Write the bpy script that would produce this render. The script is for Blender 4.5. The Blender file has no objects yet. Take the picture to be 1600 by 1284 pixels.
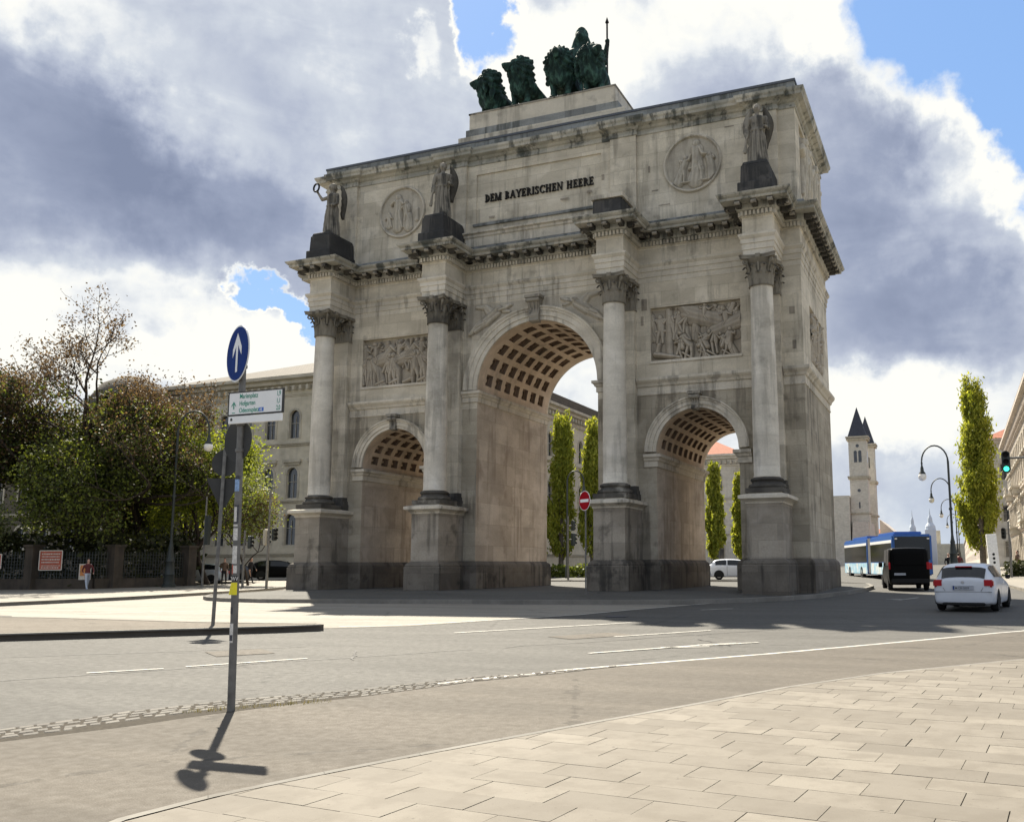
import bpy, bmesh, math, random
import numpy as np
from mathutils import Vector, Matrix, noise as mnoise
R = math.radians
scene = bpy.context.scene
# ------------------------------------------------------------------ camera
cam_d = bpy.data.cameras.new('camera'); cam = bpy.data.objects.new('camera', cam_d)
scene.collection.objects.link(cam); scene.camera = cam
FW = Vector((-0.35378542, 0.92478392, 0.14003781)); RT = Vector((0.93367109, 0.35808263, -0.00592585)); UP = Vector((0.05562524, -0.12865278, 0.99012842))
m = Matrix((RT, UP, -FW)).transposed().to_4x4(); m.translation = Vector((16.918, -35.22, 1.5))
cam.matrix_world = m
cam_d.sensor_fit = 'HORIZONTAL'; cam_d.sensor_width = 36; cam_d.lens = 1411.72 / 1600 * 36
cam_d.shift_x = (800 - 952.66) / 1600; cam_d.shift_y = (684.58 - 642) / 1600
cam_d.clip_start = .1; cam_d.clip_end = 5000
# ------------------------------------------------------------------ light and exposure
SUN_AZ, SUN_EL = -41.0, 49.5           # azimuth from +y towards +x
sd = Vector((math.sin(R(SUN_AZ)) * math.cos(R(SUN_EL)), math.cos(R(SUN_AZ)) * math.cos(R(SUN_EL)), math.sin(R(SUN_EL))))
sun_d = bpy.data.lights.new('sun', 'SUN'); sun_d.energy = 4.7; sun_d.angle = R(.55); sun_d.color = (1, .92, .78)
sun = bpy.data.objects.new('sun', sun_d); scene.collection.objects.link(sun)
sun.rotation_euler = sd.to_track_quat('Z', 'Y').to_euler()
scene.view_settings.view_transform = 'Standard'; scene.view_settings.look = 'None'
scene.view_settings.exposure = 1.40; scene.view_settings.gamma = 1
scene.cycles.max_bounces = 6; scene.cycles.diffuse_bounces = 4


class NT:
    """small helper to wire node trees"""
    def __init__(s, tree): s.t = tree; s.n = tree.nodes; s.l = tree.links
    def node(s, typ, ins=None, **kw):
        n = s.n.new(typ)
        for k, v in kw.items(): setattr(n, k, v)
        for k, v in (ins or {}).items():
            if hasattr(v, 'is_linked') or isinstance(v, bpy.types.NodeSocket): s.l.new(v, n.inputs[k])
            else: n.inputs[k].default_value = v
        return n
    def math(s, op, a, b=0.0, c=None, clamp=False):
        n = s.n.new('ShaderNodeMath'); n.operation = op; n.use_clamp = clamp
        for i, v in enumerate((a, b) if c is None else (a, b, c)):
            if isinstance(v, bpy.types.NodeSocket): s.l.new(v, n.inputs[i])
            else: n.inputs[i].default_value = v
        return n.outputs[0]
    def vmath(s, op, a, b=None, scale=None):
        n = s.n.new('ShaderNodeVectorMath'); n.operation = op
        for i, v in enumerate((a, b)):
            if v is None: continue
            if isinstance(v, bpy.types.NodeSocket): s.l.new(v, n.inputs[i])
            else: n.inputs[i].default_value = v
        if scale is not None: n.inputs['Scale'].default_value = scale
        return n.outputs[0]
    def noise(s, vec, scale, detail=4, rough=.55, dist=0.0):
        n = s.node('ShaderNodeTexNoise', {'Scale': scale, 'Detail': detail, 'Roughness': rough, 'Distortion': dist})
        if vec is not None: s.l.new(vec, n.inputs['Vector'])
        return n
    def ramp(s, fac, stops, interp='LINEAR'):
        n = s.n.new('ShaderNodeValToRGB'); n.color_ramp.interpolation = interp
        cr = n.color_ramp
        while len(cr.elements) < len(stops): cr.elements.new(.5)
        for e, (p, c) in zip(cr.elements, stops):
            e.position = p; e.color = c if len(c) == 4 else (*c, 1)
        s.l.new(fac, n.inputs[0]); return n.outputs[0]
    def mix(s, fac, a, b, blend='MIX'):
        n = s.n.new('ShaderNodeMix'); n.data_type = 'RGBA'; n.blend_type = blend
        for i, v in ((0, fac), (6, a), (7, b)):
            if isinstance(v, bpy.types.NodeSocket): s.l.new(v, n.inputs[i])
            elif i == 0: n.inputs[0].default_value = v
            else: n.inputs[i].default_value = v if len(v) == 4 else (*v, 1)
        return n.outputs[2]
    def mapr(s, v, a, b, c=0., d=1., smooth=False):
        n = s.node('ShaderNodeMapRange', {'From Min': a, 'From Max': b, 'To Min': c, 'To Max': d})
        if smooth: n.interpolation_type = 'SMOOTHSTEP'
        s.l.new(v, n.inputs[0]); return n.outputs[0]


# ------------------------------------------------------------------ sky: Nishita + procedural clouds in azimuth / elevation
world = bpy.data.worlds.new('World'); scene.world = world; world.use_nodes = True
w = NT(world.node_tree); w.n.clear()
sky = w.node('ShaderNodeTexSky', sky_type='NISHITA', sun_disc=False, sun_elevation=R(SUN_EL), sun_rotation=R(SUN_AZ), altitude=500, air_density=1.3, dust_density=.6)
tc = w.node('ShaderNodeTexCoord'); sp = w.node('ShaderNodeSeparateXYZ', {0: tc.outputs['Generated']})
az = w.math('MULTIPLY', w.math('ARCTAN2', sp.outputs[0], sp.outputs[1]), 57.2958)
el = w.math('MULTIPLY', w.math('ARCSINE', sp.outputs[2]), 57.2958)
P = w.node('ShaderNodeCombineXYZ', {0: az, 1: el, 2: 0.}).outputs[0]
n1 = w.noise(P, .09, 2); n2 = w.noise(P, .22, 7, .58); n3 = w.noise(P, .8, 5, .55); n4 = w.noise(w.node('ShaderNodeMapping', {0: P, 2: (0, 0, R(35)), 3: (.10, .26, 1)}).outputs[0], 1., 5, .6, .8)
def dist(nn, k): return w.vmath('SCALE', w.vmath('SUBTRACT', nn.outputs['Color'], (.5, .5, .5)), scale=k)
PW = w.vmath('ADD', w.vmath('ADD', P, dist(n1, 4.)), w.vmath('ADD', dist(n2, 6.0), dist(n3, 1.3)))
PS = w.vmath('ADD', P, w.vmath('ADD', dist(n1, 5.), w.vmath('ADD', dist(n2, 7.), dist(n3, 1.5))))
def blob(vec, a, e, ra, re, rot=0):
    mp = w.node('ShaderNodeMapping', {0: vec, 1: (a, e, 0), 2: (0, 0, R(rot)), 3: (ra, re, 1000)}, vector_type='TEXTURE')
    g = w.node('ShaderNodeTexGradient', {0: mp.outputs[0]}, gradient_type='SPHERICAL')
    return w.mapr(g.outputs[1], 0., .62, 0, 1, True)
def total(items, vec):
    acc = None
    for (a, e, ra, re, rot, wt) in items:
        v = w.math('MULTIPLY', blob(vec, a, e, ra, re, rot), wt)
        acc = v if acc is None else w.math('ADD', acc, v)
    return acc
#  a, e, radius_a, radius_e, rot, weight
BLUE = [(8.5, 33.5, 19, 11, 0, 1.3), (10.5, 24.5, 9.5, 9.5, -12, 1.2), (-29.4, 33.4, 2.6, 4.2, 12, 1.0), (-42.8, 16.3, 2.8, 1.0, -14, .85), (-40.4, 15.0, 3.0, 1.25, -20, .95),
        (-14.2, 35.6, 4.5, 2.0, 0, .8), (25, 40, 22, 16, 0, 1.), (60, 30, 30, 12, 0, 1.), (-110, 40, 40, 14, 0, 1.), (140, 30, 40, 14, 0, 1.), (-20, 62, 30, 12, 0, 1.)]
DARK = [(-55, 22.8, 12, 6.5, -20, .40), (-45.5, 20.4, 12, 5.2, -24, .28), (-38, 21.5, 20, 9, -14, .12), (-36, 18.5, 8, 4, 0, .10), (-63, 17, 9, 4, 0, .15), (-47, 14.6, 9, 1.3, 6, .12),
        (-8, 25.0, 12, 7.5, -40, .24), (-2.5, 20.0, 9, 8, -10, .16), (-.5, 14.4, 10, 4.6, -5, .32), (-6, 5.0, 12, 2.6, 0, .08), (40, 20, 30, 10, 0, .4), (-100, 15, 30, 8, 0, .4)]
LIGHT = [(-14, 32.8, 16, 4.5, 0, .32), (-24.5, 30.5, 7, 6, 0, .34), (-50, 13.2, 14, 4.2, 4, .26), (-41, 12.6, 9, 4, 0, .30), (-58, 15.4, 8, 3, 0, .18), (-4, 9.6, 11, 3.4, 0, .30), (-23, 11, 13, 8, 0, .22), (-48, 9.5, 20, 5, 0, .12), (-4, 7.6, 14, 4, 0, .12),
         (1.4, 23.8, 4.5, 4.0, -30, .28), (-37, 25.6, 3.6, 2.4, 0, .05), (-33.4, 30.5, 1.8, 1.3, 0, .25), (-60, 30.5, 12, 4.0, -10, .26), (-47, 26.5, 8, 3.2, -30, .12), (-42, 17.5, 3, 5, -60, .1), (-30, 50, 40, 16, 0, .3)]
bl = total(BLUE, PW); dk = total(DARK, PS); lt = total(LIGHT, PW)
cover = w.math('SUBTRACT', 1.0, w.mapr(w.math('ADD', bl, w.mapr(n2.outputs[0],   .3, .7, -.14, .14)), .28, .70, 0, 1, True))
rim = w.mapr(bl, .0, .30, 0, .34, True)
br = w.math('SUBTRACT', w.math('ADD', w.math('ADD', .68, lt), rim), dk)
br = w.math('ADD', br, w.math('ADD', w.mapr(n2.outputs[0], .3, .7, -.10, .10), w.mapr(n4.outputs[0], .35, .65, -.07, .07)))
br = w.math('ADD', br, w.mapr(n3.outputs[0], .3, .7, -.04, .04))
cl = w.ramp(br, [(0.0, (.24, .285, .41)), (.28, (.34, .39, .525)), (.52, (.50, .55, .67)), (.72, (.66, .71, .79)), (.88, (.93, .95, .95)), (1.0, (1.06, 1.05, .98))])
veil = w.mapr(w.math('ADD', el, w.mapr(n1.outputs[0], .3, .7, -3, 3)), -1, 7, .38, 0, True)
cl = w.mix(veil, cl, (.62, .72, .84))
blue_c = w.mix(.62, w.mix(1., sky.outputs[0], (.052, .052, .052), 'MULTIPLY'), (.10, .19, .37))
bg_clouds = w.node('ShaderNodeBackground', {0: cl, 1: .37}); bg_sky = w.node('ShaderNodeBackground', {0: blue_c, 1: 1.0})
ms = w.node('ShaderNodeMixShader', {0: cover, 1: bg_sky.outputs[0], 2: bg_clouds.outputs[0]})
w.node('ShaderNodeOutputWorld', {0: ms.outputs[0]})


# ------------------------------------------------------------------ materials
def mat_base(name, rough=.8, spec=.4, metal=0.):
    mt = bpy.data.materials.new(name); mt.use_nodes = True
    k = NT(mt.node_tree); b = k.n['Principled BSDF']
    b.inputs['Roughness'].default_value = rough; b.inputs['Specular IOR Level'].default_value = spec; b.inputs['Metallic'].default_value = metal
    return mt, k, b
def bump(k, b, h, strength=.3, distance=.02):
    bn = k.node('ShaderNodeBump', {'Height': h, 'Strength': strength, 'Distance': distance})
    k.l.new(bn.outputs[0], b.inputs['Normal'])
def objco(k): return k.node('ShaderNodeTexCoord').outputs['Object']
def simple(name, col, rough=.6, spec=.4, metal=0., var=.12, scale=8., alpha=None):
    mt, k, b = mat_base(name, rough, spec, metal)
    co = objco(k); n = k.noise(co, scale, 5)
    c2 = tuple(max(0, c * (1 - var)) for c in col); c1 = tuple(min(1, c * (1 + var)) for c in col)
    k.l.new(k.ramp(n.outputs[0], [(.3, c2), (.7, c1)]), b.inputs['Base Color'])
    return mt
def stone(name, c1, c2, bricks=True, bw=1.45, bh=.62, stain=.5, stain_col=(.10, .09, .075), streak=.5, scale_low=.35, rough=.88, mortar=.72, cavity_shade=0.):
    mt, k, b = mat_base(name, rough, .25)
    co = objco(k); s = k.node('ShaderNodeSeparateXYZ', {0: co})
    u = k.math('ADD', s.outputs[0], s.outputs[1]); v = s.outputs[2]
    nz = k.noise(co, 1.3, 6, .6); nf = k.noise(co, 14., 5, .6); nl = k.noise(co, scale_low, 3, .5)
    if bricks:
        vec = k.node('ShaderNodeCombineXYZ', {0: u, 1: v, 2: 0.}).outputs[0]
        br = k.node('ShaderNodeTexBrick', {0: vec, 'Color1': (*c1, 1), 'Color2': (*c2, 1), 'Mortar': (*[c * mortar for c in c2], 1), 'Scale': 1., 'Mortar Size': .006, 'Mortar Smooth': .6, 'Bias': 0., 'Brick Width': bw, 'Row Height': bh}, offset=.5)
        col = br.outputs[0]
    else:
        col = k.ramp(nz.outputs[0], [(.35, c2), (.65, c1)])
    col = k.mix(k.mapr(nf.outputs[0], .35, .7, 0, .35), col, tuple(c * .62 for c in c2))
    bl_ = k.noise(k.node('ShaderNodeMapping', {0: co, 3: (.55, .55, 1.3)}).outputs[0], 1., 4, .6)
    col = k.mix(k.mapr(bl_.outputs[0], .40, .64, 0, .55), col, tuple(c * .70 for c in c2))
    col = k.mix(k.mapr(k.noise(co, .9, 3, .5, .6).outputs[0], .52, .66, 0, .35), col, (c1[0] * 1.10, c1[1] * 1.11, c1[2] * 1.16))
    if cavity_shade:
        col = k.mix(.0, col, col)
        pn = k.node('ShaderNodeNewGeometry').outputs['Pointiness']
        col = k.mix(k.mapr(pn, .40, .52, cavity_shade, 0), col, tuple(c * .9 for c in stain_col)); col = k.mix(k.mapr(pn, .51, .60, 0, .35), col, tuple(min(1, c * 1.25) for c in c1))  # shade painted into carved hollows; raised edges get a lighter tone
    # soot patches and vertical run-off streaks
    sv = k.node('ShaderNodeMapping', {0: co, 3: (2.6, 2.6, .22)}).outputs[0]
    st = k.noise(sv, 1.0, 6, .65)
    m1 = k.mapr(k.math('MULTIPLY', st.outputs[0], k.math('ADD', nl.outputs[0], .5)), .50, .66, 0, streak, True)
    col = k.mix(m1, col, stain_col)
    m2 = k.mapr(k.math('ADD', nz.outputs[0], k.math('MULTIPLY', nl.outputs[0], .6)), .86, 1.02, 0, stain, True)
    col = k.mix(m2, col, tuple(c * 1.3 for c in stain_col))
    k.l.new(col, b.inputs['Base Color'])
    hh = k.math('ADD', k.math('MULTIPLY', nf.outputs[0], .5), nz.outputs[0])
    if bricks: hh = k.math('SUBTRACT', hh, k.math('MULTIPLY', br.outputs['Fac'], 1.2))
    bump(k, b, hh, .5, .03)
    return mt
M = {}
M['stone'] = stone('limestone_blocks', (.74, .67, .54), (.54, .485, .385), mortar=.55, stain=.40, streak=.36)
M['lower_stone'] = stone('soiled_shaded_lower_blocks', (.50, .445, .35), (.35, .31, .24), mortar=.6, stain=.6, stain_col=(.10, .085, .065), streak=.55)  # soiling plus the shade low on the facade, both in the colour
M['pier_stone'] = stone('grimy_shaded_pier_blocks', (.42, .37, .30), (.29, .255, .205), stain=.7, stain_col=(.085, .075, .06), streak=.6, mortar=.8)  # pedestal grime, deepened in colour for the weaker light low down
M['trim'] = stone('limestone_trim', (.70, .64, .53), (.57, .52, .43), bricks=True, bw=1.6, bh=3., mortar=.7, stain=.4, streak=.5)
M['carved'] = stone('limestone_carved', (.60, .545, .45), (.48, .435, .355), bricks=False, stain=.35, streak=.3, cavity_shade=.75)
M['relief'] = stone('limestone_relief', (.52, .46, .37), (.40, .35, .28), bricks=False, stain=.35, streak=.25, stain_col=(.07, .06, .045), cavity_shade=.9)
M['shaft'] = stone('limestone_shaft', (.74, .69, .59), (.64, .59, .50), bricks=True, bw=60, bh=1.16, mortar=.8, stain=.3, streak=.3)
M['sooty'] = stone('sooty_limestone', (.21, .185, .15), (.115, .10, .082), bricks=True, bw=1.3, bh=.7, stain=.8, stain_col=(.035, .032, .028), streak=.7)
M['black_stone'] = stone('blackened_stone', (.065, .063, .06), (.04, .04, .04), bricks=False, stain=.5, stain_col=(.12, .11, .10), streak=.5)
M['statue'] = stone('weathered_statue_stone', (.33, .30, .25), (.22, .20, .165), bricks=False, stain=.85, stain_col=(.03, .029, .027), streak=.85, scale_low=1.1, cavity_shade=.7)
M['capital'] = stone('sooty_capital_stone', (.25, .225, .18), (.16, .145, .115), bricks=False, stain=.6, stain_col=(.035, .032, .027), streak=.6, cavity_shade=.8)
M['warm'] = stone('warm_sandstone', (.66, .575, .465), (.47, .395, .31), bricks=True, bw=1.25, bh=.95, stain=.6, stain_col=(.24, .19, .145), streak=.5, mortar=.7)
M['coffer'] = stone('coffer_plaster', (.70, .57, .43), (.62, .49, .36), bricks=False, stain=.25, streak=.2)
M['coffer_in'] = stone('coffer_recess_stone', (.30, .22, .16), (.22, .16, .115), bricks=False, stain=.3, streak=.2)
M['base_dark'] = stone('grimy_column_base_stone', (.13, .12, .10), (.06, .055, .05), bricks=False, stain=.7, stain_col=(.30, .28, .24), streak=.35)
M['ledge'] = stone('lichen_stained_ledge', (.33, .34, .33), (.20, .205, .20), bricks=True, bw=1.5, bh=3, stain=.8, stain_col=(.06, .065, .06), streak=.7)
M['lead'] = simple('lead_sheet', (.085, .095, .115), .6)
M['frieze_worn'] = stone('worn_mottled_cornice_stone', (.58, .54, .455), (.34, .335, .295), bricks=True, bw=.9, bh=3, stain=.95, stain_col=(.06, .065, .06), streak=.8, scale_low=.8)
M['bronze_letter'] = simple('dark_bronze_letters', (.022, .02, .018), .7, .2, 0)
mt, k, b = mat_base('green_bronze', .75, .2, .0)
co = objco(k); n = k.noise(co, 1.6, 6, .6); nn_ = k.noise(k.node('ShaderNodeMapping', {0: co, 3: (5, 5, 1.2)}).outputs[0], 1.4, 5)
k.l.new(k.ramp(k.math('ADD', k.math('MULTIPLY', n.outputs[0], .5), k.math('MULTIPLY', nn_.outputs[0], .5)), [(.36, (.006, .014, .013)), (.5, (.017, .04, .034)), (.62, (.06, .13, .105))]), b.inputs['Base Color'])
bump(k, b, nn_.outputs[0], .6, .05); M['bronze'] = mt
M['glass'] = simple('window_glass', (.035, .04, .045), .08, .9, var=.5, scale=.6)
M['frame_w'] = simple('painted_window_frame', (.30, .28, .24), .6)
M['ochre_wall'] = stone('ochre_render', (.60, .545, .43), (.56, .505, .395), bricks=False, stain=.12, streak=.12)
M['ochre_trim'] = stone('ochre_trim_stone', (.54, .49, .39), (.47, .425, .335), bricks=False, stain=.25, streak=.25)
M['cream_wall'] = stone('cream_render', (.62, .58, .50), (.58, .54, .46), bricks=False, stain=.1, streak=.1)
M['pink_wall'] = stone('pale_pink_render', (.60, .53, .46), (.56, .49, .42), bricks=False, stain=.1, streak=.1)
def roofmat(name, c1, c2):
    mt, k, b = mat_base(name, .85, .2); co = objco(k); s = k.node('ShaderNodeSeparateXYZ', {0: co})
    vec = k.node('ShaderNodeCombineXYZ', {0: k.math('ADD', s.outputs[0], s.outputs[1]), 1: s.outputs[2], 2: 0.}).outputs[0]
    br = k.node('ShaderNodeTexBrick', {0: vec, 'Color1': (*c1, 1), 'Color2': (*c2, 1), 'Mortar': (*[c * .5 for c in c2], 1), 'Scale': 1., 'Mortar Size': .02, 'Brick Width': .35, 'Row Height': .3})
    k.l.new(k.mix(k.mapr(k.noise(co, .6, 4).outputs[0], .4, .7, 0, .4), br.outputs[0], tuple(c * .6 for c in c1)), b.inputs['Base Color']); return mt
M['roof_red'] = roofmat('red_roof_tiles', (.42, .17, .11), (.34, .14, .09))
M['roof_grey'] = roofmat('grey_brown_roof_tiles', (.13, .112, .09), (.10, .088, .07))
M['spire'] = roofmat('slate_spire', (.075, .08, .10), (.06, .065, .08))
M['metal'] = simple('galvanised_steel', (.16, .155, .145), .55, .3, .3, .3)
M['metal_dark'] = simple('dark_green_iron', (.035, .042, .04), .5, .5, .3)
M['sign_back'] = simple('grey_sign_back', (.06, .06, .058), .8, .15, 0, .12, 3)
M['white_paint'] = simple('white_paint', (.80, .80, .78), .4)
M['sign_white'] = simple('white_sign_face', (.86, .86, .84), .35, .5, 0, .03)
M['sign_blue'] = simple('blue_sign_face', (.006, .035, .19), .7, .12, 0, .1)
M['sign_red'] = simple('red_sign_face', (.34, .004, .012), .7, .1, 0, .1)
M['text_green'] = simple('green_lettering', (.02, .30, .20), .5)
M['text_blue'] = simple('blue_symbol', (.02, .14, .55), .5)
M['text_black'] = simple('black_print', (.02, .02, .02), .5)
M['yellow'] = simple('yellow_sticker', (.85, .75, .03), .5)
M['sticker'] = simple('pale_sticker', (.62, .60, .56), .6, var=.3, scale=60)
M['sticker_dark'] = simple('dark_sticker', (.06, .06, .07), .6, var=.6, scale=60)
M['sticker_blue'] = simple('blue_sticker', (.25, .38, .60), .6, var=.3, scale=40)
M['rubber'] = simple('tyre_rubber', (.018, .018, .018), .85, .2)
M['car_white'] = simple('white_car_paint', (.56, .585, .63), .25, .6, 0, .02)
M['car_black'] = simple('black_car_paint', (.004, .004, .004), .35, .06, 0, .1)
M['car_silver'] = simple('silver_car_paint', (.55, .58, .60), .3, .6, .4, .03)
M['car_dark'] = simple('dark_blue_car_paint', (.012, .018, .03), .3, .6, 0, .1)
M['car_glass'] = simple('car_glass', (.008, .01, .012), .08, .45, 0, .3, 1)
M['tail_red'] = simple('tail_lamp_red', (.36, .004, .01), .3, .3, 0, .1)
M['plate'] = simple('number_plate', (.34, .36, .40), .5)
M['villa_wall'] = simple('shaded_brown_villa_render', (.10, .085, .065), .9)  # shade behind the trees painted into the pale villa's wall colour
M['rim'] = simple('alloy_rim', (.42, .42, .43), .4, .5, .6)
M['bus_blue'] = simple('blue_bus_paint', (.04, .125, .38), .35, .3, 0, .05)
M['bus_grey'] = simple('bus_bellows', (.20, .20, .20), .8)
mt, k, b = mat_base('bus_side_graphics', .5, .2); co = objco(k)
k.l.new(k.ramp(k.noise(co, 1.3, 3).outputs[0], [(.30, (.62, .70, .76)), (.48, (.28, .52, .66)), (.60, (.66, .70, .71)), (.75, (.50, .58, .48))]), b.inputs['Base Color']); M['bus_art'] = mt
def leafmat(name, a, b_, trans=.35):
    mt, k, b = mat_base(name, .6, .3)
    gi = k.node('ShaderNodeNewGeometry'); col = k.ramp(gi.outputs['Random Per Island'], [(0, a), (1, b_)])
    k.l.new(col, b.inputs['Base Color'])
    tr = k.node('ShaderNodeBsdfTranslucent', {0: k.mix(1., col, (1.25, 1.2, .75), 'MULTIPLY')})
    mx = k.node('ShaderNodeMixShader', {0: trans, 1: b.outputs[0], 2: tr.outputs[0]})
    k.l.new(mx.outputs[0], k.n['Material Output'].inputs[0]); return mt
M['leaf_lime'] = leafmat('lime_leaves', (.15, .20, .018), (.30, .33, .045), .45)
M['leaf_poplar'] = leafmat('poplar_leaves', (.16, .20, .02), (.42, .43, .07), .48)
M['leaf_green'] = leafmat('mid_green_leaves', (.055, .08, .014), (.18, .21, .035), .4)
M['leaf_dark'] = leafmat('dark_green_leaves', (.016, .022, .009), (.055, .062, .018), .25)
M['leaf_bronze'] = leafmat('bronze_budding_leaves', (.045, .028, .02), (.17, .115, .07), .4)
M['leaf_sage'] = leafmat('sage_green_leaves', (.13, .16, .07), (.26, .29, .14), .4)
M['bark'] = simple('dark_bark', (.045, .034, .026), .9, .2, 0, .4, 6)
M['bark_grey'] = simple('grey_bark', (.13, .11, .085), .9, .2, 0, .4, 6)
M['fence_stone'] = stone('dark_fence_stone', (.10, .08, .062), (.065, .055, .043), bricks=False, stain=.5, stain_col=(.03, .028, .025))
M['skin'] = simple('skin', (.48, .29, .21), .6)
M['hair'] = simple('dark_hair', (.03, .02, .015), .7)
M['cloth_dark'] = simple('black_coat_cloth', (.015, .014, .016), .9)
M['cloth_maroon'] = simple('maroon_jacket_cloth', (.12, .03, .03), .9)
M['cloth_pale'] = simple('pale_blue_trousers_cloth', (.42, .47, .55), .9)
M['cloth_brown'] = simple('brown_jacket_cloth', (.13, .085, .06), .9)
M['poster_red'] = simple('red_poster', (.42, .10, .06), .7, var=.3, scale=5)
M['poster_orange'] = simple('orange_poster', (.62, .25, .08), .7, var=.5, scale=6)
M['paper'] = simple('pale_paper', (.60, .55, .47), .7)
mt, k, b = mat_base('green_signal_lens', .3, .5); b.inputs['Base Color'].default_value = (.02, .6, .4, 1)
b.inputs['Emission Color'].default_value = (.05, 1., .55, 1); b.inputs['Emission Strength'].default_value = 1.1; M['green_lens'] = mt
mt, k, b = mat_base('lamp_glass', .2, .6); b.inputs['Base Color'].default_value = (.75, .73, .68, 1); M['lamp_glass'] = mt


# ------------------------------------------------------------------ mesh helpers
COL = scene.collection
class MB:
    def __init__(s): s.v = []; s.f = []; s.mi = []; s.cur = 0
    def add(s, vs, fs):
        o = len(s.v); s.v += [tuple(x) for x in vs]; s.f += [tuple(i + o for i in f) for f in fs]; s.mi += [s.cur] * len(fs); return s
    def quad(s, *p): return s.add(p, [tuple(range(len(p)))])
    def box(s, x0, x1, y0, y1, z0, z1, taper=0.):
        t = taper
        return s.add([(x0, y0, z0), (x1, y0, z0), (x1, y1, z0), (x0, y1, z0), (x0 + t, y0 + t, z1), (x1 - t, y0 + t, z1), (x1 - t, y1 - t, z1), (x0 + t, y1 - t, z1)],
                     [(0, 3, 2, 1), (4, 5, 6, 7), (0, 1, 5, 4), (1, 2, 6, 5), (2, 3, 7, 6), (3, 0, 4, 7)])
    def obox(s, c, ux, uy, uz):
        c, ux, uy, uz = map(Vector, (c, ux, uy, uz)); vs = [c + a * ux + b_ * uy + g * uz for g in (-1, 1) for a, b_ in ((-1, -1), (1, -1), (1, 1), (-1, 1))]
        return s.add(vs, [(0, 3, 2, 1), (4, 5, 6, 7), (0, 1, 5, 4), (1, 2, 6, 5), (2, 3, 7, 6), (3, 0, 4, 7)])
    def prism(s, poly, z0, z1, f0=None):
        n = len(poly); g = f0 or (lambda x, y, z: (x, y, z))
        return s.add([g(x, y, z0) for x, y in poly] + [g(x, y, z1) for x, y in poly], [tuple(range(n))[::-1], tuple(range(n, 2 * n))] + [(i, (i + 1) % n, n + (i + 1) % n, n + i) for i in range(n)])
    def lathe(s, prof, n=24, c=(0, 0), a0=0, a1=2 * math.pi, sx=1., sy=1.):
        full = abs(a1 - a0 - 2 * math.pi) < 1e-6; k_ = n if full else n + 1
        vs = [(c[0] + r * sx * math.cos(a0 + (a1 - a0) * i / n), c[1] + r * sy * math.sin(a0 + (a1 - a0) * i / n), z) for r, z in prof for i in range(k_)]
        fs = [(j * k_ + i, j * k_ + (i + 1) % k_, (j + 1) * k_ + (i + 1) % k_, (j + 1) * k_ + i) for j in range(len(prof) - 1) for i in range(n)]
        if full:
            fs += [tuple(range(n))[::-1], tuple((len(prof) - 1) * n + i for i in range(n))]
        return s.add(vs, fs)
    def tube(s, pts, rad, n=8, cap=True):
        pts = [Vector(p) for p in pts]; rad = rad if hasattr(rad, '__len__') else [rad] * len(pts)
        vs = []; prev = None
        for i, p in enumerate(pts):
            d = (pts[min(i + 1, len(pts) - 1)] - pts[max(i - 1, 0)]).normalized()
            if prev is None: a = d.orthogonal().normalized()
            else: a = (prev - d * prev.dot(d)); a = a.normalized() if a.length > 1e-6 else d.orthogonal().normalized()
            prev = a; b_ = d.cross(a)
            vs += [p + rad[i] * (a * math.cos(2 * math.pi * j / n) + b_ * math.sin(2 * math.pi * j / n)) for j in range(n)]
        fs = [(i * n + j, i * n + (j + 1) % n, (i + 1) * n + (j + 1) % n, (i + 1) * n + j) for i in range(len(pts) - 1) for j in range(n)]
        if cap: fs += [tuple(range(n))[::-1], tuple((len(pts) - 1) * n + j for j in range(n))]
        return s.add(vs, fs)
    def sweep(s, path, prof, closed=False):
        """outward = right-hand side of travel; prof = [(out, z)]"""
        n = len(path); offs = []
        for i in range(n):
            p = Vector(path[i]); ds = []
            if closed or i > 0: ds.append((p - Vector(path[i - 1])).normalized())
            if closed or i < n - 1: ds.append((Vector(path[(i + 1) % n]) - p).normalized())
            ns = [Vector((d.y, -d.x)) for d in ds]
            if len(ns) == 1: o = ns[0]
            else: o = (ns[0] + ns[1]) / max(1e-6, 1 + ns[0].dot(ns[1]))
            offs.append(o)
        vs = [(path[i][0] + offs[i].x * o, path[i][1] + offs[i].y * o, z) for o, z in prof for i in range(n)]
        m_ = n if closed else n - 1
        fs = [(j * n + i, j * n + (i + 1) % n, (j + 1) * n + (i + 1) % n, (j + 1) * n + i) for j in range(len(prof) - 1) for i in range(m_)]
        return s.add(vs, fs)
    def build(s, name, mat, parent=None, smooth=False, bevel=0., loc=None, angle=None, merge=False):
        me = bpy.data.meshes.new(name); me.from_pydata(s.v, [], s.f); me.validate()
        mats = mat if isinstance(mat, (list, tuple)) else [mat]
        for mm in mats: me.materials.append(M[mm] if isinstance(mm, str) else mm)
        if len(mats) > 1:
            for p, mi in zip(me.polygons, s.mi): p.material_index = mi
        if merge or bevel:
            bm = bmesh.new(); bm.from_mesh(me)
            bmesh.ops.remove_doubles(bm, verts=bm.verts, dist=1e-4)
            bmesh.ops.recalc_face_normals(bm, faces=bm.faces)
            if bevel: bmesh.ops.bevel(bm, geom=[e for e in bm.edges if len(e.link_faces) == 2 and e.calc_face_angle(0) > .6], offset=bevel, segments=2 if bevel > .03 else 1, affect='EDGES')
            bm.to_mesh(me); bm.free()
        if smooth:
            me.shade_smooth()
            if angle: me.set_sharp_from_angle(angle=R(angle))
        o = bpy.data.objects.new(name, me); COL.objects.link(o)
        if parent: o.parent = parent
        if loc: o.location = loc
        return o
def tag(o, label=None, cat=None, group=None, kind=None):
    for k_, v_ in (('label', label), ('category', cat), ('group', group), ('kind', kind)):
        if v_: o[k_] = v_
    return o
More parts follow.
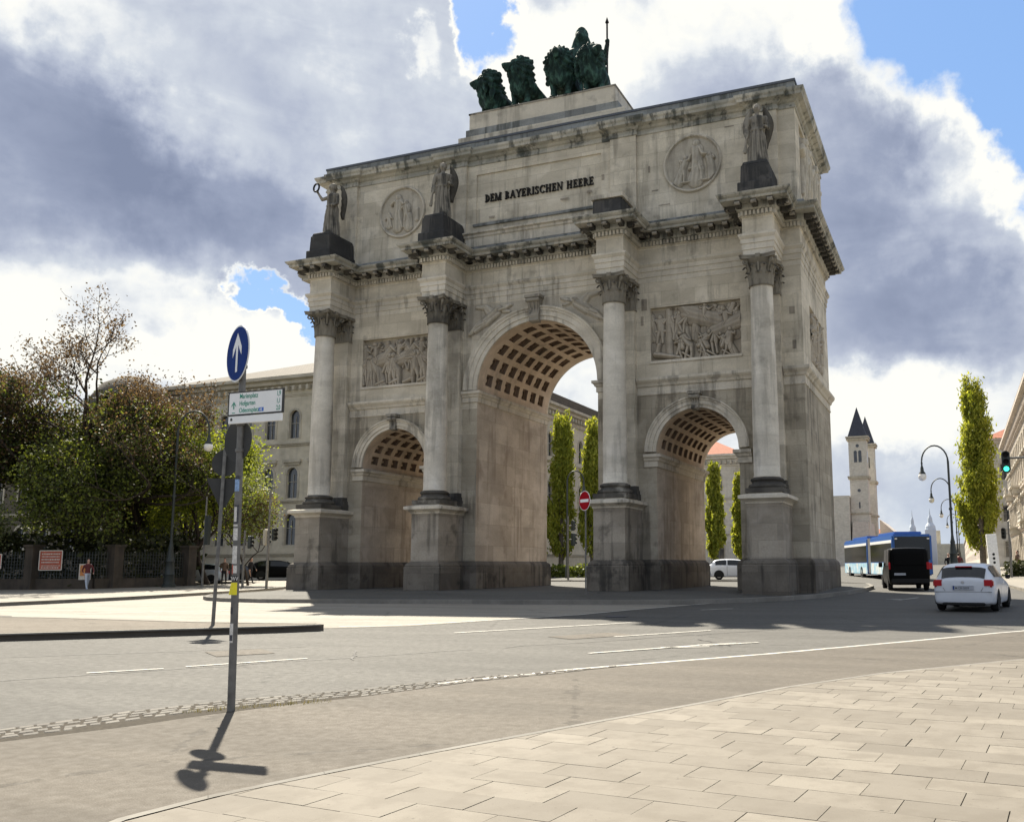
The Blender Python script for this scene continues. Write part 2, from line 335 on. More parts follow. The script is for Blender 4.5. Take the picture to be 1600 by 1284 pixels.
def thing(name, label, cat, loc=(0, 0, 0), rz=0., group=None):
    o = bpy.data.objects.new(name, None); COL.objects.link(o); o.location = loc; o.rotation_euler = (0, 0, rz)
    o.empty_display_size = .3
    return tag(o, label, cat, group)
def copy_tree(o, parent=None):
    c = o.copy(); COL.objects.link(c); c.parent = parent
    for ch in list(o.children): copy_tree(ch, c)
    return c

# organic surfaces: overlapping ellipsoids and tapered limbs fused by voxel remesh into one skin
ICO = None
def ico():
    global ICO
    if ICO is None:
        bm = bmesh.new(); bmesh.ops.create_icosphere(bm, subdivisions=2, radius=1); ICO = ([v.co.copy() for v in bm.verts], [tuple(v.index for v in f.verts) for f in bm.faces]); bm.free()
    return ICO
def organic(name, prims, voxel, mat, parent=None, post=None, smooth=2, matfn=None, loc=None):
    mb = MB(); iv, iff = ico()
    for p in prims:
        if p[0] == 'e':
            c = Vector(p[1]); r = p[2]; rot = Matrix.Rotation(R(p[3][1]), 3, p[3][0]) if len(p) > 3 else Matrix.Identity(3)
            mb.add([c + rot @ Vector((v.x * r[0], v.y * r[1], v.z * r[2])) for v in iv], iff)
        else:
            a, b_ = Vector(p[1]), Vector(p[2]); r1, r2 = p[3], p[4]; d = (b_ - a).normalized()
            pts = [a - d * r1 * .95, a - d * r1 * .6, a, b_, b_ + d * r2 * .6, b_ + d * r2 * .95]
            mb.tube(pts, [r1 * .25, r1 * .8, r1, r2, r2 * .8, r2 * .25], 10)
    o = mb.build(name, mat, parent)
    md = o.modifiers.new('r', 'REMESH'); md.mode = 'VOXEL'; md.voxel_size = voxel
    if smooth: ms_ = o.modifiers.new('s', 'SMOOTH'); ms_.factor = .5; ms_.iterations = smooth
    dg = bpy.context.evaluated_depsgraph_get(); ev = o.evaluated_get(dg)
    me = bpy.data.meshes.new_from_object(ev, depsgraph=dg); o.modifiers.clear(); old = o.data; o.data = me; bpy.data.meshes.remove(old)
    me.materials.clear()
    for mm in (mat if isinstance(mat, (list, tuple)) else [mat]): me.materials.append(M[mm])
    if post:
        nrm = [v.normal.copy() for v in me.vertices]
        for v, n_ in zip(me.vertices, nrm): v.co += n_ * post(v.co, n_)
    if matfn:
        for p in me.polygons: p.material_index = matfn(p.center)
    me.shade_smooth()
    if loc: o.location = loc
    return o

# ------------------------------------------------------------------ terrain: rises gently towards the arch and beyond
def g_raw(y):
    t = (y + 12) / 6.
    return min(.9, .011 * 6 * (math.log1p(math.exp(t)) if t < 40 else t))
def g(y):
    if y >= 120: return g_raw(120)
    if y <= -80: return 0.
    k0 = math.floor(y / 2) * 2; f = (y - k0) / 2
    return g_raw(k0) * (1 - f) + g_raw(k0 + 2) * f
def drape(name, poly, mat, off, kind='structure', parent=None, skirt=0., zfn=None, mats=None):
    bm = bmesh.new(); bm.faces.new([bm.verts.new((x, y, 0)) for x, y in poly])
    ys = [p[1] for p in poly]; k0 = max(-80, math.floor(min(ys) / 2) * 2); k1 = min(120, math.ceil(max(ys) / 2) * 2)
    kk = k0
    while kk <= k1:
        bmesh.ops.bisect_plane(bm, geom=bm.verts[:] + bm.edges[:] + bm.faces[:], plane_co=(0, kk, 0), plane_no=(0, 1, 0)); kk += 2
    if skirt:
        ed = [e for e in bm.edges if len(e.link_faces) == 1]
        r_ = bmesh.ops.extrude_edge_only(bm, edges=ed); low = {v for v in r_['geom'] if isinstance(v, bmesh.types.BMVert)}
    else: low = set()
    for v in bm.verts: v.co.z = (zfn or g)(v.co.y) + off - (skirt if v in low else 0)
    bmesh.ops.recalc_face_normals(bm, faces=bm.faces)
    me = bpy.data.meshes.new(name); bm.to_mesh(me); bm.free()
    if me.polygons and sum(p.normal.z * p.area for p in me.polygons) < 0: me.flip_normals()
    me.materials.append(M[mat]); o = bpy.data.objects.new(name, me); COL.objects.link(o)
    if parent: o.parent = parent
    if kind: o['kind'] = kind
    return o
def ribbon(pts, w_):
    """polygon of a strip of width w_ around a polyline"""
    L, Rr = [], []
    for i, p in enumerate(pts):
        p = Vector(p); a = Vector(pts[max(0, i - 1)]); c = Vector(pts[min(len(pts) - 1, i + 1)]); d = (c - a).normalized(); n_ = Vector((-d.y, d.x)) * w_ / 2
        L.append(tuple(p + n_)); Rr.append(tuple(p - n_))
    return L + Rr[::-1]
# ------------------------------------------------------------------ ground, roads, pavements
def asphalt(name, base, speck, rough=.78, spec=.22, patch=.25):
    mt, k, b = mat_base(name, rough, spec); co = objco(k)
    fine = k.noise(co, 85., 3, .7); mid = k.noise(co, 9., 6, .65); big = k.noise(k.node('ShaderNodeMapping', {0: co, 2: (0, 0, R(-57)), 3: (.18, .9, 1)}).outputs[0], 1., 4, .55)
    c = k.ramp(fine.outputs[0], [(.30, tuple(x * .55 for x in base)), (.48, base), (.60, base), (.74, speck)])
    c = k.mix(k.mapr(mid.outputs[0], .35, .7, 0, patch), c, tuple(x * .6 for x in base))
    c = k.mix(k.mapr(big.outputs[0], .40, .58, 0, .62, True), c, tuple(x * .70 for x in base))
    vc = k.node('ShaderNodeTexVoronoi', {0: k.node('ShaderNodeMapping', {0: co, 3: (.16, .16, .16)}).outputs[0], 'Scale': 1.}, feature='DISTANCE_TO_EDGE')
    wob = k.noise(co, 2.2, 5, .7)
    cr = k.mapr(k.math('ADD', vc.outputs[0], k.math('MULTIPLY', k.math('SUBTRACT', wob.outputs[0], .5), .10)), .0, .0022, .45, 0)
    c = k.mix(cr, c, tuple(x * .35 for x in base))
    k.l.new(c, b.inputs['Base Color'])
    k.l.new(k.mapr(mid.outputs[0], .3, .7, rough - .08, rough + .1), b.inputs['Roughness'])
    bump(k, b, k.math('ADD', fine.outputs[0], mid.outputs[0]), .5, .012); M[name] = mt
asphalt('asphalt', (.097, .093, .084), (.22, .21, .19))
asphalt('asphalt_pale', (.27, .248, .21), (.36, .335, .29), patch=.2)
asphalt('asphalt_bike', (.112, .098, .08), (.30, .275, .235), rough=.8, patch=.22)
asphalt('gravelly', (.15, .13, .105), (.28, .25, .21), rough=.85, patch=.4)
asphalt('island_paving', (.10, .097, .088), (.16, .15, .135), rough=.8)
M['kerb'] = stone('granite_kerb', (.25, .235, .205), (.19, .18, .16), bricks=True, bw=1.1, bh=5, stain=.4, streak=.1)
M['marking'] = simple('white_road_marking', (.42, .405, .365), .6, .4, 0, .25, 5)
M['dirt'] = simple('park_soil', (.07, .06, .04), .95, .2, 0, .5, .7)
M['far_ground'] = simple('far_ground', (.12, .125, .09), .95, .2, 0, .3, .05)
mt, k, b = mat_base('paving_slab_concrete', .78, .25); co = objco(k)
gi = k.node('ShaderNodeNewGeometry'); f1 = k.noise(co, 120, 3, .7); f2 = k.noise(co, 3.5, 5, .6)
c = k.ramp(gi.outputs['Random Per Island'], [(0, (.150, .134, .110)), (.35, (.176, .158, .130)), (.7, (.188, .169, .139)), (1, (.215, .194, .160))])
c = k.mix(k.mapr(f1.outputs[0], .35, .75, 0, .30), c, (.105, .09, .07)); c = k.mix(k.mapr(f2.outputs[0], .42, .66, 0, .5, True), c, (.12, .104, .082)); c = k.mix(k.mapr(k.noise(co, .7, 5, .65).outputs[0], .50, .64, 0, .4, True), c, (.125, .11, .088))
c = k.mix(k.mapr(k.noise(co, 26, 2, .5).outputs[0], .70, .74, 0, .6), c, (.10, .085, .07))
vo = k.node('ShaderNodeTexVoronoi', {0: co, 'Scale': 3.1, 'Randomness': 1.}); sel = k.node('ShaderNodeSeparateColor', {0: vo.outputs['Color']}).outputs[0]
gum = k.math('MULTIPLY', k.mapr(vo.outputs['Distance'], .035, .055, .75, 0), k.mapr(sel, .55, .60, 0, 1)); c = k.mix(gum, c, (.055, .048, .04))
k.l.new(c, b.inputs['Base Color']); bump(k, b, f1.outputs[0], .35, .004); M['slab'] = mt
mt, k, b = mat_base('granite_setts', .75, .35); co = objco(k)
gi = k.node('ShaderNodeNewGeometry'); f1 = k.noise(co, 60, 4, .7)
c = k.mix(k.mapr(f1.outputs[0], .35, .7, 0, .5), k.ramp(gi.outputs['Random Per Island'], [(0, (.055, .049, .04)), (.6, (.085, .077, .064)), (1, (.14, .128, .108))]), (.08, .07, .055))
k.l.new(c, b.inputs['Base Color']); bump(k, b, f1.outputs[0], .5, .01); M['sett'] = mt
M['joint'] = simple('joint_sand', (.045, .038, .028), .95, .2, 0, .3, 30)

far = MB().box(-3000, 3000, -600, 3000, -1.2, .80); fo = far.build('ground', 'far_ground'); fo['kind'] = 'structure'
for v in fo.data.vertices:                                     # the sheet dips under the street near the camera
    pass
fo.data = fo.data.copy()
bm = bmesh.new()
rows = [-600, -80] + list(range(-78, 122, 2)) + [3000]
grid = [[bm.verts.new((x, y, g(y) - .05)) for x in (-3000, -60, 60, 3000)] for y in rows]
for a_, b_ in zip(grid, grid[1:]):
    for i in range(3): bm.faces.new((a_[i], a_[i + 1], b_[i + 1], b_[i]))
me = bpy.data.meshes.new('ground'); bm.to_mesh(me); bm.free(); me.materials.append(M['far_ground']); fo.data = me
drape('road', [(-60, -80), (60, -80), (60, 1500), (-60, 1500)], 'asphalt', 0)
drape('road_glare_lane', [(-19, -14), (-11.5, -14.6), (-9, -16.4), (2.2, -16.6), (2.9, -16.16), (3.87, -15.32), (5.34, -11.76), (6.17, -10.02), (6.83, -7.07), (7.9, -3.5), (3, -3.3), (-16, -1), (-17.2, 6), (-18.5, 16), (-22, 24), (-25, 24), (-20.6, 7), (-18, -4)], 'asphalt_pale', .006)  # sun glare on this lane is painted in as paler asphalt
KERB_L = [(-18.9, -60), (-18.9, -9.8), (-18.75, -7), (-18.65, -4), (-19.0, .1), (-19.5, 5), (-20.9, 8.7), (-23.5, 14), (-25, 22), (-25, 30), (-24, 60), (-24, 300)]
sw = drape('sidewalk', KERB_L + [(-70, 300), (-70, -60)], 'asphalt_pale', .14, skirt=.18)
drape('sidewalk_kerb', ribbon([(x - .08, y) for x, y in KERB_L], .18), 'kerb', .150, skirt=.02)
drape('park_soil', [(-39.5, -6), (-37.4, 3.6), (-32.4, 5.2), (-30.6, 11), (-31, 18), (-60, 30), (-69, 28), (-69, -6)], 'dirt', .16)
drape('sidewalk', [(20.5, -6), (19.9, 6), (18.9, 20), (18.0, 40), (18.0, 300), (70, 300), (70, -30), (24, -30), (21.5, -14)], 'asphalt_pale', .12, skirt=.15)
drape('sidewalk_kerb', ribbon([(21.4, -13), (20.6, -6), (20.0, 6), (19.0, 20), (18.1, 40), (18.1, 300)], .16), 'kerb', .128)
MED = [(2.75, -17.25), (2.0, -18.1), (-2.07, -21.66), (-22, -38.8), (-40, -38), (-30, -19), (-14, -17.2), (-8.8, -16.9), (-6.3, -16.9), (-3.67, -17.1), (-1.07, -17.3), (1.09, -17.2), (2.4, -17.0)]
drape('traffic_island', MED, 'gravelly', .15, skirt=.2)
drape('traffic_island_kerb', ribbon([(-21.9, -38.8), (-2.0, -21.6), (2.05, -18.05), (2.68, -17.3)], .2), 'kerb', .158, skirt=.03)
drape('traffic_island_kerb', ribbon([(-14, -17.28), (-8.8, -16.98), (-6.3, -16.98), (-3.67, -17.18), (-1.07, -17.38), (1.09, -17.28), (2.4, -17.08)], .14), 'kerb', .158)
# island the arch stands on
ISL = [(-16.4, -1.4), (-15.2, -3.0), (-14.0, -4.0), (-12.4, -4.75), (-10, -5.2), (-7.2, -5.0), (-4.2, -4.87), (-1.6, -4.5), (1.15, -4.4), (3.56, -4.0), (6, -3.6), (7.4, -3.1), (8.6, -2.4), (9.6, -1.3), (10.6, .2), (11.6, 2.5), (12.3, 5.75), (12.7, 9.4), (12.8, 13), (12.2, 17), (9, 21), (0, 23), (-10, 23), (-15, 20), (-17, 12), (-17, 3)]
mb = MB(); cI = Vector((-1.7, 8)); n_ = len(ISL); rings = []
for t_, zz in ((0, None), (.9, None), (3.4, .45)):
    ring = []
    for x, y in ISL:
        d = (cI - Vector((x, y))); q = Vector((x, y)) + d.normalized() * t_
        z_ = zz if zz is not None else g(y) + .145 + t_ * .03
        ring.append((q.x, q.y, min(z_, .47)))
    rings.append(ring)
mb.add([(x, y, g(y) - .1) for x, y in ISL] + rings[0] + rings[1] + rings[2], [(j * n_ + i, j * n_ + (i + 1) % n_, (j + 1) * n_ + (i + 1) % n_, (j + 1) * n_ + i) for j in (1, 2) for i in range(n_)] + [tuple(3 * n_ + i for i in range(n_))])
io = mb.build('island_pavement', 'island_paving'); io['kind'] = 'structure'
mb = MB(); inn = [tuple(Vector(p) + (cI - Vector(p)).normalized() * .2) for p in ISL]
mb.add([(x, y, g(y) - .06) for x, y in ISL] + [(x, y, g(y) + .162) for x, y in ISL] + [(x, y, g(p[1]) + .166) for (x, y), p in zip(inn, ISL)] + [(x, y, g(p[1]) + .10) for (x, y), p in zip(inn, ISL)],
       [(j * n_ + i, j * n_ + (i + 1) % n_, (j + 1) * n_ + (i + 1) % n_, (j + 1) * n_ + i) for j in (0, 1, 2) for i in range(n_)])
ko = mb.build('island_kerb', 'kerb'); ko['kind'] = 'structure'
# white markings: one sheet
mk = []
for pts, w_ in [([(5.77, -24.30), (6.74, -22.7)], .07), ([(5.03, -25.4), (5.65, -24.61)], .07), ([(3.4, -28.0), (4.2, -26.8)], .07), ([(6.19, -17.06), (8.88, -12.79)], .12), ([(10.06, -17.08), (11.54, -14.8)], .10),
                ([(10.89, -20.53), (12.36, -18.42), (13.22, -17.6)], .11), ([(11.75, -19.15), (12.2, -18.9), (12.55, -18.75)], .13), ([(12.3, -18.5), (12.9, -17.9)], .24),
                ([(2.24, -16.0), (2.93, -15.9), (3.87, -14.6), (5.34, -11.76), (6.17, -10.02), (6.83, -7.07), (7.89, -3.56), (9.0, -.9)], .13), ([(9.07, -6.6), (9.9, -5.67)], .12),
                ([(14.2, 1.9), (14.7, 1.2), (15.3, 3.5)], .12), ([(-10.5, -13.2), (-5, -8.6), (-3.7, -7.2)], .12),
                ([(10.55, -24.85), (10.63, -24.7), (11.08, -23.77), (11.62, -22.79), (12.28, -21.87), (13.02, -20.86), (13.83, -19.75), (14.71, -18.4), (15.71, -16.88), (16.84, -15.16), (17.62, -13.9), (18.14, -13.2), (19.5, -10), (20.2, -6)], .115)]:
    mk.append(drape('road_marking', ribbon(pts, w_), 'marking', .012))
M['tar'] = simple('tar_seam', (.028, .027, .025), .6, .3, 0, .3, 20)
rs = random.Random(17)
for (x0, y0, x1, y1) in [(4.0, -27.4, 8.6, -20.4), (8.9, -20.0, 13.6, -13.2), (1.0, -24.6, 5.2, -20.9), (6.6, -21.2, 7.6, -22.6), (11.9, -17.2, 12.9, -18.4)]:
    n = 14; pts = [(x0 + (x1 - x0) * i / n + rs.gauss(0, .035), y0 + (y1 - y0) * i / n + rs.gauss(0, .035)) for i in range(n + 1)]
    drape('road_tar_seam', ribbon(pts, .035), 'tar', .009)
for c4 in ([(5.0, -22.9), (5.55, -22.1), (4.7, -21.5), (4.15, -22.3)], [(9.4, -17.9), (10.3, -16.5), (9.55, -16.0), (8.65, -17.4)]):
    drape('road_patch', c4, 'asphalt_bike', .0075)
# bike lane, setts, slabs
SB = [(6.2, -34.5), (8.96, -29.79), (9.0, -29.48), (9.2, -29.03), (9.42, -28.53), (9.57, -27.9), (9.72, -27.49), (9.98, -26.83), (10.33, -26.19), (10.6, -25.42), (10.91, -24.54), (11.52, -23.47), (12.06, -22.39), (13.02, -20.86), (13.83, -19.75), (14.71, -18.4), (15.71, -16.88), (16.84, -15.16), (17.62, -13.9), (18.14, -13.2), (19.5, -10)]
PE = [(11.7, -37), (12.1, -32.5), (12.2, -31.18), (12.15, -30.97), (12.24, -30.36), (12.46, -29.68), (12.74, -28.9), (13.11, -27.99), (13.57, -26.89), (14.14, -25.57), (14.87, -23.83), (15.86, -22.0), (16.84, -20.71), (17.9, -19.3), (20.5, -16), (24, -12.5)]
drape('bike_lane', SB + [(22, -8)] + PE[::-1] + [(5, -37)], 'asphalt_bike', .009)
pk = drape('paving_bed', PE + [(40, -12.5), (40, -45), (11.5, -45)], 'joint', .010)
drape('paving_edge_strip', ribbon(PE, .075), 'kerb', .018)
# slabs .60 x .35 laid in running bond
def inside_pave(x, y):
    for a_, b_ in zip(PE, PE[1:]):
        if a_[1] <= y < b_[1]: return x > a_[0] + (b_[0] - a_[0]) * (y - a_[1]) / (b_[1] - a_[1]) + .05
    return False
rs = random.Random(4); bm = bmesh.new(); ang = R(-6.); ca, sa = math.cos(ang), math.sin(ang); ox, oy = 15.26, -29.17
for j in range(-14, 46):
    shift = [0, .31, .05, .40, .22][j % 5] + rs.uniform(-.02, .02)
    for i in range(-12, 18):
        L_ = .616; x0 = i * L_ + shift; y0 = j * .354
        gpx = .0018 + rs.random() ** 2 * .0035; gpy = .0008 + rs.random() ** 3 * .003
        cs = [(x0 + gpx, y0 + gpy), (x0 + L_ - gpx, y0 + gpy), (x0 + L_ - gpx, y0 + .354 - gpy), (x0 + gpx, y0 + .354 - gpy)]
        W_ = [(ox + u * ca - v * sa, oy + u * sa + v * ca) for u, v in cs]
        ins = [inside_pave(*q) for q in W_]
        if not any(ins): continue
        q0 = W_
        if not all(ins):                                      # clip against the curved edge
            out = []
            for a_, b_ in zip(W_, W_[1:] + W_[:1]):
                if inside_pave(*a_): out.append(a_)
                if inside_pave(*a_) != inside_pave(*b_):
                    lo, hi = Vector(a_), Vector(b_)
                    ia = inside_pave(*lo)
                    for _ in range(12):
                        md = (lo + hi) / 2
                        if inside_pave(*md) == ia: lo = md
                        else: hi = md
                    out.append(tuple(lo))
            q0 = out
        if len(q0) < 3: continue
        tilt = (rs.uniform(-.0035, .0035), rs.uniform(-.0035, .0035)); dz = rs.uniform(-.0012, .0012); cx_ = sum(q[0] for q in q0) / len(q0); cy_ = sum(q[1] for q in q0) / len(q0)
        def zz(x, y): return g(y) + .0165 + dz + (x - cx_) * tilt[0] + (y - cy_) * tilt[1]
        top = [bm.verts.new((x, y, zz(x, y))) for x, y in q0]; bot = [bm.verts.new((x, y, zz(x, y) - .02)) for x, y in q0]
        try:
            bm.faces.new(top)
            for a_ in range(len(top)): bm.faces.new((top[a_], bot[a_], bot[(a_ + 1) % len(top)], top[(a_ + 1) % len(top)]))
        except ValueError: pass
bmesh.ops.recalc_face_normals(bm, faces=bm.faces)
me = bpy.data.meshes.new('paving'); bm.to_mesh(me); bm.free(); me.materials.append(M['slab'])
po = bpy.data.objects.new('paving', me); COL.objects.link(po); po['kind'] = 'structure'
# strip of granite setts
ST = [(8.1, -31.0), (8.36, -29.38), (8.40, -29.04), (8.53, -28.5), (8.66, -27.84), (8.89, -27.24), (9.08, -26.83), (9.47, -26.26), (9.92, -25.64), (10.26, -24.89), (10.66, -24.06), (11.36, -23.2), (11.97, -22.3)]
S2 = [(8.75, -31.1), (8.96, -29.79), (9.0, -29.48), (9.2, -29.03), (9.42, -28.53), (9.57, -27.9), (9.72, -27.49), (9.98, -26.83), (10.33, -26.19), (10.6, -25.42), (10.91, -24.54), (11.52, -23.47), (12.03, -22.45)]
drape('setts_bed', ST + S2[::-1], 'joint', .010)
mb = MB(); rs = random.Random(7)
def lerp2(P_, t_):
    i = min(int(t_), len(P_) - 2); f = t_ - i; return Vector(P_[i]).lerp(Vector(P_[i + 1]), f)
for row in range(4):
    t_ = rs.random() * .1
    while t_ < len(ST) - 1.05:
        segl = (lerp2(ST, min(t_ + .05, 11.99)) - lerp2(ST, t_)).length / .05; dt = (.10 + rs.random() * .11) / max(segl, .1)
        a0, a1, b0, b1 = lerp2(ST, t_), lerp2(ST, t_ + dt), lerp2(S2, t_), lerp2(S2, t_ + dt)
        nr = max(1, round((a0 - b0).length / .155))
        if row < nr:
            f0, f1 = row / nr, (row + 1) / nr; h = .007 + rs.random() * .006; e_ = .07; c0 = None; qs = []
            for (u, v) in ((e_, 0), (1 - e_, 0), (1 - e_, 1), (e_, 1)):
                u += rs.uniform(-.06, .06); v = f0 + (f1 - f0) * (.10 + .8 * v + rs.uniform(-.06, .06)); A_ = a0.lerp(a1, u); B_ = b0.lerp(b1, u + (v - .5) * .0); qs.append(A_.lerp(B_, v))
            if all(q_.y < -22.2 for q_ in qs):
                c0 = sum(qs, Vector((0, 0))) / 4; top = [c0 + (q_ - c0) * .80 for q_ in qs]; tl = rs.uniform(-.002, .002)
                mb.add([(q_.x, q_.y, g(q_.y) + .004) for q_ in qs] + [(q_.x, q_.y, g(q_.y) + h - .004) for q_ in qs] + [(q_.x, q_.y, g(q_.y) + .006 + h + tl * (i_ % 2)) for i_, q_ in enumerate(top)],
                       [(0, 1, 5, 4), (1, 2, 6, 5), (2, 3, 7, 6), (3, 0, 4, 7), (4, 5, 9, 8), (5, 6, 10, 9), (6, 7, 11, 10), (7, 4, 8, 11), (8, 9, 10, 11)])
        t_ += dt
so = mb.build('setts_path', 'sett', smooth=False); so['kind'] = 'structure'
mb = MB().lathe([(0.001, .0), (.33, .0), (.33, .012), (.0, .012)], 24); mh = mb.build('manhole_cover', 'sticker_dark', loc=(7.6, -10.4, g(-10.4) + .004)); tag(mh, 'dark round manhole cover in the roadway before the arch', 'manhole cover')
# tufts of weed at the foot of the sign post
mb = MB(); rs = random.Random(3)
for _ in range(260):
    t_ = rs.random(); x = 9.25 + t_ * .95 + rs.gauss(0, .05); y = -27.75 + t_ * 1.15 + rs.gauss(0, .05); h = rs.uniform(.02, .06); a_ = rs.uniform(0, 6.28); l_ = rs.uniform(.01, .04)
    dx, dy = math.cos(a_), math.sin(a_)
    mb.add([(x - dy * .004, y + dx * .004, .01), (x + dy * .004, y - dx * .004, .01), (x + dx * l_, y + dy * l_, .01 + h)], [(0, 1, 2)])
M['weed'] = leafmat('dry_weeds', (.16, .15, .05), (.33, .27, .13), .2)
wd_ = mb.build('weeds', 'weed'); tag(wd_, 'dry weeds growing between the setts around the foot of the sign post', 'weeds', kind='stuff')

# ------------------------------------------------------------------ the triumphal arch (local frame, scaled at its root)
ARCH = thing('triumphal_arch', 'grey limestone triumphal arch with three openings, four front columns and a bronze inscription', 'triumphal arch', (-1.6918, 3.522, .4495))
ARCH.scale = (1.1, 1.1, 1.1)
AW, AD, CA, CB = 11.65, 7.45, 10.32, 4.19
OPEN = [(-7.24, 1.73, 5.60), (0., 2.92, 8.83), (7.24, 1.73, 5.60)]
ZT = 12.83
def strips(breaks, z0, z1, arches, holes):
    """list of quads (u0,u1,za0,za1,zb0,zb1) of a wall pierced by round arches and rectangular holes"""
    bs = set(breaks)
    for (c_, r_, zs) in arches:
        for i in range(33): bs.add(round(c_ - r_ * math.cos(math.pi * i / 32), 5))
    for (u0, u1, a, b_) in holes: bs |= {u0, u1}
    bs = sorted(bs); out = []
    for u0, u1 in zip(bs, bs[1:]):
        if u1 - u0 < 1e-5: continue
        um = (u0 + u1) / 2; lo = (z0, z0)
        for (c_, r_, zs) in arches:
            if abs(um - c_) < r_: lo = tuple(zs + math.sqrt(max(0, r_ * r_ - (u - c_) ** 2)) for u in (u0, u1))
        if min(lo) >= z1: continue
        cuts = sorted((a, b_) for (h0, h1, a, b_) in holes if h0 - 1e-6 <= u0 and u1 <= h1 + 1e-6)
        cur = lo
        for a, b_ in cuts: out.append((u0, u1, cur[0], cur[1], a, a)); cur = (b_, b_)
        out.append((u0, u1, cur[0], cur[1], z1, z1))
    return out
def wall_face(mb, mp, breaks, z0, z1, arches=(), holes=(), depth=.2, flip=False):
    for (u0, u1, a0, a1, b0, b1) in strips(breaks, z0, z1, arches, holes):
        q = [mp(u0, a0, 0), mp(u1, a1, 0), mp(u1, b1, 0), mp(u0, b0, 0)]
        mb.quad(*(q[::-1] if flip else q))
    for (h0, h1, a, b_) in holes:
        c4 = [(h0, a), (h1, a), (h1, b_), (h0, b_)]
        for (p, q) in zip(c4, c4[1:] + c4[:1]):
            qq = [mp(*p, 0), mp(*q, 0), mp(*q, depth), mp(*p, depth)]; mb.quad(*(qq[::-1] if flip else qq))
        qq = [mp(*p, depth) for p in c4]; mb.quad(*(qq[::-1] if flip else qq))
mb = MB()
PAN = [(-9.17, -5.32, 9.34, 11.72), (5.32, 9.17, 9.34, 11.72)]
wall_face(mb, lambda u, z, d: (u, d, z), [-AW, AW], -.6, 8.0, [OPEN[0], OPEN[2], (0., 2.92, 8.83)], [], .22); wall_face(mb, lambda u, z, d: (u, d, z), [-AW, AW, -2.92, 2.92], 8.0, ZT, [OPEN[1]], PAN, .22)
wall_face(mb, lambda u, z, d: (u, AD - d, z), [-AW, AW], -.6, ZT, OPEN, [], .2, True)
wall_face(mb, lambda u, z, d: (AW - d, u, z), [0, AD], -.6, 8.0, [], [], .22); wall_face(mb, lambda u, z, d: (AW - d, u, z), [0, AD], 8.0, ZT, [], [(2.0, 5.45, 9.3, 11.7)], .22)
wall_face(mb, lambda u, z, d: (-AW + d, u, z), [0, AD], -.6, ZT, [], [(2.0, 5.45, 9.3, 11.7)], .22, True)
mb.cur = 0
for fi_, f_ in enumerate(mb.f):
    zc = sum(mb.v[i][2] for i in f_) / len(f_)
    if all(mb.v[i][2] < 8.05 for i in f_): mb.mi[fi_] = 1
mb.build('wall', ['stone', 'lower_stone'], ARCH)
# passages with coffered vaults
def passage(c_, r_, zs, nth, ny, edge):
    for s_ in (-1, 1): MB().quad(*[(c_ + s_ * r_, y, z) for y, z in ((0, -.6), (AD, -.6), (AD, zs), (0, zs))][::(1 if s_ < 0 else -1)]).build('passage_wall', 'warm', ARCH)
    mv = MB()
    def Pt(th, y, d): return (c_ - (r_ + d) * math.cos(th), y, zs + (r_ + d) * math.sin(th))
    def patch(t0, t1, y0, y1, d, k_=3):
        for i in range(k_):
            a, b_ = t0 + (t1 - t0) * i / k_, t0 + (t1 - t0) * (i + 1) / k_
            mv.quad(Pt(a, y0, d), Pt(a, y1, d), Pt(b_, y1, d), Pt(b_, y0, d))
    def wallr(t0, t1, y0, y1, d0, d1, k_=3):
        for y in (y0, y1):
            for i in range(k_):
                a, b_ = t0 + (t1 - t0) * i / k_, t0 + (t1 - t0) * (i + 1) / k_
                mv.quad(Pt(a, y, d0), Pt(b_, y, d0), Pt(b_, y, d1), Pt(a, y, d1))
        for t in (t0, t1): mv.quad(Pt(t, y0, d0), Pt(t, y1, d0), Pt(t, y1, d1), Pt(t, y0, d1))
    def ringp(t0, t1, y0, y1, ti, yi, d):
        patch(t0, t0 + ti, y0, y1, d, 1); patch(t1 - ti, t1, y0, y1, d, 1); patch(t0 + ti, t1 - ti, y0, y0 + yi, d); patch(t0 + ti, t1 - ti, y1 - yi, y1, d)
    th0 = .07; tw = (math.pi - 2 * th0) / nth; yw = (AD - 2 * edge) / ny
    patch(0, math.pi, 0, edge, 0, 40); patch(0, math.pi, AD - edge, AD, 0, 40); patch(0, th0, edge, AD - edge, 0, 1); patch(math.pi - th0, math.pi, edge, AD - edge, 0, 1)
    for i in range(nth):
        for j in range(ny):
            t0, t1, y0, y1 = th0 + i * tw, th0 + (i + 1) * tw, edge + j * yw, edge + (j + 1) * yw
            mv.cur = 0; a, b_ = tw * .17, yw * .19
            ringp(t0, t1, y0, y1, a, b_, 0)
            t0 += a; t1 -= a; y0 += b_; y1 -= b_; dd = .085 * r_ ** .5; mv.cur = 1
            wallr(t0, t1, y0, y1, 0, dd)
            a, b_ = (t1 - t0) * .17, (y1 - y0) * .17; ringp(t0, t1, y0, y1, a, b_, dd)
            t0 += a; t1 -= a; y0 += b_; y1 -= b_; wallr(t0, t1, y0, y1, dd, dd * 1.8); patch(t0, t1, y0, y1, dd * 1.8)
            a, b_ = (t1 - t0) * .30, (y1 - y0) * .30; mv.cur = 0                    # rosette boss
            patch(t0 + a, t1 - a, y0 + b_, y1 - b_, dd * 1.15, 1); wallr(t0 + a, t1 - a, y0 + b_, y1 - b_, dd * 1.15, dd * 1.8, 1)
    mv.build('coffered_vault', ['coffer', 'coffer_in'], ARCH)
passage(*OPEN[0], 9, 8, .45); passage(*OPEN[1], 11, 7, .5); passage(*OPEN[2], 9, 8, .45)
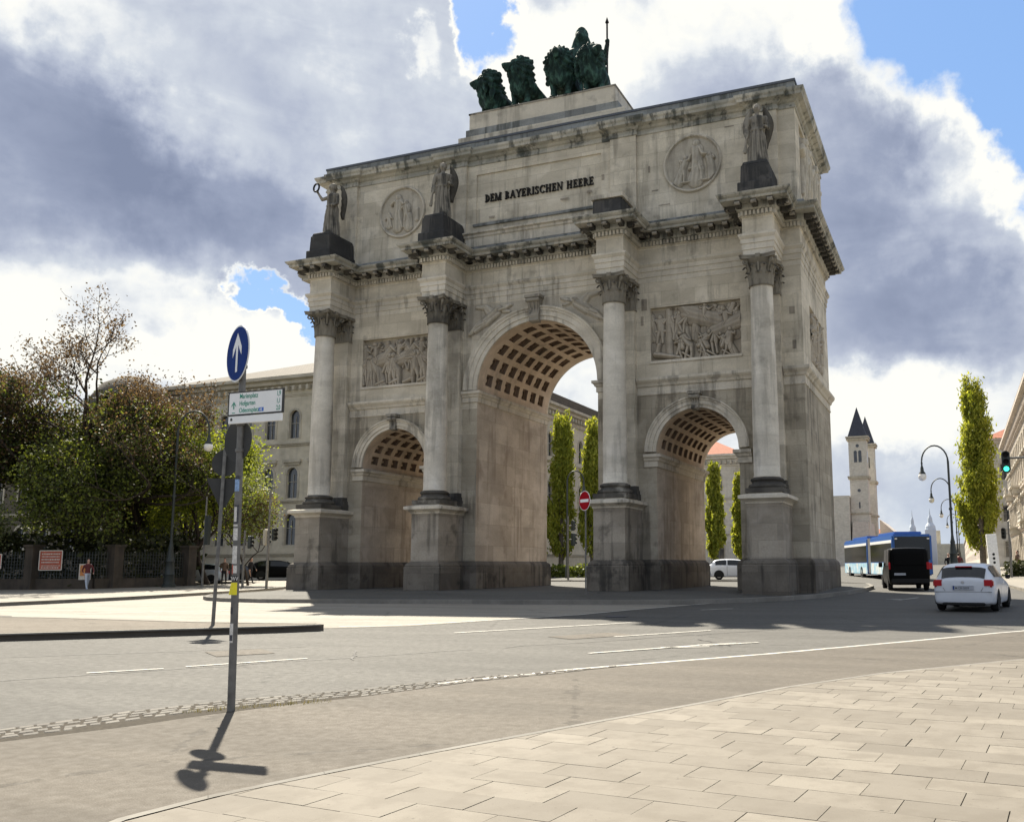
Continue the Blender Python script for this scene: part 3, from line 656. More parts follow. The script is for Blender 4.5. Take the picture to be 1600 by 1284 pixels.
# archivolts and keystones
def archivolt(c_, r_, zs, wd, y0=0., sgn=-1):
    prof = [(0, 0), (0, .10), (wd * .30, .10), (wd * .31, .15), (wd * .66, .15), (wd * .68, .19), (wd * .80, .20), (wd * .90, .25), (wd, .25), (wd, 0)]
    n = 48; vs = []
    for d, o in prof:
        for i in range(n + 1):
            t = math.pi * i / n; vs.append((c_ - (r_ + d) * math.cos(t), y0 + sgn * o, zs + (r_ + d) * math.sin(t)))
    a = MB().add(vs, [(j * (n + 1) + i, j * (n + 1) + i + 1, (j + 1) * (n + 1) + i + 1, (j + 1) * (n + 1) + i) for j in range(len(prof) - 1) for i in range(n)]).build('archivolt', 'trim', ARCH)
    return a
def keystone(c_, zb, zt, w0, w1, dep):
    k_ = MB()
    pts = [(0.0, zb), (dep * .55, zb + .02), (dep * .75, zb + (zt - zb) * .25), (dep * .62, zb + (zt - zb) * .5), (dep * .95, zb + (zt - zb) * .85), (dep, zt - .12)]
    n = len(pts); vs = []
    for s_ in (-1, 1):
        for i, (o, z) in enumerate(pts): f = (z - zb) / (zt - zb); vs.append((c_ + s_ * (w0 + (w1 - w0) * f) / 2, -o, z))
        vs.append((c_ + s_ * w1 / 2, 0, zt - .12))
    q = n + 1
    k_.add(vs, [tuple(range(q)), tuple(range(q, 2 * q))[::-1]] + [(i, q + i, q + (i + 1) % q, (i + 1) % q) for i in range(q)])
    k_.box(c_ - w1 / 2 - .06, c_ + w1 / 2 + .06, -dep - .08, .0, zt - .12, zt)
    for s_ in (-1, 0, 1): k_.tube([(c_ + s_ * w0 * .33, -dep * .62, zb + .1), (c_ + s_ * w0 * .36, -dep * .68, zb + (zt - zb) * .5), (c_ + s_ * w1 * .34, -dep * .97, zt - .2)], .035, 6)
    k_.tube([(c_ - w1 * .52, -dep * .95, zt - .22), (c_ + w1 * .52, -dep * .95, zt - .22)], .09, 10); k_.tube([(c_ - w0 * .55, -dep * .6, zb + .1), (c_ + w0 * .55, -dep * .6, zb + .1)], .07, 10)
    k_.build('keystone', 'statue', ARCH)
archivolt(*OPEN[1], .62); archivolt(*OPEN[0], .45); archivolt(*OPEN[2], .45)
for o_ in OPEN: archivolt(*o_, .5, AD, 1)
keystone(0, 11.62, 12.82, .42, .62, .42); keystone(-7.24, 7.22, 7.98, .28, .42, .32); keystone(7.24, 7.22, 7.98, .28, .42, .32)
# plinth around each pier
for x0, x1 in ((-AW, -8.97), (-5.51, -2.92), (2.92, 5.51), (8.97, AW)):
    MB().sweep([(x0, AD), (x0, 0), (x1, 0), (x1, AD)], [(.17, -.6), (.17, .95), (.14, .98), (.15, 1.02), (.10, 1.12), (.03, 1.18), (0, 1.21)], True).build('plinth', 'sooty', ARCH)
# imposts
IMP = [(0, 0), (.06, .02), (.06, .24), (.12, .28), (.14, .36), (.22, .42), (.22, .54), (0, .57)]
def impost(path, z, h=.54): MB().sweep(path, [(o, z + a / .54 * h) for o, a in IMP]).build('impost', 'trim', ARCH)
impost([(-3.66, 0), (-2.92, 0), (-2.92, AD), (-3.66, AD)], 8.28, .5); impost([(3.66, AD), (2.92, AD), (2.92, 0), (3.66, 0)], 8.28, .5)
for c_ in (-7.24, 7.24):
    impost([(c_ - 2.25, 0), (c_ - 1.73, 0), (c_ - 1.73, AD), (c_ - 2.25, AD)], 4.97); impost([(c_ + 2.25, AD), (c_ + 1.73, AD), (c_ + 1.73, 0), (c_ + 2.25, 0)], 4.97)
# string course
STR = [(0, 7.98), (.04, 8.0), (.04, 8.06), (.02, 8.08), (.02, 8.33), (.08, 8.36), (.12, 8.46), (.20, 8.54), (.24, 8.60), (.24, 8.70), (0, 8.74)]
for pth in ([(-AW, AD), (-AW, 0), (-10.85, 0)], [(-9.78, 0), (-4.72, 0)], [(4.72, 0), (9.78, 0)], [(10.85, 0), (AW, 0), (AW, AD)]):
    MB().sweep(pth, STR).build('string_course', 'trim', ARCH)
# entablature with ressauts over the columns
def path_at(s_, yr, W_):
    p = [(-W_, AD), (-W_, 0)]
    for c_ in (-CA, -CB, CB, CA): p += [(c_ - s_, 0), (c_ - s_, -yr), (c_ + s_, -yr), (c_ + s_, 0)]
    return p + [(W_, 0), (W_, AD)]
EP = path_at(.575, 1.81, AW)
MB().sweep(EP, [(-.02, ZT - .02), (0, ZT), (.015, ZT), (.015, 13.05), (.05, 13.07), (.05, 13.29), (.085, 13.31), (.085, 13.48), (.12, 13.52), (.17, 13.60), (.17, 13.68), (.0, 13.70)], True).build('architrave', 'trim', ARCH)
# soffits of the ressauts
for c_ in (-CA, -CB, CB, CA): MB().box(c_ - .57, c_ + .57, -1.805, 0, ZT - .01, 13.6).build('architrave_soffit', 'trim', ARCH)
MB().sweep(EP, [(.02, 13.69), (.02, 14.36), (.06, 14.38), (.06, 14.42)], True).build('frieze', 'stone', ARCH)
co_ = MB().sweep(EP, [(.06, 14.42), (.09, 14.42), (.09, 14.60), (.16, 14.62), (.22, 14.68), (.22, 14.86), (.70, 14.86), (.72, 14.88), (.72, 14.97), (.76, 14.98), (.84, 15.06), (.86, 15.12), (.2, 15.17), (-.3, 15.17)], True).build('cornice', 'frieze_worn', ARCH)
def along(path, off, step, fn, closed=False, margin=.12):
    n = len(path)
    for i in range(n if closed else n - 1):
        a, b_ = Vector(path[i]), Vector(path[(i + 1) % n]); d = (b_ - a); L_ = d.length
        if L_ < .3: continue
        d.normalize(); nr = Vector((d.y, -d.x)); c1 = 0; c2 = 0
        def turn(k_):
            if not closed and (k_ == 0 or k_ == n - 1): return 0
            p, q, r_ = Vector(path[k_ - 1]), Vector(path[k_]), Vector(path[(k_ + 1) % n]); return 1 if (q - p).cross(r_ - q) > 0 else -1
        # convex corners lengthen the offset run, concave ones shorten it
        s0 = -off * turn(i); s1 = off * turn((i + 1) % n)
        A_ = -(off if turn(i) > 0 else -off) ; B_ = (off if turn((i + 1) % n) > 0 else -off)
        lo = A_ + margin; hi = L_ + B_ - margin
        if hi <= lo: continue
        k_ = max(1, round((hi - lo) / step))
        for j in range(k_ + 1 if k_ > 1 else 1):
            t = lo + (hi - lo) * (j / k_ if k_ > 1 else .5); fn(a + d * t + nr * off, d, nr)
mo = MB()
def modil(p, d, nr):
    for k_, (o0, o1, z0, z1, hw) in enumerate([(.24, .66, 14.74, 14.86, .11), (.24, .5, 14.66, 14.74, .10)]):
        c = p + nr * ((o0 + o1) / 2 - .22); mo.obox((c.x, c.y, (z0 + z1) / 2), (d.x * hw, d.y * hw, 0), (nr.x * (o1 - o0) / 2, nr.y * (o1 - o0) / 2, 0), (0, 0, (z1 - z0) / 2))
    c = p + nr * .40; mo.tube([(c.x - d.x * .1, c.y - d.y * .1, 14.76), (c.x + d.x * .1, c.y + d.y * .1, 14.76)], .075, 8)
along(EP, .22, .60, modil, True, .16); mo.build('modillions', 'statue', co_)
de = MB()
along(EP, .09, .155, lambda p, d, nr: de.obox((p.x + nr.x * .035, p.y + nr.y * .035, 14.51), (d.x * .045, d.y * .045, 0), (nr.x * .04, nr.y * .04, 0), (0, 0, .085)), True, .1)
de.build('dentils', 'trim', co_)
rs = random.Random(5)
# attic
AP = path_at(.62, .14, AW - .02)
MB().sweep(AP, [(.30, 15.15), (.30, 15.40), (.26, 15.46), (.10, 15.52), (.0, 15.56)], True).build('attic_plinth', 'ledge', ARCH)
at = MB()
def attic_front():
    holes = [(-3.12, 3.12, 16.66, 19.05)]
    wall_face(at, lambda u, z, d: (u, d, z), [-AW + .02, AW - .02], 15.4, 19.9, [], holes, .07)
    wall_face(at, lambda u, z, d: (AW - .02 - d, u, z), [0, AD], 15.4, 19.9, [], [(1.0, 6.45, 16.2, 19.3)], .12)
    wall_face(at, lambda u, z, d: (-AW + .02 + d, u, z), [0, AD], 15.4, 19.9, [], [], .1, True)
    wall_face(at, lambda u, z, d: (u, AD, z), [-AW + .02, AW - .02], 15.4, 19.9, [], [], .1, True)
attic_front(); at.build('attic_wall', 'stone', ARCH)
for c_ in (-CA, -CB, CB, CA): MB().box(c_ - .6, c_ + .6, -.14, .05, 15.5, 19.6).build('attic_pilaster', 'stone', ARCH)
MB().sweep([(-3.55, 0.0), (-3.55, -.2), (3.55, -.2), (3.55, 0.0)], [(0, 15.5), (0, 15.9), (.06, 15.95), (.06, 16.05), (.16, 16.10), (.16, 16.16), (-.2, 16.22)]).build('attic_ledge', 'trim', ARCH)
MB().sweep([(-3.2, 0.), (-3.2, -.04), (3.2, -.04), (3.2, 0.)], [(0, 16.5), (.05, 16.52), (.05, 16.62), (-.0, 16.66)]).build('panel_frame', 'ledge', ARCH)
ac = MB().sweep(AP, [(0, 19.5), (.05, 19.52), (.05, 19.62), (.02, 19.64), (.02, 19.74), (.10, 19.78), (.16, 19.86), (.36, 19.92), (.38, 20.02), (.44, 20.10), (.46, 20.20), (-.02, 20.24)], True).build('attic_cornice', 'frieze_worn', ARCH)
B2 = [(-AW + .02, AD), (-AW + .02, 0), (AW - .02, 0), (AW - .02, AD)]
MB().sweep(B2, [(.04, 20.22), (.04, 20.66), (-.4, 20.67)], True).build('blocking_course', 'ledge', ARCH)
lr = MB().sweep(B2, [(.07, 20.66), (.08, 20.76), (-.1, 20.78), (-.5, 20.79)], True); lr.quad((-AW, 0.0, 20.79), (AW, 0.0, 20.79), (AW, AD, 20.79), (-AW, AD, 20.79)); lr.build('roof_sheet', 'lead', ARCH)
# stepped base of the lion group
MB().box(-4.22, 4.22, .12, AD - .6, 20.795, 21.10).build('group_base_step', 'trim', ARCH)
MB().box(-3.86, 3.86, .2, AD - .8, 21.10, 21.47).build('group_base_step', 'ledge', ARCH)
MB().box(-3.7, 3.7, .25, AD - 1.0, 21.47, 22.24).build('group_base', 'carved', ARCH)
MB().box(-3.74, 3.74, .22, AD - .97, 22.24, 22.31).build('group_base_slab', 'statue', ARCH)

# columns
def leaf_strip(mb, base, out, up_h, curl, wd, side, n=6):
    """an acanthus leaf: a ribbed strip that rises and curls outward"""
    base, out, side = Vector(base), Vector(out).normalized(), Vector(side).normalized(); vs = []
    for i in range(n + 1):
        t = i / n; z = up_h * (math.sin(min(t, .85) / .85 * math.pi / 2)) - (0 if t < .85 else (t - .85) * up_h * .9); o = curl * t ** 2.2; w_ = wd * (1 - .75 * t ** 3) * (1 + .18 * math.cos(i * math.pi))
        c = base + Vector((0, 0, z)) + out * o
        vs += [c - side * w_, c + out * .05, c + side * w_, c - out * .035]
    mb.add(vs, [f for i in range(n) for f in ((4 * i, 4 * i + 1, 4 * i + 5, 4 * i + 4), (4 * i + 1, 4 * i + 2, 4 * i + 6, 4 * i + 5), (4 * i + 2, 4 * i + 3, 4 * i + 7, 4 * i + 6), (4 * i + 3, 4 * i, 4 * i + 4, 4 * i + 7))])
def volute(mb, c, d, r0=.13):
    d = Vector(d).normalized(); pts = []; c = Vector(c)
    for i in range(22):
        t = i / 21 * 4.2 * math.pi / 1.6; r_ = r0 * (1 - .78 * i / 21); pts.append(c + d * (math.cos(t + 1.2) * r_) + Vector((0, 0, math.sin(t + 1.2) * r_)))
    mb.tube(pts, [.05 * (1 - .4 * i / 21) for i in range(22)], 6)
def capital(mb, cx, cy, z0, z1, r_):
    H = z1 - z0
    mb.lathe([(r_ + .03, z0 - .06), (r_ + .06, z0 - .03), (r_ + .03, z0), (r_ - .01, z0), (r_ + .01, z0 + H * .4), (r_ + .07, z0 + H * .7), (r_ + .20, z0 + H * .86), (r_ + .22, z0 + H * .88)], 24, (cx, cy))
    for row, (k_, hh, cu, ph) in enumerate([(8, .42, .17, 0), (8, .68, .25, math.pi / 8)]):
        for i in range(k_):
            a = 2 * math.pi * i / k_ + ph; o = (math.cos(a), math.sin(a), 0)
            leaf_strip(mb, (cx + o[0] * r_ * 1.0, cy + o[1] * r_ * 1.0, z0), o, H * hh, cu, .15 if row == 0 else .13, (-o[1], o[0], 0))
    for i in range(8):
        a = 2 * math.pi * i / 8; o = Vector((math.cos(a), math.sin(a), 0)); rr = r_ + (.30 if i % 2 else .12)
        if i % 2: volute(mb, (cx + o.x * rr, cy + o.y * rr, z0 + H * .78), o, .13)
        mb.tube([(cx + o.x * (r_ + .05), cy + o.y * (r_ + .05), z0 + H * .45), (cx + o.x * (rr - .03), cy + o.y * (rr - .03), z0 + H * .84)], .04, 6)
    # abacus with concave sides
    hw = .69; pts = []
    for s_ in range(4):
        a = Matrix.Rotation(s_ * math.pi / 2, 2)
        for t in (-.93, -.6, -.3, 0, .3, .6, .93):
            q = a @ Vector((t * hw, -(hw - .17 * (1 - (t / .93) ** 2)))); pts.append((cx + q.x, cy + q.y))
    mb.prism(pts, z1 - H * .13, z1 - .055)
    mb.prism([(cx + (x - cx) * 1.04, cy + (y - cy) * 1.04) for x, y in pts], z1 - .055, z1)
    for s_ in range(4):
        a = Matrix.Rotation(s_ * math.pi / 2, 2); q = a @ Vector((0, -(hw - .14))); mb.obox((cx + q.x, cy + q.y, z1 - H * .07), (.09, 0, 0), (0, .09, 0), (0, 0, .09))
for c_ in (-CA, -CB, CB, CA):
    cy_ = -1.36
    dark = 'base_dark'
    pd = MB(); h = .665; rect = [(c_ - h, 0), (c_ - h, -2.08), (c_ + h, -2.08), (c_ + h, 0)]
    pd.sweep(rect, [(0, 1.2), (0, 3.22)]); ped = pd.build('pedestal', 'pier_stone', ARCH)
    MB().sweep(rect, [(.20, -.6), (.20, .95), (.17, .98), (.18, 1.03), (.12, 1.12), (.03, 1.18), (0, 1.21)]).build('pedestal_plinth', 'sooty' if c_ != -CA else 'sooty', ped)
    cp = MB().sweep(rect, [(0, 3.20), (.04, 3.22), (.04, 3.27), (.10, 3.32), (.22, 3.38), (.26, 3.40), (.26, 3.52), (.0, 3.58), (-.3, 3.60)]); cp.box(c_ - .62, c_ + .62, -2.0, 0, 3.50, 3.62)
    cp.build('pedestal_cap', 'trim', ped)
    colm = MB().lathe([(.5, 4.20), (.515, 4.22), (.515, 4.27), (.495, 4.31), (.495, 5.6), (.485, 7.4), (.465, 9.2), (.435, 11.3), (.43, 11.60), (.46, 11.66)], 40, (c_, cy_)).build('column', 'shaft', ARCH, smooth=True, angle=50)
    MB().box(c_ - .70, c_ + .70, cy_ - .70, cy_ + .70, 3.62, 3.80).lathe([(.68, 3.80), (.72, 3.86), (.70, 3.94), (.62, 3.98), (.58, 4.0), (.56, 4.06), (.60, 4.08), (.63, 4.13), (.60, 4.18), (.53, 4.20), (.5, 4.24)], 32, (c_, cy_)).build('column_base', dark, colm)
    cm = MB(); capital(cm, c_, cy_, 11.68, ZT - .012, .44); cm.build('capital', 'capital', colm)
    # pilaster behind the column
    pi = MB().box(c_ - .50, c_ + .50, -.30, .02, 4.2, 11.7); po_ = pi.build('pilaster', 'stone', ARCH)
    MB().box(c_ - .62, c_ + .62, -.44, .0, 3.60, 3.86).box(c_ - .58, c_ + .58, -.38, .0, 3.86, 4.02).box(c_ - .54, c_ + .54, -.35, .0, 4.02, 4.2).build('pilaster_base', dark, po_)
    pc = MB().box(c_ - .5, c_ + .5, -.30, 0, 11.68, 12.6).box(c_ - .66, c_ + .66, -.50, 0, 12.68, ZT - .012).box(c_ - .53, c_ + .53, -.34, 0, 11.62, 11.70)
    for row, hh in ((0, .45), (1, .75)):
        for i in range(4 - row):
            x = c_ + (-.375 + .25 * i if row == 0 else -.25 + .25 * i); leaf_strip(pc, (x, -.30, 11.70), (0, -1, 0), hh, .17, .12, (1, 0, 0))
        for s_ in (-1, 1):
            for i in range(1): leaf_strip(pc, (c_ + s_ * .5, -.15, 11.70), (s_, 0, 0), hh, .17, .11, (0, 1, 0))
    for s_ in (-1, 1): volute(pc, (c_ + s_ * .58, -.36, 12.5), (s_, -.3, 0), .12)
    pc.build('pilaster_capital', 'capital', po_)
# statue pedestals on the cornice
for i, c_ in enumerate((-CA, -CB, CB, CA)):
    if i == 2:
        MB().box(c_ - .66, c_ + .66, -2.12, -.3, 15.14, 15.95, .02).build('statue_pedestal', 'black_stone', ARCH, bevel=.05)
        MB().box(c_ - .70, c_ + .70, -2.16, -.2, 15.952, 16.12).build('statue_pedestal_cap', 'trim', ARCH)
    else:
        MB().box(c_ - .68, c_ + .68, -2.14, -.2, 15.14, 15.72).box(c_ - .58, c_ + .58, -2.04, -.15, 15.722, 16.46, .03).box(c_ - .52, c_ + .52, -1.98, -.15, 16.462, 16.62, .05).build('statue_pedestal', 'black_stone', ARCH, bevel=.03)

# ---- reliefs as carved height fields
def relief_mesh(mp, w_, h_, prims, nx, nz, name, mat, parent, region=None, depth=.2, fold=.15, seed=1):
    X, Z = np.meshgrid(np.linspace(0, w_, nx), np.linspace(0, h_, nz)); H = np.zeros_like(X)
    for (x1, z1, x2, z2, r1, r2, hh) in prims:
        dx, dz = x2 - x1, z2 - z1; L2 = dx * dx + dz * dz + 1e-9
        t = np.clip(((X - x1) * dx + (Z - z1) * dz) / L2, 0, 1); rr = r1 + (r2 - r1) * t
        d = np.hypot(X - x1 - t * dx, Z - z1 - t * dz) / rr
        hv = hh * np.sqrt(np.clip(1 - d * d, 0, 1)) * (1 + fold * .7 * np.sin(((X - x1) * dz - (Z - z1) * dx) / math.sqrt(L2) * 30 + x1 * 9))
        H = np.maximum(H, hv)
    H = H * depth
    inside = np.ones_like(X, bool) if region is None else region(X, Z)
    idx = -np.ones(X.size, int); flat = inside.ravel(); idx[flat] = np.arange(flat.sum())
    vs = [mp(x, z, hh) for x, z, hh, f in zip(X.ravel(), Z.ravel(), H.ravel(), flat) if f]; fs = []
    for j in range(nz - 1):
        for i in range(nx - 1):
            q = (j * nx + i, j * nx + i + 1, (j + 1) * nx + i + 1, (j + 1) * nx + i)
            if all(flat[k_] for k_ in q): fs.append(tuple(int(idx[k_]) for k_ in q))
    o = MB().add(vs, fs).build(name, mat, parent, smooth=True); return o
def rfig(rs, x, z, s_, hgt, lean=0., kind='stand'):
    """capsule list of one carved figure of height s_, feet at (x, z)"""
    L = []; a = s_
    hx, hz = x + lean * a * .45, z + a * .5
    tx, tz = x + lean * a * .8, z + a * .80
    if kind == 'ride': hz = z + a * .12; tx = x + lean * a * .4; hx = x; tz = z + a * .42
    L += [(hx, hz, tx, tz, a * .14, a * .17, hgt)]
    L += [(tx + lean * a * .15, tz + a * .14, tx + lean * a * .17, tz + a * .17, a * .095, a * .09, hgt * 1.15)]
    if kind == 'stand':
        for s2 in (-1, 1):
            kx = hx + s2 * a * (.05 + rs.random() * .07); kz = z + a * .26
            L += [(hx + s2 * a * .04, hz, kx, kz, a * .105, a * .075, hgt * .9), (kx, kz, kx + s2 * a * rs.uniform(-.02, .12), z, a * .07, a * .045, hgt * .8)]
        if rs.random() < .6: L += [(hx, hz + a * .1, x, z + a * .05, a * .14, a * .19, hgt * .7)]
    elif kind == 'ride':
        L += [(hx, hz, hx + a * .16 * (1 if lean >= 0 else -1), z - a * .12, a * .06, a * .045, hgt)]
    elif kind == 'fall':
        L += [(hx, hz * .6 + z * .4, hx + a * .4, z + a * .05, a * .07, a * .05, hgt * .8)]
    for s2 in (-1, 1):
        ex = tx + s2 * a * rs.uniform(.10, .2); ez = tz - a * rs.uniform(-.1, .15); wx = ex + s2 * a * rs.uniform(-.05, .18); wz = ez + a * rs.uniform(-.15, .2)
        L += [(tx + s2 * a * .08, tz + a * .02, ex, ez, a * .065, a * .055, hgt * .95), (ex, ez, wx, wz, a * .055, a * .04, hgt)]
    return L
def rhorse(rs, x, z, s_, hgt, d=1, rear=.25):
    a = s_; L = []; bx0, bz0 = x - d * a * .3, z + a * .55; bx1, bz1 = x + d * a * .3, z + a * (.55 + rear)
    L += [(bx0, bz0, bx1, bz1, a * .20, a * .21, hgt), (bx1, bz1, bx1 + d * a * .22, bz1 + a * .28, a * .16, a * .11, hgt), (bx1 + d * a * .22, bz1 + a * .3, bx1 + d * a * .38, bz1 + a * .16, a * .075, a * .05, hgt * 1.1)]
    for k_ in range(2):
        kx = bx0 - d * a * (.02 + .1 * k_); L += [(bx0, bz0, kx, z + a * .28, a * .09, a * .05, hgt * .8), (kx, z + a * .28, kx + d * a * .04, z, a * .045, a * .03, hgt * .7)]
        fx = bx1 + d * a * (.1 + .12 * k_); fz = bz1 - a * .22; L += [(bx1, bz1 - a * .05, fx, fz, a * .07, a * .045, hgt * .85), (fx, fz, fx + d * a * (.02 - .1 * k_), fz - a * .2, a * .04, a * .03, hgt * .8)]
    L += [(bx0 - d * a * .1, bz0 + a * .05, bx0 - d * a * .24, bz0 - a * .25, a * .06, a * .04, hgt * .7)]
    return L
def battle(seed, w_, h_, style):
    rs = random.Random(seed); L = []
    for i in range(11): L += rfig(rs, w_ * (.04 + .092 * i) + rs.uniform(-.1, .1), h_ * (.34 + rs.random() * .12), h_ * .48, .45, rs.uniform(-.2, .2))
    if style == 0:
        for x in (.18, .52, .84): L += rhorse(rs, w_ * x, h_ * .10, h_ * .72, .85, rs.choice((-1, 1)), .1 + .1 * rs.random()); L += rfig(rs, w_ * x, h_ * .62, h_ * .46, .95, .1, 'ride')
        for i in range(6): L += rfig(rs, w_ * (.1 + .16 * i) + rs.uniform(-.1, .1), h_ * .04, h_ * .62, .95, rs.uniform(-.5, .5))
        for i in range(4): x = w_ * (.5 + .05 * i); L += [(x, h_ * .5, x + rs.uniform(-.1, .2), h_ * .93, .045, .06, .6)]
        for i in range(4): L += [(w_ * (.2 + .2 * i), h_ * .08, w_ * (.3 + .2 * i), h_ * .14, .11, .13, .8)]
    else:
        L += [(w_ * .20, h_ * .1, w_ * .20, h_ * .95, .16, .16, .5), (w_ * .02, h_ * .78, w_ * .18, h_ * .78, .09, .09, .35), (w_ * .02, h_ * .58, w_ * .18, h_ * .58, .07, .07, .35)]
        L += rhorse(rs, w_ * .58, h_ * .22, h_ * .82, .9, -1, .22) + rfig(rs, w_ * .60, h_ * .72, h_ * .42, .95, .1, 'ride') + rhorse(rs, w_ * .86, h_ * .1, h_ * .72, .9, 1, .2) + rfig(rs, w_ * .84, h_ * .6, h_ * .42, .95, -.1, 'ride')
        L += [(w_ * .05, h_ * .16, w_ * .32, h_ * .07, .14, .10, .95), (w_ * .07, h_ * .2, w_ * .09, h_ * .33, .10, .08, .95)]
        for i in range(9): L += rfig(rs, w_ * (.28 + .08 * i), h_ * .03, h_ * rs.uniform(.32, .5), .95, rs.uniform(-.8, .8), rs.choice(('fall', 'stand')))
        for i in range(3): x = w_ * (.45 + .2 * i); L += [(x, h_ * .7, x + .25, h_ * .93, .16, .12, .55)]
    return L
for (x0, x1, z0, z1), sd_, st_ in ((PAN[0], 3, 0), (PAN[1], 8, 1)):
    w_, h_ = x1 - x0, z1 - z0
    relief_mesh(lambda x, z, d, x0=x0, z0=z0: (x0 + x, .21 - d, z0 + z), w_, h_ - .08, battle(sd_, w_, h_, st_), 230, 145, 'relief_panel', 'relief', ARCH, None, .30, .06)
    MB().box(x0 - .04, x1 + .04, -.05, .21, z0 - .02, z0 + .09).build('relief_sill', 'trim', ARCH)
relief_mesh(lambda x, z, d: (AW - .21 + d, 2.0 + x, 9.3 + z), 3.45, 2.4, battle(21, 3.45, 2.4, 0), 130, 100, 'relief_panel', 'relief', ARCH, None, .34)
rs = random.Random(12)
L_ = []
for i, x in enumerate((.9, 2.2, 3.5, 4.6)): L_ += rfig(rs, x, .2, 2.5, 1., rs.uniform(-.1, .1))
relief_mesh(lambda x, z, d: (AW - .13 + d, 1.0 + x, 16.2 + z), 5.45, 3.1, L_, 130, 90, 'relief_panel', 'carved', ARCH, None, .30)
# roundels
for c_, sd_ in ((-7.15, 31), (7.28, 44)):
    rs = random.Random(sd_); z_c = 17.84; r_ = 1.17; L_ = []
    if c_ < 0: L_ = rfig(rs, .95, .42, 1.55, .9, .02) + [(.95, .42, .95, 1.3, .27, .17, .8)] + rfig(rs, 1.55, .38, 1.25, .85, -.12) + [(1.55, .38, 1.58, .95, .25, .16, .75)] + rfig(rs, .45, .5, .7, .6) + [(2.0, .7, 2.0, 1.2, .12, .1, .5)]
    else: L_ = rfig(rs, 1.38, .36, 1.70, .95, 0) + [(1.3, .4, 1.42, 1.15, .36, .2, .8)] + rfig(rs, .62, .38, 1.08, .85, .25) + [(.55, .38, .68, .85, .24, .14, .8)] + rfig(rs, 2.02, .42, 1.05, .8, -.1) + [(2.02, .42, 2.0, .95, .2, .14, .7), (1.05, .9, 1.6, .95, .06, .06, .8), (.3, .33, 2.1, .33, .05, .05, .7)]
    relief_mesh(lambda x, z, d, c_=c_: (c_ - r_ + x, -.01 - d, z_c - r_ + z), 2 * r_, 2 * r_, L_, 120, 120, 'roundel', 'carved', ARCH, lambda X, Z: np.hypot(X - r_, Z - r_) < r_ * 1.01, .20, .18)
    rm = MB(); n = 56; vs = []
    for rr, o in ((r_ - .02, -.0), (r_ - .02, -.035), (r_ + .03, -.11), (r_ + .08, -.11), (r_ + .12, -.05), (r_ + .12, 0)):
        vs += [(c_ + rr * math.cos(2 * math.pi * i / n), o, z_c + rr * math.sin(2 * math.pi * i / n)) for i in range(n)]
    rm.add(vs, [(j * n + i, j * n + (i + 1) % n, (j + 1) * n + (i + 1) % n, (j + 1) * n + i) for j in range(5) for i in range(n)]); rm.build('roundel_frame', 'trim', ARCH, smooth=True, angle=40)
# reclining figures in the spandrels of the main arch
rs = random.Random(3)
for s_ in (-1, 1):
    L_ = [(1.05, .62, 1.55, .95, .17, .15, 1.), (1.60, 1.05, 1.66, 1.12, .11, .11, 1.1), (1.05, .62, .60, .42, .13, .10, .95), (.60, .42, .22, .06, .09, .06, .9), (1.0, .55, .5, .2, .12, .08, .8), (1.5, 1.0, 1.95, 1.1, .07, .05, .9), (1.3, .9, 1.0, 1.25, .20, .10, .55), (1.0, 1.25, .55, 1.3, .10, .06, .5), (2.0, 1.15, 2.3, 1.25, .09, .04, .8), (1.9, 1.0, 2.2, .95, .06, .05, .6)]
    L_ = [(a_, b_, c_, d_, e_ * 1.45, f_ * 1.45, h_) for a_, b_, c_, d_, e_, f_, h_ in L_]
    reg = lambda X, Z: (np.hypot(3.52 - X, Z + 11.35 - 8.83) > 3.56)
    relief_mesh(lambda x, z, d, s_=s_: (s_ * (3.52 - x), -.01 - d, 11.35 + z), 3.1, 1.42, L_, 120, 60, 'spandrel_relief', 'carved', ARCH, reg, .20)
# blocks around the spandrels, knocked corners and dowel holes on the wall
pt_ = MB(); rs = random.Random(9)
for (x, z, a, b_) in [(7.75, 13.0, .3, .1), (-4.9, 11.3, .35, .25), (-4.4, 10.3, .5, .3), (5.05, 11.9, .25, .5), (4.95, 11.2, .12, .4), (11.25, 11.0, .22, .3), (11.3, 9.6, .15, .35), (-2.3, 16.9, .3, .08), (1.35, 17.2, .4, .07), (2.55, 17.35, .25, .1), (3.2, 17.9, .12, .25), (6.0, 16.2, .5, .05), (5.35, 17.9, .08, .3), (5.6, 16.9, .3, .06), (-5.2, 17.5, .3, .06), (8.9, 19.2, .4, .05), (-6.9, 8.9 - 1.0, .05, .05), (-7.9, 7.88, .05, .05), (6.35, 7.88, .06, .06), (8.05, 7.8, .06, .06)]:
    pt_.box(x - a / 2, x + a / 2, -.012, .0, z - b_ / 2, z + b_ / 2)
pt_.build('wall_scars', 'pier_stone', ARCH)

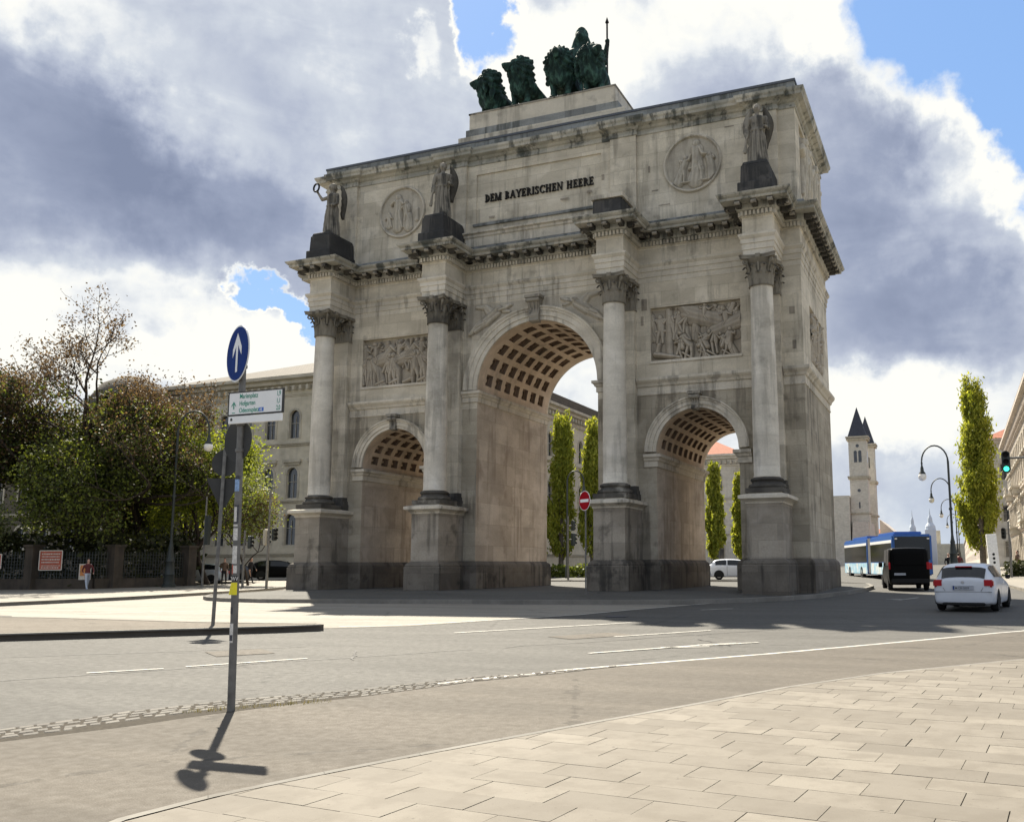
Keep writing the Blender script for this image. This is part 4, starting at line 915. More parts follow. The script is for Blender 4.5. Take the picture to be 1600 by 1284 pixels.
# ---- inscription in raised serif capitals
def glyph_shapes(ch):
    T, t, S = .19, .085, .075      # thick stem, thin stroke, serif height (unit cap height)
    q = []
    def bar(x0, x1, z0=0., z1=1.): q.append([(x0, z0), (x1, z0), (x1, z1), (x0, z1)])
    def ser(xc, z, w_=.34): q.append([(xc - w_ / 2, z), (xc + w_ / 2, z), (xc + w_ / 2, z + S), (xc - w_ / 2, z + S)])
    def diag(x0, z0, x1, z1, w_): q.append([(x0 - w_ / 2, z0), (x0 + w_ / 2, z0), (x1 + w_ / 2, z1), (x1 - w_ / 2, z1)])
    def bowl(cx, cz, rx, rz, a0, a1, th0, th1, n=12):
        for i in range(n):
            a, b_ = a0 + (a1 - a0) * i / n, a0 + (a1 - a0) * (i + 1) / n
            def w2(u): return th0 + (th1 - th0) * abs(math.cos(u))
            q.append([(cx + rx * math.cos(a), cz + rz * math.sin(a)), (cx + rx * math.cos(b_), cz + rz * math.sin(b_)), (cx + (rx - w2(b_)) * math.cos(b_), cz + (rz - w2(b_) * .9) * math.sin(b_)), (cx + (rx - w2(a)) * math.cos(a), cz + (rz - w2(a) * .9) * math.sin(a))])
    P_ = math.pi / 2
    if ch == 'D': bar(.1, .1 + T); bowl(.22, .5, .5, .5, -P_, P_, t, T); bar(0, .3, 0, S); bar(0, .3, 1 - S, 1); return q, .78
    if ch in 'EF': bar(.1, .1 + T); bar(0, .62, 1 - t, 1); bar(.2, .5, .47, .47 + t); bar(.56, .62, .76, 1); bar(.46, .51, .38, .64); bar(0, .64, 0, t); bar(.58, .64, 0, .26); return q, .72
    if ch == 'M': bar(.06, .06 + t); bar(.80, .80 + T); diag(.16, 1, .50, 0, T * .9); diag(.86, 1, .52, 0, t); ser(.1, 0, .26); ser(.9, 0, .32); ser(.1, 1 - S, .22); ser(.9, 1 - S, .28); return q, 1.1
    if ch == 'B': bar(.1, .1 + T); bowl(.3, .75, .28, .25, -P_, P_, t, T * .9); bowl(.3, .27, .34, .27, -P_, P_, t, T); bar(0, .34, 0, t); bar(0, .34, 1 - t, 1); bar(.1, .34, .48, .48 + t); return q, .74
    if ch == 'A': diag(.12, 0, .42, 1, t); diag(.76, 0, .46, 1, T); bar(.2, .66, .30, .30 + t); ser(.12, 0, .26); ser(.77, 0, .32); return q, .9
    if ch == 'Y': bar(.36, .36 + T, 0, .5); diag(.42, .45, .14, 1, T * .9); diag(.48, .45, .76, 1, t); ser(.45, 0); ser(.14, 1 - S, .3); ser(.76, 1 - S, .26); return q, .86
    if ch == 'R': bar(.1, .1 + T); bowl(.32, .74, .30, .26, -P_, P_, t, T); bar(0, .34, 1 - t, 1); bar(.1, .36, .47, .47 + t); diag(.70, 0, .42, .5, T * .95); ser(.19, 0, .32); ser(.74, 0, .24); return q, .82
    if ch == 'I': bar(.1, .1 + T); ser(.195, 0, .36); ser(.195, 1 - S, .36); return q, .40
    if ch == 'S': bowl(.32, .74, .27, .26, .15, math.pi * 1.5, t, T * .8, 14); bowl(.32, .26, .29, .27, math.pi * 1.15, math.pi * 2.5, t, T * .8, 14); q.append([(.14, .60), (.30, .66), (.52, .40), (.34, .34)]); bar(.53, .58, .70, .98); bar(.03, .08, .02, .30); return q, .68
    if ch == 'C': bowl(.48, .5, .45, .51, .7, 2 * math.pi - .7, t, T, 18); bar(.78, .84, .66, .98); return q, .88
    if ch == 'H': bar(.1, .1 + T); bar(.62, .62 + T); bar(.2, .7, .46, .46 + t); [ser(x, z, .34) for x in (.195, .715) for z in (0, 1 - S)]; return q, .96
    if ch == 'N': bar(.1, .1 + t); bar(.72, .72 + t); diag(.16, 1, .74, 0, T); ser(.14, 0, .28); ser(.76, 1 - S, .28); ser(.08, 1 - S, .2); return q, .94
    return q, .42
text = 'DEM BAYERISCHEN HEERE'; adv = []; x = 0
for ch in text:
    q, w_ = glyph_shapes(ch); adv.append((x, q)); x += w_ * 1.0 + .07
tw = x; mb = MB(); X0, X1, Z0, HH = -2.67, 2.78, 17.655, .365; sc = (X1 - X0) / tw
lay = 0
for ax, q in adv:
    for poly in q:
        lay += 1; off = .0006 * (lay % 7)                       # overlapping strokes never share a plane
        area = sum(a[0] * b_[1] - b_[0] * a[1] for a, b_ in zip(poly, poly[1:] + poly[:1]))
        pp = poly if area > 0 else poly[::-1]
        pp = [(X0 + (ax + px) * sc, Z0 + pz * HH) for px, pz in pp]; n = len(pp); y0, y1 = .07 - .0, -.02 - off
        mb.add([(a, y1, b_) for a, b_ in pp] + [(a, .068, b_) for a, b_ in pp], [tuple(range(n))] + [(i, n + i, n + (i + 1) % n, (i + 1) % n) for i in range(n)])
ins = mb.build('inscription', 'bronze_letter', ARCH)

# ------------------------------------------------------------------ statues (world scale via the same transform)
def A2W(p): return Vector((-1.6918 + 1.1 * p[0], 3.522 + 1.1 * p[1], .4495 + 1.1 * p[2]))
def folds(kf, amp, zmax, zmin=0.):
    def f(co, n):
        if not (zmin < co.z < zmax) or abs(n.z) > .8: return 0
        a = math.atan2(co.y, co.x); return amp * math.sin(a * kf + 2.2 * math.sin(co.z * 1.7)) + amp * .5 * math.sin(a * kf * 2.3 + co.z * 3)
    return f
def victory(label, c, wreath, turn):
    """winged figure in a long robe, 2.7 m tall, facing -y"""
    t = thing('winged_statue', label, 'statue', A2W(c), turn, 'winged stone figures on the cornice')
    pr = [('c', (0, 0, .12), (0, 0, 1.45), .40, .27), ('c', (.10, -.10, .1), (.09, -.06, 1.3), .24, .2), ('c', (-.18, .05, .1), (-.1, 0, 1.3), .24, .2), ('c', (0, 0, 1.4), (0, -.02, 2.0), .26, .25), ('e', (0, -.02, 2.05), (.36, .2, .17)),
          ('c', (0, -.02, 2.15), (0, -.04, 2.35), .1, .09), ('e', (0, -.06, 2.50), (.145, .17, .19)), ('e', (0, .03, 2.55), (.17, .17, .16)), ('e', (0, -.22, 2.47), (.03, .05, .05)),
          ('e', (0, -.02, 1.55), (.33, .27, .12)), ('c', (-.2, .1, .05), (-.3, .2, .9), .2, .12)]
    if wreath == 'wreath':
        pr += [('c', (-.33, 0, 2.08), (-.62, -.12, 2.0), .10, .085), ('c', (-.62, -.12, 2.0), (-.76, -.26, 2.32), .08, .055), ('e', (-.78, -.29, 2.38), (.07, .07, .09)), ('c', (.33, 0, 2.08), (.42, -.05, 1.6), .10, .08), ('c', (.42, -.05, 1.6), (.32, -.28, 1.45), .075, .055)]
    else:
        pr += [('c', (-.33, 0, 2.08), (-.44, -.06, 1.62), .10, .085), ('c', (-.44, -.06, 1.62), (-.40, -.20, 1.22), .08, .055), ('c', (.33, 0, 2.08), (.44, -.04, 1.62), .10, .08), ('c', (.44, -.04, 1.62), (.30, -.30, 1.62), .075, .055), ('c', (-.42, -.22, 1.2), (-.50, -.2, .6), .05, .04)]
    organic('body', pr, .035, 'statue', t, folds(9, .035, 1.5), 1)
    for s_ in (-1, 1):
        wm = MB(); n = 14; vs = []
        for i in range(n + 1):
            f = i / n; z = 2.62 - 1.62 * f; w2 = .08 + .24 * math.sin(min(1, f * 1.5 + .12) * math.pi * .62) * (1 - .65 * f ** 3); o = s_ * (.20 + .13 * math.sin(min(1, f + .15) * math.pi) ** .8); yb = .24 + .16 * f
            sw = .028 * math.sin(i * 2.4)
            vs += [(o - s_ * w2 * .45, yb + .10, z), (o, yb - .05 + sw, z + .05), (o + s_ * w2, yb + .06, z - .06), (o + s_ * w2 * .2, yb + .16, z)]
        wm.add(vs, [f2 for i in range(n) for f2 in [(4 * i + a, 4 * i + (a + 1) % 4, 4 * i + 4 + (a + 1) % 4, 4 * i + 4 + a) for a in range(4)]] + [(0, 1, 2, 3), tuple(4 * n + a for a in range(4))])
        wm.build('wing', 'statue', t, smooth=True)
    if wreath == 'wreath':
        wr = MB(); wr.tube([(-.84 + .20 * math.cos(a), -.32, 2.60 + .20 * math.sin(a)) for a in np.linspace(0, 2 * math.pi, 19)], .045, 6, False); wr.build('wreath', 'bronze_letter', t)
    hl = organic('hair', [('e', (0, .02, 2.58), (.18, .19, .16)), ('e', (0, .17, 2.50), (.09, .09, .10))], .03, 'statue', t, lambda co, n: .012 * math.sin(co.z * 60), 1)
    t.scale = (1.09, 1.09, 1.09)
    return t
victory('winged stone figure holding up a dark ring wreath above the outermost left column', (-CA, -1.2, 16.62), 'wreath', R(-12))
victory('winged stone figure in a streaked robe above the second column, between roundel and inscription', (-CB, -1.2, 16.62), 'plain', R(14))
victory('winged stone figure standing above the outermost right column beside the right roundel', (CA, -1.2, 16.62), 'plain', R(6))

# lions of the quadriga
def lion(label, c, head_turn, body_turn, hz):
    t = thing('bronze_lion', label, 'lion statue', A2W(c), body_turn, 'bronze lions on top of the arch')
    ht = Matrix.Rotation(head_turn, 3, 'Z'); hc = Vector((0, -.62, hz))
    def H(x, y, z): v = hc + ht @ Vector((x, y, z)); return tuple(v)
    pr = [('c', (0, .1, hz - 1.15), (0, 2.3, hz - 1.3), .70, .50), ('c', (0, -.1, hz - 1.15), (0, -.45, hz - .25), .66, .50), ('e', (0, 2.35, hz - 1.3), (.46, .5, .5)),
          ('e', H(0, -.06, .02), (.42, .46, .46)), ('c', H(0, -.36, -.06), H(0, -.68, -.14), .27, .21), ('e', H(0, -.78, -.06), (.16, .12, .11)), ('c', H(0, -.36, -.27), H(0, -.62, -.36), .19, .14),
          ('e', H(-.15, -.33, .10), (.08, .08, .06)), ('e', H(.15, -.33, .10), (.08, .08, .06)), ('e', H(0, -.28, .2), (.20, .16, .12)), ('e', H(-.33, -.02, .30), (.11, .06, .12)), ('e', H(.33, -.02, .30), (.11, .06, .12))]
    for s_ in (-1, 1):
        pr += [('c', (s_ * .34, -.2, hz - 1.0), (s_ * .36, -.32, .75), .30, .2), ('c', (s_ * .36, -.32, .75), (s_ * .36, -.30, .18), .19, .16), ('e', (s_ * .36, -.45, .12), (.2, .30, .13)),
               ('c', (s_ * .28, 2.3, hz - 1.3), (s_ * .38, 2.0, .75), .36, .22), ('c', (s_ * .38, 2.0, .75), (s_ * .38, 2.42, .42), .18, .14), ('c', (s_ * .38, 2.42, .42), (s_ * .38, 2.32, .12), .14, .14), ('e', (s_ * .38, 2.15, .11), (.18, .28, .12))]
    pr += [('c', (0, 2.75, hz - 1.2), (.1, 3.0, .6), .09, .06)]
    organic('body', pr, .055, 'bronze', t, lambda co, n: .012 * math.sin(co.z * 9 + co.y * 4), 2)
    rs2 = random.Random(hash(round(c[0] * 10)) & 255)
    mane = []
    for i in range(34):
        a = -2.5 + 5.0 * (i % 17) / 16; row = i // 17
        sx, sz = math.sin(a), math.cos(a)
        p0 = H(sx * (.42 + .05 * row), -.02 + .18 * row, sz * .46 + .04); p1 = H(sx * (.68 + .06 * row), .06 + .34 * row, sz * .46 - .34 - .22 * row + .1 * rs2.random()); p2 = (p1[0] * .92, p1[1] + .05, p1[2] - .55 - .3 * rs2.random())
        mane += [('c', p0, p1, .13, .12), ('c', p1, p2, .12, .06)]
    mane += [('e', H(0, .20, .0), (.66, .50, .64)), ('c', H(0, .1, -.3), (0, -.35, hz - 1.35), .66, .50), ('c', H(0, .05, -.5), (0, -.52, hz - 1.15), .40, .24), ('c', H(-.25, .15, -.45), (-.3, -.3, hz - 1.1), .30, .2), ('c', H(.25, .15, -.45), (.3, -.3, hz - 1.1), .30, .2), ('c', (0, .1, hz - .3), (0, .55, hz - .75), .5, .34)]
    def mp(co, n):
        v = Vector(co) - hc; a = math.atan2(v.x, v.z); return .045 * math.sin(a * 15 + v.y * 6 + 1.5 * math.sin(v.z * 4)) + .02 * math.sin(a * 31 + v.z * 8)
    organic('mane', mane, .05, 'bronze', t, mp, 1); t.scale = (1.05, 1.0, .89)
    return t
lion('leftmost bronze lion on the roof base, head turned to the left in profile', (-2.80, 1.05, 22.31), R(-62), R(-14), 2.05)
lion('second bronze lion from the left on the roof base, head raised and turned slightly left', (-1.15, .95, 22.31), R(-34), R(-6), 2.42)
lion('third bronze lion from the left, dark mane, standing before the crowned figure', (.85, .95, 22.31), R(6), R(4), 2.52)
lion('rightmost bronze lion on the roof base, head turned right beside the staff', (2.45, 1.0, 22.31), R(32), R(10), 2.28)
bv = thing('bronze_woman_statue', 'tall bronze woman standing behind the lions holding a long staff', 'statue', A2W((.72, 3.5, 22.31)), R(10))
pr = [('c', (0, 0, .7), (0, 0, 3.0), .62, .42), ('c', (0, 0, 2.9), (0, -.03, 4.3), .44, .42), ('e', (0, 0, 4.45), (.74, .36, .30)), ('c', (0, 0, 4.6), (0, -.05, 5.05), .19, .17), ('e', (0, -.08, 5.32), (.25, .30, .36)), ('e', (0, .06, 5.50), (.30, .32, .32)), ('e', (0, .02, 5.80), (.20, .22, .20)),
      ('c', (-.66, 0, 4.42), (-.98, -.3, 3.7), .20, .15), ('c', (-.98, -.3, 3.7), (-.6, -.85, 3.5), .14, .1), ('c', (.66, 0, 4.42), (1.05, -.1, 4.0), .20, .15), ('c', (1.05, -.1, 4.0), (1.2, -.35, 4.6), .14, .1), ('e', (1.2, -.38, 4.7), (.12, .12, .14)),
      ('c', (0, .06, 5.62), (0, .20, 4.6), .30, .30), ('c', (-.18, .02, 5.3), (-.34, .05, 4.6), .16, .18), ('c', (.18, .02, 5.3), (.34, .05, 4.6), .16, .18), ('c', (-.3, .3, .6), (-.25, .3, 4.2), .45, .25), ('c', (.3, .3, .6), (.3, .3, 4.2), .45, .25), ('e', (0, -.36, 5.3), (.05, .09, .08))]
organic('body', pr, .06, 'bronze', bv, folds(11, .06, 4.1), 1); bv.scale = (1.28, 1.2, .985)
MB().tube([(1.2, -.42, .5), (1.2, -.42, 5.7)], .04, 8).lathe([(.001, 5.65), (.085, 5.75), (.06, 5.85), (.0, 6.1)], 10, (1.2, -.42)).build('staff', 'bronze_letter', bv)
ch_ = MB(); ch_.lathe([(.95, .25), (1.05, .3), (1.1, 1.3), (1.15, 1.35), (1.1, 1.4), (1.0, 1.35), (.95, .4), (.2, .35)], 22, (0, .1), R(170), R(370)); ch_.box(-.95, .95, -.5, 1.3, .1, .26)
for s_ in (-1, 1):
    ch_.tube([(s_ * 1.15, .3 + .55 * math.cos(a), .62 + .55 * math.sin(a)) for a in np.linspace(0, 2 * math.pi, 21)], .07, 6, False)
    for a in np.linspace(0, math.pi, 5)[:-1]: ch_.tube([(s_ * 1.15, .3 + .55 * math.cos(a), .62 + .55 * math.sin(a)), (s_ * 1.15, .3 - .55 * math.cos(a), .62 - .55 * math.sin(a))], .035, 5)
ct = ch_.build('chariot', 'bronze', None); ct.location = A2W((.62, 3.9, 22.31)); tag(ct, 'low bronze chariot with two wheels behind the four lions', 'chariot')
# ------------------------------------------------------------------ buildings
def window_part(b, mp, uc, hw, zb, zt, arch, depth, mull=True):
    """frame and pane set back in a wall opening; mp(u, z, d)"""
    fr = MB(); e = .06
    def slab(u0, u1, z0, z1, d0, d1):
        c = [mp(u0, z0, d0), mp(u1, z0, d0), mp(u1, z1, d0), mp(u0, z1, d0), mp(u0, z0, d1), mp(u1, z0, d1), mp(u1, z1, d1), mp(u0, z1, d1)]
        fr.add(c, [(0, 3, 2, 1), (4, 5, 6, 7), (0, 1, 5, 4), (1, 2, 6, 5), (2, 3, 7, 6), (3, 0, 4, 7)])
    slab(uc - hw, uc - hw + e, zb, zt, depth - .06, depth); slab(uc + hw - e, uc + hw, zb, zt, depth - .06, depth); slab(uc - hw, uc + hw, zb, zb + e, depth - .062, depth)
    slab(uc - e / 2, uc + e / 2, zb, zt, depth - .058, depth); slab(uc - hw, uc + hw, zb + (zt - zb) * .68, zb + (zt - zb) * .68 + e, depth - .061, depth)
    w_ = fr.build('window', 'frame_w', b)
    pn = MB(); n = 10
    pts = [(uc - hw, zb), (uc + hw, zb), (uc + hw, zt)] + ([(uc + hw * math.cos(math.pi * i / n), zt + hw * math.sin(math.pi * i / n)) for i in range(1, n)] if arch else []) + [(uc - hw, zt)]
    pn.add([mp(u, z, depth + .01) for u, z in pts], [tuple(range(len(pts)))]); pn.build('pane', 'glass', w_); return w_
def facade(b, name, mp, u0, u1, z0, z1, wins, mat, depth=.25, flip=False, trim='ochre_trim', surround=True, parts=True):
    mb = MB(); arches = []; holes = []
    # holes first; arched heads become a fan above the hole
    bs = {u0, u1}
    for (uc, hw, zb, zt, ar) in wins:
        bs |= {uc - hw, uc + hw}
        if ar: bs |= {uc - hw * math.cos(math.pi * i / 8) for i in range(9)}
    bs = sorted(set(round(x, 4) for x in bs))
    for a, c in zip(bs, bs[1:]):
        if c - a < 1e-4: continue
        m_ = (a + c) / 2; iv = []
        for (uc, hw, zb, zt, ar) in wins:
            if abs(m_ - uc) < hw:
                f = (lambda u: zt + math.sqrt(max(0, hw * hw - (u - uc) ** 2))) if ar else (lambda u: zt)
                iv.append((zb, zb, f(a), f(c)))
        iv.sort(); cur = (z0, z0)
        for (p, q, r_, s_) in iv + [(z1, z1, 0, 0)]:
            qd = [mp(a, cur[0], 0), mp(c, cur[1], 0), mp(c, q, 0), mp(a, p, 0)]; mb.quad(*(qd[::-1] if flip else qd)); cur = (r_, s_)
    for (uc, hw, zb, zt, ar) in wins:
        pts = [(uc - hw, zb), (uc + hw, zb), (uc + hw, zt)] + ([(uc + hw * math.cos(math.pi * i / 8), zt + hw * math.sin(math.pi * i / 8)) for i in range(1, 8)] if ar else []) + [(uc - hw, zt)]
        for p, q in zip(pts, pts[1:] + pts[:1]): mb.quad(mp(*p, 0), mp(*q, 0), mp(*q, depth + .02), mp(*p, depth + .02))
        if surround:
            sb = []
            k_ = 8
            for rr, dd in ((hw, -.0), (hw, -.06), (hw + .22, -.06), (hw + .22, 0)):
                arc = [(uc + rr * math.cos(math.pi * i / k_), zt + rr * math.sin(math.pi * i / k_)) for i in range(k_ + 1)] if ar else [(uc + rr, zt + rr - hw), (uc - rr, zt + rr - hw)]
                sb.append([mp(u, z, dd) for u, z in [(uc + rr, zb)] + arc + [(uc - rr, zb)]])
            nn2 = len(sb[0]); mb.cur = 1
            mb.add([p for r_ in sb for p in r_], [(j * nn2 + i, j * nn2 + i + 1, (j + 1) * nn2 + i + 1, (j + 1) * nn2 + i) for j in range(3) for i in range(nn2 - 1)]); mb.cur = 0
    o = mb.build(name, [mat, trim], b)
    if parts:
        for (uc, hw, zb, zt, ar) in wins: window_part(b, mp, uc, hw, zb, zt, ar, depth)
    return o
def hip_roof(b, x0, x1, y0, y1, z0, h, over, mat, ridge_axis=None):
    x0 -= over; x1 += over; y0 -= over; y1 += over; w_, l_ = x1 - x0, y1 - y0
    if (ridge_axis or ('x' if w_ > l_ else 'y')) == 'x': i_ = min(l_ / 2, w_ / 2 - .1); r0, r1 = (x0 + i_, (y0 + y1) / 2, z0 + h), (x1 - i_, (y0 + y1) / 2, z0 + h); fs = [(0, 1, 5, 4), (1, 2, 5), (2, 3, 4, 5), (3, 0, 4)]
    else: i_ = min(w_ / 2, l_ / 2 - .1); r0, r1 = ((x0 + x1) / 2, y0 + i_, z0 + h), ((x0 + x1) / 2, y1 - i_, z0 + h); fs = [(0, 1, 4), (1, 2, 5, 4), (2, 3, 5), (3, 0, 4, 5)]
    m_ = MB().add([(x0, y0, z0), (x1, y0, z0), (x1, y1, z0), (x0, y1, z0), r0, r1], fs + [(0, 3, 2, 1)]); return m_.build('roof', mat, b)
def bands(b, path, zs, mat):
    m_ = MB()
    for z, h, o in zs: m_.sweep(path, [(0, z), (o * .5, z + h * .15), (o * .5, z + h * .5), (o, z + h * .65), (o, z + h), (0, z + h * 1.05)])
    return m_.build('moulding', mat, b)
def brackets(b, path, z, step, mat, off=.3, sz=(.14, .25, .22)):
    m_ = MB(); along(path, off, step, lambda p, d, nr: m_.obox((p.x, p.y, z), (d.x * sz[0], d.y * sz[0], 0), (nr.x * sz[1], nr.y * sz[1], 0), (0, 0, sz[2])), False, .3); return m_.build('cornice_brackets', mat, b)
# ochre palace behind and left of the arch: front at y = 36, long side along the street at x = -26.6
bl1 = thing('palace', 'ochre three storey palace with arched windows and brown roof behind the arch on the left', 'building', (0, 0, 0))
wf, ws = [], []
for i in range(11):
    u = -28.9 - i * 2.95; wf += [(u, .62, 14.15, 16.35, True), (u, .66, 8.25, 10.6, True), (u, .66, 3.7, 6.1, True)]
for i in range(24):
    u = 38.2 + i * 3.0
    if i % 1 == 0: ws += [(u, .62, 14.15, 16.35, True), (u, .66, 8.25, 10.6, True)]
facade(bl1, 'wall', lambda u, z, d: (u, 36 + d, z), -62, -26.6, -.5, 20.4, wf, 'ochre_wall')
facade(bl1, 'side_wall', lambda u, z, d: (-26.6 - d, u, z), 36, 112, -.5, 20.4, ws, 'ochre_wall')
pp = [(-62, 36), (-26.6, 36), (-26.6, 112)]
bands(bl1, pp, [(13.35, .35, .22), (7.75, .3, .18), (2.6, .35, .2), (18.3, .3, .12), (19.5, .9, .75)], 'ochre_trim'); brackets(bl1, pp, 19.15, .85, 'ochre_trim')
lm = MB()
for (u, hw, zb, zt, ar) in wf:
    if abs(zb - 8.25) < .01: lm.box(u - 1.05, u + 1.05, 35.72, 35.995, 11.75, 12.05); lm.box(u - .9, u + .9, 35.85, 35.995, 11.5, 11.75)
lm.build('window_hood', 'ochre_trim', bl1)
hip_roof(bl1, -62, -26.6, 36, 60, 20.4, 4.6, .55, 'roof_grey'); MB().box(-61, -27.6, 60, 112, 20.3, 22.2).build('roof', 'roof_grey', bl1)
rr = MB().add([(-26.05, 60.5, 20.4), (-26.05, 112, 20.4), (-33, 112, 23.6), (-33, 60.5, 23.6)], [(0, 1, 2, 3)]).build('roof', 'roof_grey', bl1)
# pale villa behind the trees
bv2 = thing('villa', 'pale villa with grey domed roof hidden behind the dark trees on the left', 'building', (0, 0, 0))
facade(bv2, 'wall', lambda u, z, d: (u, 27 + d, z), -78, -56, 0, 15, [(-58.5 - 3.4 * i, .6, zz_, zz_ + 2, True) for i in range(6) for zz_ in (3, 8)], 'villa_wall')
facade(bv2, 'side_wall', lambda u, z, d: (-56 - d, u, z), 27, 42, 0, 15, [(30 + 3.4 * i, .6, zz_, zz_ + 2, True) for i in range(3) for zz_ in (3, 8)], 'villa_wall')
bands(bv2, [(-78, 27), (-56, 27), (-56, 42)], [(14.3, .7, .5), (6.6, .3, .2)], 'ochre_trim')
hip_roof(bv2, -78, -56, 27, 42, 15, 2.5, .5, 'roof_grey'); MB().lathe([(4.3, 15.5), (4.3, 17), (4.0, 18.6), (2.9, 20.2), (1.2, 21.1), (.01, 21.3)], 20, (-62, 33)).build('dome', 'roof_grey', bv2, smooth=True, angle=40)
# white palace with the red hipped roof seen through the right opening
b3 = thing('palace', 'cream palace with quoined corner and red hipped roof seen through the right hand opening', 'building', (0, 0, 0))
X3 = -26.4; w3 = [(X3 - 5.1 - 6.2 * i, 1.0 if zz_ > 10 else 1.15, zz_, zz_ + hh, True) for i in range(4) for zz_, hh in ((17.6, 3.0), (9.6, 3.6), (2.2, 4.2))]
facade(b3, 'wall', lambda u, z, d: (u, 157 + d, z), -60, X3, -.5, 25.5, w3, 'cream_wall', .4)
facade(b3, 'side_wall', lambda u, z, d: (X3 - d, u, z), 157, 230, -.5, 25.5, [(161 + 6 * i, 1., 17.6, 20.6, True) for i in range(12)], 'cream_wall', .4)
bands(b3, [(-60, 157), (X3, 157), (X3, 230)], [(24.4, 1.2, .9), (22.9, .4, .3), (15.6, .5, .3), (8.0, .4, .3)], 'cream_wall'); brackets(b3, [(-60, 157), (X3, 157)], 23.8, 1.2, 'ochre_trim', .4, (.2, .35, .35))
hip_roof(b3, -50, X3, 157, 182, 25.6, 6.2, .9, 'roof_red')
q3 = MB()
for i in range(30): q3.box(X3 - (1.5 if i % 2 else 1.0), X3 + .05, 156.93, 158.2, .2 + i * .78, .86 + i * .78)
q3.build('quoins', 'ochre_trim', b3)
# twin-towered church far down the street
chc = thing('church', 'far pale church with two square towers and pointed slate spires', 'church', (0, 0, 0))
def tower(cx, cy, s_):
    tw_ = MB(); h = s_ / 2
    tw_.box(cx - h, cx + h, cy - h, cy + h, 0, 62); t_ = tw_.build('tower', 'cream_wall', chc)
    tb = MB()
    for z, o in ((60.8, .9), (61.8, 1.2), (42, .7), (42.7, .9), (25.4, .7)): tb.box(cx - h - o, cx + h + o, cy - h - o, cy + h + o, z, z + .75)
    tb.build('cornice', 'ochre_trim', t_)
    MB().add([(cx - h - .2, cy - h - .2, 62.5), (cx + h + .2, cy - h - .2, 62.5), (cx + h + .2, cy + h + .2, 62.5), (cx - h - .2, cy + h + .2, 62.5), (cx, cy, 77.5)], [(0, 1, 4), (1, 2, 4), (2, 3, 4), (3, 0, 4)]).build('spire', 'spire', t_)
    for dz, ww, hh in ((50.0, .75, 5.0),):
        for s2 in (-1, 1):
            for fx in (0, 1):
                m_ = MB(); pts = [(-ww, 0), (ww, 0), (ww, hh)] + [(ww * math.cos(math.pi * i / 6), hh + ww * math.sin(math.pi * i / 6)) for i in range(1, 6)] + [(-ww, hh)]
                mp = (lambda u, z: (cx + s2 * 1.05 + u, cy - h - .03, dz + z)) if fx == 0 else (lambda u, z: (cx + h + .03, cy + s2 * 1.05 + u, dz + z))
                m_.add([mp(u, z) for u, z in pts], [tuple(range(len(pts)))]); m_.build('window', 'glass', t_)
    for z in (36.5, 58): m_ = MB(); m_.add([(cx + .8 * math.cos(a), cy - h - .03, z + .8 * math.sin(a)) for a in np.linspace(0, 6.28, 13)[:-1]], [tuple(range(12))]); m_.build('oculus', 'glass', t_)
    MB().box(cx - .35, cx + .35, cy - h - .05, cy - h - .01, 28, 31).build('window', 'glass', t_)
tower(-25.8, 413, 8.3); tower(-24.6, 443, 8.0)
m_ = MB(); m_.box(-60, -30.2, 405, 440, 0, 34); m_.build('nave', 'cream_wall', chc)
m_ = MB(); m_.box(-30.5, -20.5, 404, 455, 0, 21.5, 1.5); m_.build('porch', 'pink_wall', chc)
m_ = MB(); m_.add([(-21, 460, 0), (-9.8, 460, 0), (-9.8, 460, 14.5), (-21, 460, 25), (-21, 520, 0), (-9.8, 520, 0), (-9.8, 520, 14.5), (-21, 520, 25)], [(0, 1, 2, 3), (1, 5, 6, 2), (3, 2, 6, 7)]); m_.build('side_chapel', 'pink_wall', chc)
# pale row on the left of the street between
for i, (y0, y1, h_, mt_, lb) in enumerate([(236, 300, 18, 'cream_wall', 'plain cream block left of the church towers, just beyond the right edge of the arch'), (470, 700, 18, 'pink_wall', 'distant pink terrace far down the left side of the street'), (705, 1000, 20, 'ochre_wall', 'farthest ochre terrace at the end of the street')]):
    b_ = thing('terraced_building', lb, 'building', (0, 0, 0), 0, 'buildings down the street'); x_ = -26 if i == 0 else -17
    facade(b_, 'wall', lambda u, z, d, x_=x_: (x_ - d, u, z), y0, y1, 0, h_, [(y0 + 4 + 7 * k_, 1.1, zz_, zz_ + 2.6, False) for k_ in range(int((y1 - y0) / 7) - 1) for zz_ in (3, 8, 13)], mt_, .3, surround=False, parts=False)
    facade(b_, 'end_wall', lambda u, z, d, x_=x_, y0=y0: (u, y0 + d, z), x_ - 14, x_, 0, h_, [(x_ - 3 - 4 * k_, .8, zz_, zz_ + 2.4, False) for k_ in range(3) for zz_ in (3, 8, 13)], mt_, .3, surround=False, parts=False)
    bands(b_, [(x_ - 14, y0), (x_, y0), (x_, y1)], [(h_ - .8, .8, .6)], mt_); hip_roof(b_, x_ - 14, x_, y0, y1, h_, 3, .5, 'roof_red' if i == 1 else 'roof_grey')
